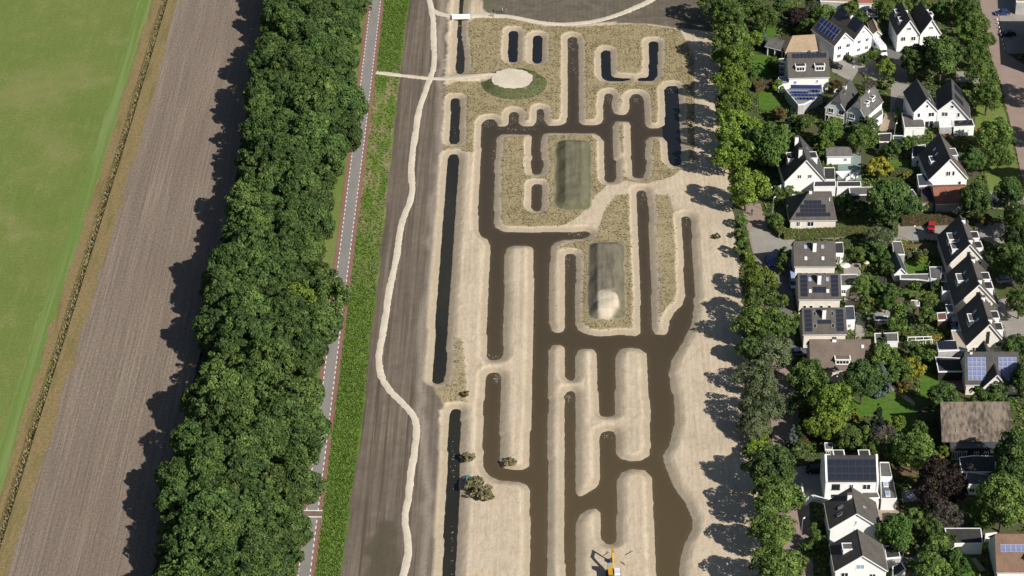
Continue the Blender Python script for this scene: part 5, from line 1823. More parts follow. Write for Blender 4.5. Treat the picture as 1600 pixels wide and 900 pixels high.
# --- tree line between the sand and the village -------------------------------------
G1 = "trees along the edge of the sand"
for row in [
    ('ash', 1118, 6, 27, "dark green leafy tree at the far end of the sand's tree line"),
    ('ash', 1140, 28, 26, "olive tree beside the far dark soil, second from the far end of its line"),
    ('ash', 1166, 12, 24, "leafy tree behind the far end of the tree line, near the top gardens"),
    ('ash', 1146, 62, 27, "broad olive tree facing the twin U-shaped ponds across the sand"),
    ('lime', 1150, 96, 26, "yellow-green tree facing the right-hand U-shaped pond"),
    ('ash', 1128, 84, 18, "lower dark tree leaning over the sand by the U-shaped ponds"),
    ('lime', 1144, 128, 26, "bright yellow-green tree level with the two-dormer house"),
    ('lime', 1144, 164, 29, "large yellow-green tree level with the flat solar annex"),
    ('lime', 1150, 200, 28, "large yellow-green tree touching the round fresh green tree"),
    ('lime', 1146, 238, 28, "yellow-green tree at the bend of the widest canal finger"),
    ('fresh', 1207, 226, 35, "broad fresh green tree beside the tall white-chimney gable house"),
    ('lime', 1166, 292, 29, "round yellow-green tree alone at the head of the pink lane"),
    ('garden', 1158, 345, 11, "small slim tree just below the lone round tree at the lane head"),
    ('shrub', 1161, 366, 12, "bushy sapling beside the lane's paved bend"),
    ('garden', 1158, 388, 13, "small bushy tree beside the lane, above the parked blue car"),
    ('shrublime', 1168, 402, 12, "pale green sapling at the foot of the row, left of the parked blue car"),
    ('lime', 1184, 436, 25, "yellow-green tree left of the blue-white van"),
    ('ash', 1188, 472, 28, "olive tree facing the van house across the lane"),
    ('ash', 1178, 506, 27, "dark leafy tree shading the sand below the van house"),
    ('ash', 1208, 510, 28, "rounded olive tree overhanging the lane by the low solar bar house"),
    ('oak', 1174, 545, 19, "dark tree half hidden under the grey-green willows"),
    ('willow', 1206, 552, 29, "upper grey-green willow level with the red-brown dormer roof"),
    ('willow', 1184, 588, 28, "middle grey-green willow spilling over the sand edge"),
    ('willow', 1190, 634, 34, "largest grey-green willow at the canal's wide bend"),
    ('willow', 1178, 668, 22, "low grey-green willow at the lower end of the willow group"),
    ('shrublime', 1178, 702, 16, "bright green bush between the last willow and the dark round tree"),
    ('shrublime', 1188, 690, 13, "bright green bush touching the last willow"),
    ('oak', 1206, 728, 32, "dark round tree with blue-green leaves facing the black solar villa"),
    ('ash', 1212, 778, 33, "broad green tree beside the white villa's curved garden wall"),
    ('ash', 1206, 832, 29, "green tree between the lane and the sand, level with the white chimney gable"),
    ('ash', 1214, 888, 33, "nearest green tree of the line, beside the pink lane"),
    ('ash', 1178, 925, 22, "tree at the near end of the tree line, partly out of view"),
]:
    k, x, y, r, lab = row
    nm = {'willow': "willow_tree", 'shrub': "shrub", 'shrublime': "shrub"}.get(k, "broadleaf_tree")
    tree(k, nm, x, y, r * (1.1 if 20 < y < 330 and r > 15 else 1.0), label=lab, cat="shrub" if nm == "shrub" else "tree", group=G1, hs=1.02 if y < 330 else (.92 if y < 700 else .86))

# --- village trees and shrubs: kind, px, py, radius px, label -------------------------
VT = [
    ('ash', 1198, 28, 21, "round green tree above the small pale garden ornament"),
    ('copper', 1246, 28, 19, "reddish dark tree in the top gardens behind the veranda"),
    ('gardendark', 1222, 12, 18, "dark green tree left of the reddish tree in the top gardens"),
    ('willow', 1272, 14, 17, "grey-green tree right of the reddish tree in the top gardens"),
    ('ash', 1290, 24, 20, "leafy tree behind the blue solar house"),
    ('gardenlime', 1252, 48, 11, "small yellow-green tree between veranda and long tan roof"),
    ('gardendark', 1262, 42, 17, "dark tree shading the tan roofed long house"),
    ('gardendark', 1346, 28, 13, "dark tree behind the right black solar field"),
    ('gardenlime', 1330, 12, 13, "pale green tree at the top beside the white shed"),
    ('ash', 1384, 12, 17, "green tree beyond the tan roofed garage"),
    ('ash', 1408, 8, 17, "green tree behind the left pale double gable"),
    ('garden', 1440, 8, 17, "green tree behind the pale double gables' valley"),
    ('garden', 1472, 14, 16, "green tree behind the right pale double gable"),
    ('gardenlime', 1462, 12, 9, "yellowish bush behind the right pale double gable"),
    ('lime', 1385, 105, 16, "bright yellow round tree on the paved square"),
    ('oak', 1472, 86, 36, "huge dark green garden tree covering the right pale double gable"),
    ('oak', 1432, 92, 25, "dark green tree left of the huge garden tree"),
    ('garden', 1432, 62, 11, "pointed light green tree in front of the left pale double gable"),
    ('ash', 1512, 12, 24, "top street tree along the pink brick street"),
    ('ash', 1522, 42, 27, "second street tree from the top along the pink brick street"),
    ('ash', 1543, 62, 13, "small street tree at the kerb opposite the dark parked cars"),
    ('ash', 1524, 82, 23, "street tree behind the huge dark garden tree"),
    ('ash', 1534, 114, 24, "street tree beside the corner of the side path"),
    ('ash', 1543, 148, 26, "tall street tree on the green strip beside the twin gables"),
    ('ash', 1556, 210, 27, "street tree on the green strip beside the red flowers"),
    ('ash', 1560, 246, 21, "slender street tree with a pale trunk on the green strip"),
    ('oak', 1522, 250, 19, "dark tree beside the lit roof of the white gabled house"),
    ('oak', 1526, 312, 27, "dense tree covering the end of the terracotta garage"),
    ('oak', 1577, 298, 22, "dark tree over the parked car on the grey drive"),
    ('ash', 1592, 338, 24, "street tree below the grey drive"),
    ('oak', 1592, 372, 24, "dark tree at the frame edge level with the red car"),
    ('oak', 1576, 402, 24, "dark tree shading the lane behind the nearest cream gable dormers"),
    ('oak', 1598, 420, 24, "dark tree above the parked blue car behind the cream gables"),
    ('ash', 1594, 470, 21, "green tree below the parked blue car behind the cream gables"),
    ('gardendark', 1588, 540, 18, "dark tree beside the right pale blue solar field"),
    ('oak', 1610, 590, 24, "dark tree at the corner of the pale blue solar house"),
    ('ash', 1346, 214, 23, "grey-green garden tree in front of the angled pair's balcony"),
    ('gardendark', 1356, 196, 16, "dark shrubby tree touching the angled pair's balcony"),
    ('ash', 1298, 206, 21, "leafy tree in front of the angled left cottage"),
    ('willow', 1324, 214, 21, "grey-green tree in front of the angled right cottage"),
    ('gardenlime', 1304, 192, 11, "yellow-green top of a bush at the angled left cottage wall"),
    ('gardenlime', 1288, 232, 14, "yellow-green bush behind the small white garden house"),
    ('garden', 1395, 232, 15, "round green bush between the dark sheds and the lawn"),
    ('garden', 1418, 226, 12, "green bush beneath the slate grey garden shed"),
    ('gold', 1374, 261, 18, "pale leaved yellow ornamental tree left of the small lawn"),
    ('oak', 1392, 312, 34, "large dark garden tree between the two grey sheds and the hedge"),
    ('garden', 1432, 322, 16, "green bushy tree beside the low dark terracotta-edged shed"),
    ('gardendark', 1322, 318, 18, "dark tree between the stepped solar roof and the grey shed"),
    ('gardendark', 1345, 330, 17, "dark shrubs right of the stepped solar roof"),
    ('willow', 1374, 372, 20, "speckled grey-green tree left of the grey flat garage"),
    ('garden', 1376, 398, 15, "green tree left of the small slate garden house"),
    ('gardendark', 1386, 418, 12, "dark rounded shrub against the small slate garden house"),
    ('garden', 1340, 398, 13, "green tree at the corner of the four-skylight house garden"),
    ('gardendark', 1364, 390, 14, "dark tree behind the speckled tree"),
    ('garden', 1345, 446, 15, "leafy garden tree right of the van house annex"),
    ('garden', 1366, 448, 14, "green garden tree left of the dark slim shed"),
    ('gardendark', 1392, 456, 14, "dark garden tree below the long pergola roof"),
    ('garden', 1352, 470, 10, "green bush above the tiled terrace path"),
    ('garden', 1384, 474, 14, "green bushy tree above the tiled path"),
    ('column', 1403, 500, 13, "tall leafy column tree at the end of the tiled path"),
    ('conifer', 1378, 538, 14, "dark pointed conifer over the grey white-edged shed"),
    ('willow', 1420, 482, 13, "grey bushy tree beside the small pale garden roof"),
    ('garden', 1448, 492, 14, "round green tree in the garden of the red-brown shelter"),
    ('garden', 1452, 470, 13, "green bush in the corner below the long lawn"),
    ('garden', 1464, 448, 10, "green bush under the pale terrace roof"),
    ('ash', 1262, 588, 25, "rounded green tree at the left corner of the red-brown dormer house"),
    ('oak', 1348, 592, 28, "large dark green tree at the right corner of the red-brown dormer house"),
    ('ash', 1378, 558, 22, "green tree behind the blue spruce"),
    ('spruce', 1374, 588, 17, "silver-blue spruce beside the big lawn"),
    ('gold', 1424, 574, 16, "yellow leaved tree right of the blue spruce"),
    ('ash', 1404, 578, 18, "olive tree between the blue spruce and the yellow leaved tree"),
    ('autumn', 1412, 596, 13, "brownish bush under the yellow leaved tree"),
    ('garden', 1452, 556, 11, "green bush left of the dark roofed carport"),
    ('garden', 1432, 552, 14, "grey-green shrubby tree below the white garden frames"),
    ('lime', 1302, 632, 30, "large yellow-green tree left of the big lawn"),
    ('lime', 1290, 664, 22, "lower yellow-green tree joined to the large one beside the lawn"),
    ('gardendark', 1250, 632, 17, "dark tree in the shade between willows and lawn tree"),
    ('gardendark', 1262, 670, 17, "dark shaded tree beside the small blue spruce"),
    ('spruce', 1239, 680, 12, "small silver-blue spruce near the lane"),
    ('garden', 1328, 686, 18, "leafy olive tree below the large yellow-green tree"),
    ('garden', 1354, 680, 14, "green tree right of the flowering yellow bush"),
    ('twig', 1382, 684, 21, "grey leafless bush below the big lawn"),
    ('conifer', 1372, 652, 13, "dark conifer standing on the big lawn"),
    ('gardenlime', 1402, 662, 12, "yellow-leaved bush at the lower edge of the big lawn"),
    ('shrubgold', 1332, 650, 11, "bright yellow flowering bush beside the big lawn"),
    ('ash', 1428, 702, 26, "green leafy tree above the bare earth bed"),
    ('garden', 1400, 706, 16, "darker green tree left of the earth bed tree"),
    ('garden', 1360, 706, 14, "green bush right behind the villa's rear dormers"),
    ('gold', 1462, 716, 9, "small golden-orange bush beside the dark copper tree"),
    ('gardenlime', 1476, 706, 9, "yellow-green bush at the corner of the slate veranda"),
    ('oak', 1476, 618, 20, "dark tree below the lawn of the pale blue solar house"),
    ('autumn', 1492, 626, 15, "reddish shrub below the dark tree by the carport lawn"),
    ('garden', 1532, 622, 16, "round green tree in front of the cream front gable"),
    ('garden', 1556, 626, 12, "green bush right of the cream front gable's round tree"),
    ('garden', 1572, 632, 12, "green bush at the right end of the solar house front garden"),
    ('copper', 1468, 756, 35, "big dark copper beech in the lower gardens"),
    ('twig', 1480, 806, 22, "pale grey leafless tree below the dark copper beech"),
    ('fresh', 1400, 832, 25, "fresh green fruit tree right of the white chimney gable"),
    ('ash', 1568, 782, 34, "large olive garden tree above the brown tiled house"),
    ('ash', 1538, 806, 18, "olive tree left of the large olive garden tree"),
    ('oak', 1590, 712, 32, "dark tree at the right end of the thatched house"),
    ('oak', 1578, 748, 24, "dark tree below the thatch end tree"),
    ('garden', 1424, 808, 14, "autumn-tinted bush above the fresh green fruit tree"),
    ('gardendark', 1458, 828, 15, "dark green round bush left of the flat pavilion"),
    ('garden', 1462, 862, 22, "olive tree above the bottom terrace"),
    ('garden', 1492, 882, 20, "green tree in front of the pavilion lawn"),
    ('ash', 1456, 894, 22, "olive tree at the bottom edge by the pavilion lawn"),
    ('gardendark', 1478, 846, 14, "green bush against the flat pavilion's white wall"),
    ('garden', 1424, 886, 10, "small round tree on the terrace by the wheelie bins"),
    ('column', 1272, 838, 9, "clipped upright bush beside the pink lane"),
    ('shrubdark', 1264, 858, 10, "rounded dark bush beside the pink lane"),
    ('shrub', 1280, 848, 11, "small round bush beside the near white gables' left garden"),
    ('shrubdark', 1296, 862, 9, "dark bush at the left foot of the white chimney gable"),
    ('autumn', 1308, 135, 13, "brown-green shrubs between the two-dormer house and the angled cottages"),
    ('twig', 1358, 134, 12, "dark leafless bush on the edge of the paved square"),
    ('shrub', 1384, 129, 14, "low round planting under the bright yellow tree"),
    ('garden', 1370, 88, 13, "olive bush in front of the white camper van"),
    ('gardendark', 1350, 92, 10, "dark bush in front of the black solar fields house"),
    ('conifer', 1236, 182, 12, "dark conifer left of the flat solar annex garden"),
    ('garden', 1256, 192, 14, "green shrubs in the garden below the flat solar annex"),
    ('autumn', 1218, 178, 12, "brown-green bush left of the dark conifer"),
    ('spruce', 1194, 62, 9, "bluish shrub left of the open veranda"),
    ('garden', 1208, 98, 12, "small tree on the garden lawn left of the two-dormer house"),
    ('shrublime', 1205, 105, 8, "small lime green bush on the lawn left of the dormers"),
    ('gardenlime', 1180, 60, 14, "yellow-green bush left of the veranda garden"),
    ('garden', 1178, 110, 14, "green bush along the fence left of the two-dormer house"),
    ('gardenlime', 1215, 134, 11, "brownish hedge tree left of the glass lean-to"),
    ('garden', 1214, 302, 13, "round clipped tree left of the stepped solar roof"),
    ('garden', 1232, 298, 9, "second clipped round tree behind the stepped solar roof"),
    ('garden', 1212, 345, 14, "green shrubs at the lane corner of the long hedge"),
    ('shrub', 1226, 394, 9, "small bush beside the plain four-skylight house drive"),
    ('column', 1224, 412, 8, "green column bush behind the blue parked car"),
    ('garden', 1224, 470, 11, "small olive tree in the shade beside the van house drive"),
    ('shrubdark', 1292, 472, 9, "round dark bush at the front wall of the van house"),
    ('shrubbrown', 1282, 417, 6, "brownish bush at the front wall of the plain four-skylight house"),
    ('shrubdark', 1296, 419, 7, "dark bush at the front wall of the plain four-skylight house"),
    ('shrub', 1356, 494, 11, "round bush with white blossoms on the tiled terrace"),
    ('column', 1353, 474, 8, "dark green egg-shaped conifer above the terrace path"),
    ('shrubgold', 1361, 470, 6, "thin yellow bush beside the egg-shaped conifer"),
    ('shrubgold', 1341, 480, 5, "small lime yellow bush beside the terrace"),
    ('gold', 1416, 272, 6, "small yellow bush at the corner of the small lawn"),
    ('shrubred', 1533, 206, 8, "red flowering bush beside the green strip"),
    ('shrubred', 1542, 202, 7, "smaller red flowering bush under the street tree"),
    ('autumn', 1540, 344, 12, "brown grassy shrub beside the dark driveway"),
    ('shrubgold', 1571, 403, 5, "tiny lime bush in the dark lane behind the cream gables"),
    ('shrubgrey', 1440, 398, 12, "silvery shrub behind the square lawn"),
    ('shrubgrey', 1418, 398, 9, "silvery shrub beside the yellow hedge"),
    ('gardenlime', 1440, 406, 9, "yellow-green bush behind the square lawn"),
    ('shrub', 1430, 444, 10, "green bush under the long pergola roof"),
    ('shrub', 1402, 552, 9, "small green shrub beside the white-edged shed"),
    ('shrubgrey', 1425, 540, 10, "silver shrub under the white garden frames"),
    ('shrubgold', 1410, 612, 6, "tiny yellow bush beside the lawn path"),
    ('garden', 1318, 640, 14, "olive shrub at the left tip of the big lawn"),
    ('garden', 1250, 702, 13, "green shrubs along the villa's north hedge"),
    ('autumn', 1254, 690, 9, "brownish shrub beside the small blue spruce"),
    ('garden', 1438, 670, 12, "dark green bush between lawn and thatched house"),
    ('gardendark', 1442, 700, 17, "dark tree left of the thatched house"),
    ('gardendark', 1560, 606, 14, "dark bush beside the right solar field's wall"),
]
for k, x, y, r, lab in VT:
    if k == 'garden' and (x * 7 + y * 3) % 5 < 2 and not lab.startswith(('dark', 'olive', 'brown')):
        k = 'gardenfresh'
    nm = {'conifer': "conifer_tree", 'spruce': "spruce_tree", 'copper': "copper_beech"}.get(k, "shrub" if k.startswith("shrub") or r < 11 else "garden_tree")
    tree(k, nm, x, y, r, label=lab, cat="shrub" if nm == "shrub" else "tree", group="trees and shrubs of the village gardens")


# --- hedges: clipped boxes of leaves ---------------------------------------------------
def hedge(label, px, w, h, lm, z0=0.05, n=150, leaf=.22, top=None):
    P = [U(x, y, h * .8) for x, y in px]
    rng = np.random.default_rng(abs(sum(ord(c) for c in label)))
    c = sum(P, Vector()) / len(P)
    o = empty("hedge", (c.x, c.y, z0))
    tag(o, label, "hedge")
    core = MB()
    V, N = [], []
    for a, b in zip(P, P[1:]):
        d = Vector((b.x - a.x, b.y - a.y, 0))
        L = d.length
        d.normalize()
        s = Vector((-d.y, d.x, 0))
        q = lambda t, u: (a.x + d.x * t + s.x * u - c.x, a.y + d.y * t + s.y * u - c.y)
        hw = w / 2 - .12
        f = [q(.1, -hw), q(L - .1, -hw), q(L - .1, hw), q(.1, hw)]
        core.add([(x, y, 0) for x, y in f] + [(x, y, h - .16) for x, y in f], MB.HEX)
        m = int(n * L * (w + 2 * h) / 6)
        for _ in range(m):
            t = rng.random() * L
            r = rng.random() * (w + 2 * h)
            if r < w:
                x, y = q(t, r - w / 2)
                V.append((x, y, h - .08 + rng.normal() * .06))
                N.append((0, 0, 1))
            else:
                sg = -1 if rng.random() < .5 else 1
                x, y = q(t, sg * (w / 2 - .04 + rng.normal() * .05))
                V.append((x, y, rng.random() * h))
                N.append((s.x * sg, s.y * sg, .2))
        for t in (0, L):
            for _ in range(int(n * w * h / 6)):
                x, y = q(t + rng.normal() * .05, (rng.random() - .5) * w)
                V.append((x, y, rng.random() * h))
                N.append((d.x * (1 if t else -1), d.y * (1 if t else -1), .2))
    core.build("branches", M_BARK, o)
    P_, N_ = np.array(V), np.array(N)
    N_ = N_ + rng.normal(size=N_.shape) * .45
    N_ /= np.linalg.norm(N_, axis=1)[:, None]
    u = np.cross(N_, rng.normal(size=N_.shape))
    u /= np.linalg.norm(u, axis=1)[:, None]
    v = np.cross(N_, u)
    s = (leaf * (.6 + .8 * rng.random(len(P_))) * .5)[:, None]
    VV = np.stack([P_ - u * s * 1.2, P_ - v * s, P_ + u * s * 1.2, P_ + v * s], 1).reshape(-1, 3)
    me = np_mesh("foliage", VV, np.arange(len(VV)).reshape(-1, 4), lm)
    attr(me, "tint", np.clip(rng.random(len(P_)) * .75 + .15, 0, 1), 'FACE')
    link("foliage", me, o)
    return o


for k, x, y, r, lab in (('ash', 1632, 128, 30, "street tree beyond the frame edge shading the pink brick street"), ('ash', 1640, 196, 28, "second street tree beyond the frame edge by the green strip"), ('oak', 1640, 262, 26, "third street tree beyond the frame edge")):
    tree(k, "broadleaf_tree", x, y, r, label=lab, cat="tree", group="street trees beyond the frame edge")
hedge("long clipped green hedge in front of the stepped solar roof house", [(1206, 344), (1224, 364), (1352, 358)], 2.4, 1.7, L_YG, n=130)
hedge("reddish brown hedge behind the red car's parking court", [(1408, 342), (1490, 340)], 2.6, 1.9, L_BRN)
hedge("short bright hedge on the south side of the square lawn gardens", [(1420, 461), (1464, 460)], 1.9, 1.5, L_YG)
hedge("clipped green hedge under the small lawn of the yellow ornamental tree", [(1392, 266), (1430, 268)], 2.2, 1.6, L_MID)
hedge("yellow hedge row beside the gravel roofed garage", [(1448, 526), (1476, 526)], 1.3, 1.2, L_YEL)
hedge("upright yellow-green hedge beside the grey flat garage", [(1411, 376), (1413, 388)], 1.1, 1.9, L_YEL)
hedge("dark narrow hedge by the driveway left of the twin gable garage", [(1403, 168), (1401, 184)], 1.3, 1.8, L_MID)
hedge("brown topped hedge block left of the glass lean-to", [(1178, 134), (1208, 130)], 3.2, 1.8, L_BRN)
hedge("green hedge along the north side of the black solar villa's drive", [(1244, 718), (1288, 712)], 1.7, 1.8, L_MID)
hedge("dark hedge along the drive between the black car and the solar house", [(1316, 82), (1330, 92)], 1.4, 1.4, L_OAK)
hedge("ivy-covered fence behind the wheelie bins", [(1404, 860), (1444, 858)], .7, 1.9, L_OAK)
hedge("green hedge at the end of the terrace wall by the nearest white gables", [(1262, 868), (1266, 846)], 1.0, 1.3, L_OAK)
hedge("green hedge between the four-skylight house and the tiled court", [(1322, 376), (1324, 404)], 2.0, 2.2, L_OAK)
hedge("upright green hedge beside the tiled court wall", [(1399, 362), (1399, 346)], 1.3, 2.2, L_MID)

# --- three heaps of dry brush beside the canals
for x, y, r, lab in ((731, 713, 9.5, "small heap of dry brush at the ditch bank"), (797, 720, 9, "small heap of dry brush at the tip of the long sand strip"), (743, 757, 15, "left half of the largest dry brush heap"), (755, 770, 15, "right half of the largest dry brush heap")):
    o = tree('dry', "brush_heap", x, y, r, label=lab, cat="brush heap", group="heaps of dry brush on the sand", hs=.95)
for x, y, lab in ((1120, 369, "dark uprooted bush lying alone on the sand"), (727, 615, "dark dead branches lying in the weeds at the ditch end")):
    tree('shrubbrown', "uprooted_bush", x, y, 6, label=lab, cat="bush", group="uprooted bushes on the sand", hs=.8)


# --- stuff: weeds, verge grass, garden undergrowth ----------------------------------------
def tufts(name, P, s, lm, label, cat, seed=1, blades=3, up=.9):
    rng = np.random.default_rng(seed)
    n = len(P)
    V = []
    for b in range(blades):
        a = rng.random(n) * 2 * math.pi
        t = np.stack([np.cos(a), np.sin(a), np.zeros(n)], 1)
        lean = np.stack([-np.sin(a), np.cos(a), np.zeros(n)], 1) * rng.uniform(.2, .9, n)[:, None]
        w = (s * (.5 + .8 * rng.random(n)))[:, None]
        V.append(np.stack([P - t * w * .5, P + t * w * .5, P + lean * w + np.array([0, 0, 1]) * w * up], 1))
    V = np.concatenate(V).reshape(-1, 3)
    me = np_mesh(name, V, np.arange(len(V)).reshape(-1, 3), lm)
    attr(me, "tint", np.tile(rng.random(n), blades), 'FACE')
    o = link(name, me)
    tag(o, label, cat, kind='stuff')
    return o


rng = np.random.default_rng(3)
m = 150000
ii, jj = rng.integers(2, nxg - 2, m), rng.integers(2, nyg - 2, m)
clmp = vnoise(GX[ii, jj], GY[ii, jj], 1.7, 51) * .6 + vnoise(GX[ii, jj], GY[ii, jj], .8, 52) * .4
keep = rng.random(m) < WD[ii, jj] * sm(clmp, .20, .70)
ii, jj = ii[keep], jj[keep]
P = np.stack([GX[ii, jj] + rng.uniform(-.2, .2, len(ii)), GY[ii, jj] + rng.uniform(-.2, .2, len(ii)), GZ[ii, jj]], 1)
L_WEED = leaf_mat("straw_weeds", (0.130, 0.112, 0.050), (0.250, 0.210, 0.110), (0.400, 0.340, 0.210), .25)
tufts("weeds", P, .34, L_WEED, "straw-coloured pioneer weeds between the canals", "weeds", 5, 3, .45)
# green growth on the round mound's flank
ang, rr_ = rng.random(900) * 2 * math.pi, 6.0 + 2.7 * rng.random(900)
P = np.array([(c3.x + r * math.cos(a), c3.y + r * math.sin(a)) for a, r in zip(ang, rr_)])
P = np.array([(x, y, ground_z(x, y)) for x, y in P if abs(y - cw0.y) > 2 or x > c3.x])
tufts("mound_grass", P, .20, L_MID, "green growth around the foot of the round mound", "grass", 6)
# tall verge grass right of the road
m = 26000
yv = rng.uniform(-134, 165, m)
fx = rng.random(m)
xa, xb = np.interp(yv, YS, X_RR) + .15, np.interp(yv, YS, X_PL) - .1
x = xa + (xb - xa) * fx
wr_n = np.interp(yv, [_yw[3] - 10, _yw[2] - 5, _yw[1], _yw[0] - 4, _yw[0] + 12, _yw[0] + 30], [0, 0.35, 0.9, 1.0, 0.3, 0.15])
cl = vnoise(x, yv, 2.2, 61) if False else np.array([0.0])
keep = rng.random(m) > .85 * wr_n
pth = U(620, 117)
keep &= np.abs(yv - pth.y) > 1.3
P = np.stack([x, yv, np.full(m, 0.0)], 1)[keep]
L_GRS = leaf_mat("verge_blades", (0.065, 0.125, 0.014), (0.125, 0.205, 0.026), (0.200, 0.275, 0.060), .35)
tufts("verge_grass", P, .42, L_GRS, "tall fresh grass on the verge beside the road", "grass", 8, 3, .55)
# undergrowth of the gardens
m = 52000
x, y = rng.uniform(XV + .5, U(1640, 200).x, m), rng.uniform(-120, 150, m)
inv = x < U(1640, 450).x + 14
clv = np.array([0.0])
dens = vnoise(x[:, None], y[:, None], 5.0, 71)[:, 0] * .6 + vnoise(x[:, None], y[:, None], 1.8, 72)[:, 0] * .4
keep = inv & (dens > .44)
for poly in PAVED:
    keep &= ~inside(poly, x, y)
x, y = x[keep], y[keep]
P = np.stack([x, y, .05 + rng.random(len(x)) * .5 * sm(dens[keep], .45, .7)], 1)
sel = vnoise(P[:, :1], P[:, 1:2], 3.0, 83)[:, 0]
for nm_, lm_, q_, lab_ in (("garden_undergrowth", L_MID, sel < .52, "mixed green low planting and ground cover between the gardens"), ("garden_undergrowth", L_YG, (sel >= .52) & (sel < .70), "yellow-green low planting in patches between the gardens"), ("garden_undergrowth", L_BRI, sel >= .70, "fresh green low planting in patches between the gardens")):
    tufts(nm_, P[q_], .62, lm_, lab_, "ground cover", 9, 3, .6)
# rank growth along the field ditch
yv = rng.uniform(-134, 165, 4000)
x = np.interp(yv, YS, XD) + rng.normal(size=4000) * .6
P = np.stack([x, yv, np.full(4000, -.35)], 1)
tufts("ditch_weeds", P, .42, L_DRY, "brown rank growth along the narrow field ditch", "weeds", 10)

# ---------------------------------------------------------------- vehicles
def paint(name, c, rough=0.25, metal=0.3):
    return mat(name, c, tuple(v * .9 for v in c), 1.0, rough, .6, metal=metal)


M_LIGHT = mat("headlamp_glass", (0.75, 0.76, 0.78), None, 2.0, .15, .8)
M_TAIL = mat("tail_lamp_red", (0.35, 0.02, 0.02), None, 2.0, .2, .6)


def hull(b, secs):
    """loft of rectangles: secs = [(x, half width, z0, z1)]"""
    vs, fs = [], []
    for x, w, z0, z1 in secs:
        vs += [(x, -w, z0), (x, w, z0), (x, w * .94, z1), (x, -w * .94, z1)]
    n = len(secs)
    for i in range(n - 1):
        k = 4 * i
        fs += [(k, k + 4, k + 5, k + 1), (k + 1, k + 5, k + 6, k + 2), (k + 2, k + 6, k + 7, k + 3), (k + 3, k + 7, k + 4, k)]
    fs += [(0, 1, 2, 3), (4 * n - 1, 4 * n - 2, 4 * n - 3, 4 * n - 4)]
    return b.add(vs, fs)


def wheel_mesh(r, w):
    b = MB().tube((0, -w / 2, 0), (0, w / 2, 0), r, r, 14)
    return b.mesh("wheel", M_RUBBER)


def wheels(o, xs, hw, r=.32):
    wm = shared(("wheel", r), lambda: wheel_mesh(r, .21))
    rm = shared(("rim", r), lambda: MB().tube((0, -.115, 0), (0, .115, 0), r * .62, r * .62, 10).mesh("rim", M_STEEL))
    for x in xs:
        for sg in (-1, 1):
            w = link("wheel", wm, o, (x, sg * (hw - .1), r))
            link("rim", rm, w)


def car(label, x, y, heading, col, L=4.3, wd=1.78, h=1.46, van=False, group="parked cars"):
    p = U(x, y, .6)
    o = empty("parked_car", (p.x, p.y, .09), heading)
    tag(o, label, "car", group)
    a, w = L / 2, wd / 2
    m = paint(col[0], col[1])
    hull(MB(), [(-a, w * .86, .34, .72), (-a + .12, w * .95, .26, .86), (-a + .9, w, .22, .92), (a - 1.5, w, .22, .92), (a - .35, w * .94, .24, .76), (a - .05, w * .86, .30, .62), (a, w * .78, .36, .56)]).build("body", m, o)
    if van:
        g = [(-a + .08, w * .9, .88, h - .1), (-a + .2, w * .9, .9, h), (a - 1.6, w * .9, .9, h), (a - .85, w * .9, .9, .95)]
    else:
        g = [(-a + .22, w * .88, .86, .92), (-a + .75, w * .86, .9, h - .06), (-.1, w * .86, .9, h), (.35, w * .86, .9, h - .04), (a - 1.25, w * .88, .9, .93)]
    hull(MB(), g).build("windows", M_GLASS, o)
    x0, x1 = (-a + .2, a - 1.7) if van else (-a + .78, .38)
    MB().frustum((x0, x1, -w * .83, w * .83), (x0 + .12, x1 - .12, -w * .74, w * .74), h - .06, h + .03).build("roof", m, o)
    for sg in (-1, 1):
        hl = MB().box(a - .16, a - .01, sg * w * .62 - .16, sg * w * .62 + .16, .52, .66).build("headlight", M_LIGHT, o)
        MB().box(-a - .01, -a + .1, sg * w * .68 - .12, sg * w * .68 + .12, .62, .80).build("tail_light", M_TAIL, o)
        MB().box(.62, .78, sg * w * .97 - .08, sg * w * .97 + .08, .92, 1.06).build("mirror", m, o)
    wheels(o, (-a + .82, a - .85), w)
    return o


BLUE, BLACK, RED_, SILV, DKB, WHT, LBL = ("navy_car_paint", (0.03, 0.05, 0.16)), ("black_car_paint", (0.012, 0.013, 0.015)), ("red_car_paint", (0.55, 0.03, 0.035)), ("silver_car_paint", (0.42, 0.44, 0.47)), ("dark_blue_car_paint", (0.025, 0.04, 0.085)), ("white_car_paint", (0.78, 0.79, 0.80)), ("pale_blue_car_paint", (0.30, 0.38, 0.55))
PI = math.pi
car("navy blue car parked in the bay at the top of the pink brick street", 1566, 20, PI + .12, BLUE)
car("black car parked in the shade of the bay beside the pink brick street", 1575, 53, PI + .12, BLACK)
car("black car in front of the blue solar house on the paved square", 1305, 103, -.35, BLACK)
car("red car alone on the grey parking court below the brown hedge", 1455, 355, -PI / 2 - .15, RED_)
car("blue car parked where the pink lane bends, facing the camera", 1203, 408, -PI / 2 + .15, ("blue_car_paint", (0.06, 0.12, 0.32)))
car("pale blue car in the shaded drive of the red-brown dormer house", 1249, 551, 0.05, LBL)
car("black car in the walled drive of the white solar villa", 1277, 734, 0.02, BLACK, 4.8, 1.85)
car("dark car under the tree on the grey drive beside the green strip", 1561, 318, 2.6, DKB)
car("silver-blue car under the trees behind the cream gable row", 1571, 437, .15, ("steel_blue_car_paint", (0.16, 0.21, 0.30)))
car("silver-blue car tucked behind the third cream gable, by the red-brown shelter", 1491, 507, -PI / 2, ("grey_blue_car_paint", (0.22, 0.26, 0.34)), 4.3, 1.78, 1.6, True)
car("white car nose out beside the lane, next to the low solar bar house", 1215, 499, -PI / 2 + .3, WHT)
car("dark blue car beside the lit roof of the right twin gable", 1507, 168, -PI / 2 + .5, ("slate_blue_car_paint", (0.10, 0.12, 0.2)))
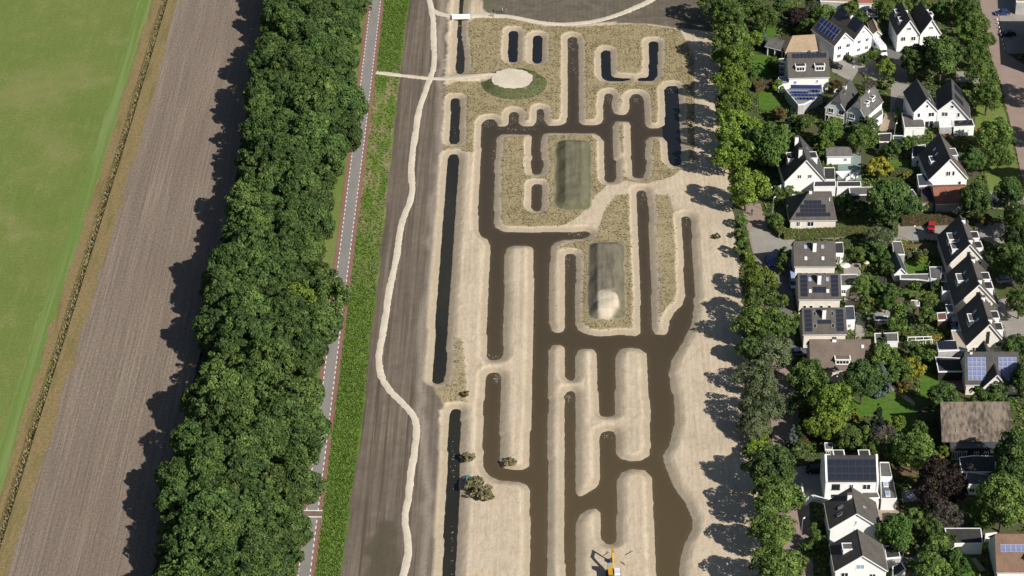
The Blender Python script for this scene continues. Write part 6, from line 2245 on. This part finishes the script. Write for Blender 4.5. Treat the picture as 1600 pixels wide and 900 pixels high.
o = car("blue-white delivery van beside the van house, half in its shadow", 1240, 441, -PI / 2, ("white_blue_van_paint", (0.42, 0.52, 0.72)), 5.2, 1.95, 2.2, True)

# white camper van
p = U(1375, 74, 1.5)
o = empty("camper_van", (p.x, p.y, .09), -PI / 2 + .28)
tag(o, "big white camper van with a rounded roof beside the tan garage", "camper van")
M_VANW = paint("camper_white", (0.72, 0.75, 0.80), .35, 0)
hull(MB(), [(-3.4, 1.02, .45, 2.3), (-3.2, 1.12, .35, 2.7), (1.4, 1.12, .35, 2.75), (2.2, 1.08, .35, 2.5), (2.5, 1.02, .35, 1.9)]).build("body", M_VANW, o)
hull(MB(), [(2.4, 1.0, .35, 1.25), (3.2, .95, .4, 1.05), (3.45, .85, .5, .9)]).build("bonnet", M_VANW, o)
MB().add([(2.53, -.9, 1.25), (2.53, .9, 1.25), (2.44, .85, 1.9), (2.44, -.85, 1.9), (2.60, -.9, 1.25), (2.60, .9, 1.25), (2.5, .85, 1.9), (2.5, -.85, 1.9)], MB.HEX).build("windscreen", M_GLASS, o)
for sg in (-1, 1):
    MB().box(-1.9, -.5, sg * 1.10 - .03, sg * 1.10 + .03, 1.5, 2.1).build("window", M_GLASS, o)
    MB().box(3.3, 3.44, sg * .6 - .14, sg * .6 + .14, .7, .86).build("headlight", M_LIGHT, o)
for x in (-2.4, -.6):
    MB().box(x - .3, x + .3, -.3, .3, 2.70, 2.83).build("roof_hatch", M_TRIM, o)
wheels(o, (-1.9, 2.5), 1.08, .36)

# excavator on the sand at the bottom
p = U(959, 903, 0)
o = empty("excavator", (p.x, p.y, .02), PI / 2 + .06)
tag(o, "yellow and white excavator working on the bottom sand island", "excavator")
M_YEL = mat("machine_yellow", (0.55, 0.30, 0.03), (0.45, 0.24, 0.03), 1.5, .45, .4)
M_DKG = mat("machine_grey", (0.06, 0.06, 0.065), None, 2.0, .6)
for sg in (-1, 1):
    t = MB()
    hull(t, [(-1.9, .28, .35, .62), (-1.6, .3, .05, .9), (1.6, .3, .05, .9), (1.9, .28, .35, .62)]).build("track", M_RUBBER, o, (0, sg * 1.15, 0))
MB().tube((0, 0, .7), (0, 0, 1.05), .75, .75, 12).build("turntable", M_DKG, o)
hull(MB(), [(-2.0, 1.0, 1.1, 1.9), (-1.7, 1.3, 1.05, 2.15), (.2, 1.3, 1.05, 2.1), (.3, 1.28, 1.05, 1.6)]).build("engine_housing", M_DKG, o)
MB().frustum((-1.9, .15, -1.2, .05), (-1.75, .1, -1.1, 0), 2.11, 2.5).build("white_hood", mat("machine_white", (0.72, 0.73, 0.74), None, 1.5, .4), o)
MB().box(-1.6, .1, .15, 1.2, 2.11, 2.2).build("engine_cover", M_YEL, o)
MB().box(-2.15, -1.75, -1.15, 1.15, 1.06, 1.7).build("counterweight", M_DKG, o)
cb = MB()
hull(cb, [(.1, .48, 1.06, 2.9), (1.0, .48, 1.06, 2.9), (1.35, .46, 1.06, 2.2), (1.4, .46, 1.06, 1.5)])
cb.build("cab", M_YEL, o, (0, .75, 0))
MB().box(.2, 1.3, -.50, .50, 1.85, 2.75).build("cab_glass", M_GLASS, o, (0, .75, 0))
MB().box(.05, 1.1, -.5, .5, 2.91, 3.0).build("cab_roof", mat("machine_roof_grey", (0.30, 0.36, 0.36)), o, (0, .75, 0))
bm_ = MB()
bm_.add([(.6, -.2, 1.2), (.6, .2, 1.2), (.6, .2, 1.9), (.6, -.2, 1.9), (3.2, -.18, 3.7), (3.2, .18, 3.7), (2.9, .18, 4.15), (2.9, -.18, 4.15)], MB.HEX)
bm_.add([(3.2, -.18, 3.7), (3.2, .18, 3.7), (2.9, .18, 4.15), (2.9, -.18, 4.15), (5.4, -.15, 3.3), (5.4, .15, 3.3), (5.4, .15, 3.65), (5.4, -.15, 3.65)], MB.HEX)
bm_.build("boom", M_YEL, o)
MB().add([(5.2, -.14, 3.75), (5.2, .14, 3.75), (5.6, .14, 3.7), (5.6, -.14, 3.7), (5.0, -.12, .9), (5.0, .12, .9), (5.25, .12, .9), (5.25, -.12, .9)], MB.HEX).build("stick", M_YEL, o)
MB().tube((1.6, .28, 1.6), (2.9, .28, 3.4), .07, .06, 6).build("hydraulic_ram", M_STEEL, o)
bk = MB()
hull(bk, [(4.5, .5, .35, .95), (4.9, .52, .05, .98), (5.25, .5, .1, .95)])
bk.build("bucket", M_DKG, o)
for k in range(4):
    MB().box(4.38, 4.52, -.42 + k * .26, -.34 + k * .26, .33, .42).build("bucket_tooth", M_STEEL, o)


# ---------------------------------------------------------------- people and bicycles
def person(label, x, y, rz, top, legs, hair, sit=False, z=None):
    p = U(x, y, .0)
    gz = (ground_z(p.x, p.y) + .07 if p.x < PX1 - 3 else .09) if z is None else z
    o = empty("person", (p.x, p.y, gz), rz)
    tag(o, label, "person")
    if not sit:
        J = [(0, 0, .95), (0, 0, 1.18), (0, 0, 1.42), (0, .01, 1.52), (0, .02, 1.64), (0, .02, 1.74),
             (.17, 0, 1.42), (.22, .02, 1.14), (.20, .10, .90), (.20, .14, .80), (-.17, 0, 1.42), (-.22, .0, 1.14), (-.21, .08, .90), (-.20, .11, .80),
             (.09, 0, .90), (.10, .05, .50), (.10, -.02, .09), (.10, .14, .04), (-.09, 0, .90), (-.10, .0, .50), (-.11, -.10, .09), (-.11, .05, .04)]
    else:
        J = [(0, 0, 1.0), (0, .08, 1.24), (0, .18, 1.46), (0, .22, 1.56), (0, .26, 1.67), (0, .27, 1.77),
             (.17, .18, 1.46), (.25, .32, 1.24), (.22, .52, 1.10), (.21, .60, 1.08), (-.17, .18, 1.46), (-.25, .32, 1.24), (-.22, .52, 1.10), (-.21, .60, 1.08),
             (.09, .02, .97), (.11, .38, .82), (.11, .26, .40), (.11, .40, .36), (-.09, .02, .97), (-.11, .34, .66), (-.11, .14, .26), (-.11, .28, .22)]
    E = [(0, 1), (1, 2), (2, 3), (3, 4), (4, 5), (2, 6), (6, 7), (7, 8), (8, 9), (2, 10), (10, 11), (11, 12), (12, 13), (0, 14), (14, 15), (15, 16), (16, 17), (0, 18), (18, 19), (19, 20), (20, 21)]
    Rr = [.14, .14, .14, .06, .10, .085, .075, .05, .038, .03, .075, .05, .038, .03, .095, .065, .045, .04, .095, .065, .045, .04]
    me = bpy.data.meshes.new("body")
    me.from_pydata(J, E, [])
    b = link("body", me, o)
    md = b.modifiers.new("skin", 'SKIN')
    for i, r in enumerate(Rr):
        me.skin_vertices[0].data[i].radius = (r * (1.25 if i < 3 else 1), r)
    me.skin_vertices[0].data[0].use_root = True
    b.modifiers.new("sub", 'SUBSURF').levels = 1
    b.modifiers["sub"].render_levels = 1
    dg = bpy.context.evaluated_depsgraph_get()
    m2 = bpy.data.meshes.new_from_object(b.evaluated_get(dg))
    b.modifiers.clear()
    b.data = m2
    m2.name = "body"
    skin = mat("skin", (0.50, 0.33, 0.25), None, 3.0, .6)
    m2.materials.clear()
    for q in (top, legs, skin):
        m2.materials.append(q)
    for f in m2.polygons:
        c = f.center
        hand = (abs(c.x) > .17 and (c.z < .88 if not sit else c.y > .5))
        f.material_index = 2 if (c.z > (1.50 if not sit else 1.54) or hand) else (0 if c.z > .93 or (abs(c.x) > .16 and c.z > .85) else 1)
        f.use_smooth = True
    hd = J[4]
    MB().ball((hd[0], hd[1] - .03, hd[2] + .06), .105, .11, .10).build("hair", hair, o, smooth=True)
    return o


def bicycle(label, x, y, rz, col, lean=0.0, z=None):
    p = U(x, y, 0)
    o = empty("bicycle", (p.x, p.y, (ground_z(p.x, p.y) + .07 if p.x < PX1 - 3 else .09) if z is None else z), rz)
    o.rotation_euler = (0, lean, rz)
    tag(o, label, "bicycle")
    fr = MB()
    for a, b_ in (((0, -.48, .34), (0, -.05, .30)), ((0, -.05, .30), (0, -.15, .85)), ((0, -.15, .80), (0, .40, .82)), ((0, -.05, .30), (0, .42, .72)), ((0, .38, .95), (0, .55, .34)), ((0, -.48, .34), (0, -.14, .78))):
        fr.tube(a, b_, .022, .022, 5)
    fr.build("frame", col, o)
    for yy in (-.50, .55):
        w = MB()
        for k in range(14):
            a0, a1 = 2 * PI * k / 14, 2 * PI * (k + 1) / 14
            w.tube((0, yy + .33 * math.cos(a0), .34 + .33 * math.sin(a0)), (0, yy + .33 * math.cos(a1), .34 + .33 * math.sin(a1)), .025, .025, 4)
        wh = w.build("wheel", M_RUBBER, o)
        sp = MB()
        for k in range(6):
            a0 = PI * k / 6
            sp.tube((0, yy + .3 * math.cos(a0), .34 + .3 * math.sin(a0)), (0, yy - .3 * math.cos(a0), .34 - .3 * math.sin(a0)), .006, .006, 3)
        sp.build("spokes", M_STEEL, wh)
    MB().tube((-.26, .36, 1.05), (.26, .36, 1.05), .018, .018, 5).tube((0, .39, .92), (0, .36, 1.05), .018, .018, 5).build("handlebar", M_STEEL, o)
    MB().box(-.08, .08, -.3, -.02, .88, .94).build("saddle", M_RUBBER, o)
    return o


C_BLK, C_BLU, C_ORG, C_JEAN, C_GRY = (mat("black_cloth", (0.02, 0.02, 0.022)), mat("pale_blue_cloth", (0.45, 0.58, 0.72)), mat("orange_brown_cloth", (0.42, 0.17, 0.06)), mat("denim", (0.05, 0.07, 0.12)), mat("grey_cloth", (0.2, 0.2, 0.2)))
H_BRN, H_GRY = mat("brown_hair", (0.05, 0.03, 0.02)), mat("grey_hair", (0.35, 0.34, 0.33))
person("person in dark clothes standing on the grit path by the bridge", 771, 22, .4, C_BLK, C_BLK, H_BRN)
person("person in a pale blue top beside the leaning bicycle on the grit path", 784.6, 21, 2.2, C_BLU, C_JEAN, H_GRY)
person("person in an orange-brown jacket at the edge of the grit path", 790.5, 21.5, 2.8, C_ORG, C_GRY, H_BRN)
bicycle("dark bicycle standing among the walkers on the grit path", 780, 21.6, 1.3, C_BLK)
bicycle("dark bicycle lying against the path edge near the person in dark clothes", 767.5, 26.5, 1.1, C_BLK, 1.1)
bicycle("bicycle ridden along the pink lane below the lone round tree", 1174.5, 336, PI + .1, C_BLK)
person("cyclist in dark clothes riding along the pink lane", 1174.5, 336, PI + .1, C_BLK, C_JEAN, H_BRN, sit=True)

# ---------------------------------------------------------------- footbridge, fences, street furniture
a, b_ = U(706, 26, .55), U(734.5, 25.5, .55)
c = (a + b_) / 2
o = empty("footbridge", (c.x, c.y, 0), math.atan2(b_.y - a.y, b_.x - a.x))
tag(o, "white footbridge across the narrow ditch at the far end", "bridge")
L = (b_ - a).length
M_BRW = mat("white_deck", (0.80, 0.79, 0.76), (0.72, 0.71, 0.68), 2.0, .8)
np_ = 12
pm = MB().box(-L / np_ / 2 + .015, L / np_ / 2 - .015, -1.0, 1.0, .45, .52).mesh("plank", M_BRW)
for k in range(np_):
    link("plank", pm, o, (-L / 2 + L * (k + .5) / np_, 0, 0))
for sg in (-1, 1):
    MB().box(-L / 2, L / 2, sg * 1.08 - .07, sg * 1.08 + .07, .30, .70).build("kerb_beam", M_BRW, o)
    MB().box(-L / 2 + .3, L / 2 - .3, sg * .7 - .12, sg * .7 + .12, .12, .448).build("girder", M_STEEL, o)
for sg in (-1, 1):
    MB().box(sg * (L / 2 - .25) - .25, sg * (L / 2 - .25) + .25, -1.1, 1.1, -.6, .119).build("abutment", M_GREYWALL, o)


def fence(label, px, h, m, step=.16, cat="fence", gap=.3, solid=False):
    P = [U(x, y, h * .5) for x, y in px]
    c = sum(P, Vector()) / len(P)
    o = empty("fence", (c.x, c.y, .05))
    tag(o, label, cat)
    for a, b in zip(P, P[1:]):
        d = Vector((b.x - a.x, b.y - a.y, 0))
        L = d.length
        rz = math.atan2(d.y, d.x)
        n = max(1, int(L / step))
        w = L / n
        pm = MB().box(-w * (1 - gap) / 2, w * (1 - gap) / 2, -.018, .018, .08, h).mesh("plank", m)
        for k in range(n):
            q = a + d * ((k + .5) / n)
            link("plank", pm, o, (q.x - c.x, q.y - c.y, 0), (0, 0, rz))
        for z in (.35, h - .3):
            q = a + d * .5
            MB().box(-L / 2, L / 2, .019, .07, z, z + .09).build("rail", m, o, (q.x - c.x, q.y - c.y, 0), (0, 0, rz))
        for k in range(int(L / 2) + 1):
            q = a + d * (k / max(1, int(L / 2)))
            MB().box(-.05, .05, .071, .16, 0, h + .06).build("post", m, o, (q.x - c.x, q.y - c.y, 0), (0, 0, rz))
    return o


fence("white slatted fence at the foot of the tall white-chimney gable house", [(1196, 297), (1216, 296), (1224, 291)], 1.7, M_TRIM, .35)
fence("low white rail fence behind the shade sail decking", [(1322, 281), (1345, 268)], 1.2, M_TRIM, .4)
fence("dark timber fence along the drive beside the angled cottages", [(1398, 206), (1404, 182)], 1.8, M_WOOD, .4, gap=.05)
fence("brown timber fence between the van house garden and the dark slim shed", [(1392, 470), (1412, 470)], 1.8, M_WOOD, .4, gap=.05)
fence("timber fence on the near side of the tiled court with the red car", [(1412, 386), (1424, 386), (1450, 384)], 1.5, M_WOOD, .45, gap=.05)
fence("timber fence behind the white garden frames near the gravel roofed garage", [(1416, 522), (1416, 532)], 1.8, M_WOOD, .4, gap=.05)
fence("white post fence at the bottom terrace near the wheelie bins", [(1404, 880), (1412, 868)], 1.6, M_TRIM, .4)


def wall(label, px, h, m, t=.24):
    P = [U(x, y, 0) for x, y in px]
    c = sum(P, Vector()) / len(P)
    o = empty("garden_wall", (c.x, c.y, .04))
    tag(o, label, "wall")
    for k, (a, b) in enumerate(zip(P, P[1:])):
        d = Vector((b.x - a.x, b.y - a.y, 0))
        q = (a + b) / 2
        MB().box(-d.length / 2 + .02, d.length / 2 - .02, -t / 2, t / 2, 0, h).build("wall_section", m, o, (q.x - c.x, q.y - c.y, 0), (0, 0, math.atan2(d.y, d.x)))
        MB().box(-d.length / 2 + .02, d.length / 2 - .02, -t / 2 - .04, t / 2 + .04, h + .001, h + .08).build("coping", M_TRIM, o, (q.x - c.x, q.y - c.y, 0), (0, 0, math.atan2(d.y, d.x)))


wall("curved white garden wall around the black solar villa's front drive", [(1252, 764), (1254, 778), (1258, 791), (1264, 786), (1270, 783), (1280, 786), (1290, 789), (1302, 788)], 1.5, M_WHITE)
wall("white wall strip joining the flat pavilion to the brown tiled house", [(1538, 848), (1556, 846)], 2.2, M_WHITE)
wall("low pale wall at the far edge of the parking court with the red car", [(1404, 352), (1432, 352), (1446, 352)], .5, M_CREAM)


def lamp_post(label, x, y, h):
    p = U(x, y, 0)
    o = empty("street_lamp", (p.x, p.y, .05), 1.0)
    tag(o, label, "street lamp", "street lamps of the village")
    MB().tube((0, 0, 0), (0, 0, h), .075, .05, 8).build("pole", M_STEEL, o)
    MB().tube((0, 0, h), (.5, 0, h + .12), .035, .03, 6).build("arm", M_STEEL, o)
    MB().frustum((.35, 1.0, -.14, .14), (.45, .9, -.08, .08), h + .05, h + .18).build("lamp_head", M_TRIM, o)


lamp_post("pale lamp post in the front garden left of the stepped solar roof", 1207, 334, 4.3)
lamp_post("grey lamp post on the paved square in front of the angled cottages", 1330.5, 127, 3.8)
lamp_post("white lamp post beside the two dark sheds by the driveway", 1397, 216, 4.0)
lamp_post("grey lamp post on the parking court left of the red car", 1425, 378, 4.0)
lamp_post("lamp post beside the lower end of the pink lane", 1252, 838, 4.2)

# bollards along the parking bay
for k, (x, y) in enumerate([(1558, 31), (1559.5, 37), (1561, 43.5), (1562.5, 50), (1566, 63), (1567.5, 69.5), (1569.5, 76.5)]):
    p = U(x, y, .3)
    if k == 0:
        bpole = MB().tube((0, 0, 0), (0, 0, .7), .16, .14, 8).mesh("parking_bollard", M_TRIM)
    o = link("parking_bollard", bpole, None, (p.x, p.y, .06))
    tag(o, "short white bollard in the row along the parking bay", "bollard", "bollards along the parking bay")

# shade sail
P = [U(1305, 268, 2.6), U(1330, 267, 2.6), U(1317, 280, 2.4)]
c = sum(P, Vector()) / 3
o = empty("shade_sail", (c.x, c.y, .06))
tag(o, "white triangular shade sail over the green decking", "shade sail")
s = MB()
N_ = 8
pts = []
for i in range(N_ + 1):
    for j in range(N_ + 1 - i):
        u_, v_ = i / N_, j / N_
        w_ = 1 - u_ - v_
        sag = -1.6 * (u_ * v_ * w_) * 3
        k_ = 1 - .18 * min(1, 27 * u_ * v_ * w_ + 4 * (u_ * v_ + v_ * w_ + w_ * u_) - 27 * u_ * v_ * w_) * 0
        q = P[0] * w_ + P[1] * u_ + P[2] * v_
        pts.append((q.x - c.x, q.y - c.y, q.z + sag))
ix = {}
t_ = 0
for i in range(N_ + 1):
    for j in range(N_ + 1 - i):
        ix[i, j] = t_
        t_ += 1
fs = []
for i in range(N_):
    for j in range(N_ - i):
        fs.append((ix[i, j], ix[i + 1, j], ix[i, j + 1]))
        if i + j < N_ - 1:
            fs.append((ix[i + 1, j], ix[i + 1, j + 1], ix[i, j + 1]))
s.add(pts, fs).add([(x, y, z - .02) for x, y, z in pts], [f[::-1] for f in fs])
s.build("sail", M_TRIM, o)
for q in P:
    MB().tube((q.x - c.x, q.y - c.y, 0), (q.x - c.x, q.y - c.y, q.z + .05), .05, .04, 6).build("pole", M_STEEL, o)


def parasol(label, x, y, R, col, h=2.3):
    p = U(x, y, h)
    o = empty("parasol", (p.x, p.y, .06))
    tag(o, label, "parasol", "garden parasols")
    b = MB()
    vs = [(0, 0, h + .35)]
    n = 8
    for k in range(n):
        a = 2 * PI * k / n
        vs.append((R * math.cos(a), R * math.sin(a), h - .15))
    b.add(vs, [(0, 1 + k, 1 + (k + 1) % n) for k in range(n)])
    b.add([(x_, y_, z - .03) for x_, y_, z in vs], [(0, 1 + (k + 1) % n, 1 + k) for k in range(n)])
    b.build("canopy", col, o)
    rb = MB()
    for k in range(n):
        a = 2 * PI * k / n
        MB().tube((0, 0, h + .28), (R * .97 * math.cos(a), R * .97 * math.sin(a), h - .2), .012, .012, 3).build("rib", M_STEEL, o)
    MB().tube((0, 0, 0), (0, 0, h + .4), .03, .03, 6).build("pole", M_STEEL, o)
    MB().tube((0, 0, 0), (0, 0, .08), .3, .3, 8).build("base", M_GREYWALL, o)


C_PALE = mat("pale_canvas", (0.72, 0.66, 0.58), (0.64, 0.58, 0.52), 2.0)
parasol("pale canvas parasol on the terrace of the plain four-skylight house", 1321, 414, 1.25, C_PALE)
parasol("cream round parasol in the top garden under the round green tree", 1195.5, 33, .8, mat("straw_canvas", (0.62, 0.55, 0.30)))
parasol("dark closed-tone parasol on the small terrace by the round dark bush", 1405, 392, .7, mat("brown_canvas", (0.08, 0.065, 0.05)))
parasol("cream parasol in the back garden left of the slate garden house", 1354, 410, .7, mat("straw_canvas", (0.62, 0.55, 0.30)))
parasol("white parasol in the garden of the tiled path", 1358, 497, .5, C_PALE)


def bin_(label, x, y, lid):
    p = U(x, y, .5)
    o = empty("wheelie_bin", (p.x, p.y, .07), .1)
    tag(o, label, "wheelie bin", "wheelie bins by the ivy fence")
    MB().frustum((-.24, .24, -.28, .28), (-.29, .29, -.36, .36), .08, .98).build("body", M_DKG, o)
    MB().frustum((-.30, .30, -.38, .38), (-.27, .27, -.33, .33), .981, 1.07).build("lid", lid, o)
    for sg in (-1, 1):
        MB().tube((sg * .22 - .03, .26, .1), (sg * .22 + .03, .26, .1), .1, .1, 8).build("wheel", M_RUBBER, o)


for k, (nm_, c_) in enumerate((("blue", (0.04, 0.10, 0.35)), ("grey", (0.12, 0.13, 0.13)), ("yellow", (0.62, 0.42, 0.03)), ("green", (0.04, 0.12, 0.05)))):
    bin_(f"wheelie bin with a {nm_} lid in the row before the ivy fence", 1410 + 4.7 * k, 867, mat(nm_ + "_bin_lid", c_))


def table(label, x, y, m, L=1.8, wd=1.0):
    p = U(x, y, .7)
    o = empty("garden_table", (p.x, p.y, .08), _rt.random())
    tag(o, label, "garden table", "garden tables")
    MB().box(-L / 2, L / 2, -wd / 2, wd / 2, .70, .75).build("table_top", m, o)
    for sx in (-1, 1):
        for sy in (-1, 1):
            MB().box(sx * (L / 2 - .1) - .035, sx * (L / 2 - .1) + .035, sy * (wd / 2 - .1) - .035, sy * (wd / 2 - .1) + .035, 0, .698).build("leg", m, o)
    cm = shared(("chair", m.name), lambda: MB().box(-.22, .22, -.22, .22, .42, .46).box(-.22, .22, .19, .22, .461, .9).box(-.21, -.17, -.21, -.17, 0, .419).box(.17, .21, -.21, -.17, 0, .419).box(-.21, -.17, .17, .21, 0, .419).box(.17, .21, .17, .21, 0, .419).mesh("garden_chair", m))
    for k, (dx, dy, rr) in enumerate(((-.45, -wd / 2 - .3, PI), (.45, -wd / 2 - .3, PI), (-.45, wd / 2 + .3, 0), (.45, wd / 2 + .3, 0))):
        ca, sa = math.cos(o.rotation_euler.z), math.sin(o.rotation_euler.z)
        q = link("garden_chair", cm, None, (p.x + dx * ca - dy * sa, p.y + dx * sa + dy * ca, .08), (0, 0, rr + o.rotation_euler.z))
        tag(q, "chair at the " + label, "chair", "chairs at the " + label)


table("white garden table on the paving beside the dark copper beech", 1424, 776, M_TRIM)
table("pale garden table under the awning by the carport terrace", 1486, 603, M_TRIM)
table("grey garden table on the square lawn gardens' dark terrace", 1472, 428, M_STEEL)
table("timber garden table on the terrace of the van house annex", 1332, 464, M_WOOD)
table("white garden table on the green decking under the shade sail", 1334, 274, M_TRIM)
table("grey garden table on the shaded top terrace below the twin gables", 1478, 211, M_WOOD)

# pergola frames, arbours and small sheds
for k, (a0, a1, lab) in enumerate((((1418, 527), (1456, 526), "far white timber frame in the vegetable garden"), ((1424, 532), (1458, 530.5), "near white timber frame in the vegetable garden"))):
    A_, B_ = U(*a0, 2.0), U(*a1, 2.0)
    c = (A_ + B_) / 2
    d = B_ - A_
    o = empty("timber_frame", (c.x, c.y, .05), math.atan2(d.y, d.x))
    tag(o, lab, "pergola", "white timber frames")
    L = d.length
    MB().box(-L / 2, L / 2, -.09, .09, 1.9, 2.05).build("beam", M_TRIM, o)
    for t in (-.48, -.16, .16, .48):
        MB().box(L * t - .07, L * t + .07, -.07, .07, 0, 1.899).build("post", M_TRIM, o)
flat("dark slim tall shed in the middle gardens", [(1374, 447), (1384, 447), (1383, 433), (1374, 433)], 2.6, M_BLACKW, M_FLATD, "shed", "shed", trim=M_BLACKW)
flat("small pale garden roof above the long bright hedge", [(1421, 477), (1437, 478), (1437, 470), (1424, 469)], 2.3, M_WOOD, M_FLATT, "shelter", "shelter")
flat("green roofed garden arbour with a white front beam beside the tiled path", [(1367, 500), (1388, 500), (1387, 494), (1365, 494)], 2.2, M_BLACKW, mat("green_roof_felt", (0.05, 0.10, 0.085), (0.035, 0.07, 0.06)), "arbour", "arbour")
flat("tiny shed with a white frame among the shrubs north of the villa", [(1289, 703), (1301, 703), (1301, 692), (1288, 692)], 2.1, M_WOOD, M_FLAT, "shed", "shed", wins=((.45, .8, .9, .9),))
flat("white edged greenhouse roof left of the terracotta garage", [(1417, 307), (1433, 306), (1426, 296), (1414, 297)], 2.2, M_BLACKW, M_SLATE, "greenhouse", "greenhouse")

# white delivery van at the frame edge
car("small white van at the frame edge beside the thatch end trees", 1596, 757, -PI / 2, WHT, 4.4, 1.8, 1.8, True)

# small teal pump by the brush heaps
p = U(728, 745, .3)
o = empty("pump", (p.x, p.y, ground_z(p.x, p.y)), .3)
tag(o, "small teal and black pump on the sand beside the brush heaps", "pump")
M_TEAL = mat("teal_paint", (0.06, 0.20, 0.19), None, 2.0, .5)
MB().frustum((-.1, .9, -.35, .35), (0, .8, -.3, .3), .15, .7).build("housing", M_TEAL, o)
MB().tube((-.1, 0, .4), (-.75, 0, .35), .22, .26, 8).build("motor", M_DKG, o)
MB().box(-.9, 1.0, -.4, .4, .04, .14).build("skid", M_STEEL, o)
MB().tube((.85, 0, .45), (1.4, .2, .08), .09, .09, 6).build("hose", M_RUBBER, o)

# branches lying on the sand near the excavator
for k, (x0, y0, x1, y1) in enumerate(((977, 867, 990, 861), (943, 868, 952, 863), (970, 878, 977, 884))):
    a, b_ = U(x0, y0), U(x1, y1)
    c = (a + b_) / 2
    z = ground_z(c.x, c.y) + .05
    m_ = MB().tube((a.x - c.x, a.y - c.y, 0), (b_.x - c.x, b_.y - c.y, .08), .09, .04, 6)
    m_.tube((0, 0, .04), ((b_.x - c.x) * .6, (b_.y - c.y) * .6 + .5, .2), .04, .02, 5)
    o = m_.build("branch", M_BARK, None, (c.x, c.y, z))
    tag(o, ("longest bare branch lying on the sand right of the excavator", "short bare branch lying on the sand behind the excavator boom", "short bare branch lying close to the excavator's right side")[k], "branch", "bare branches on the sand")
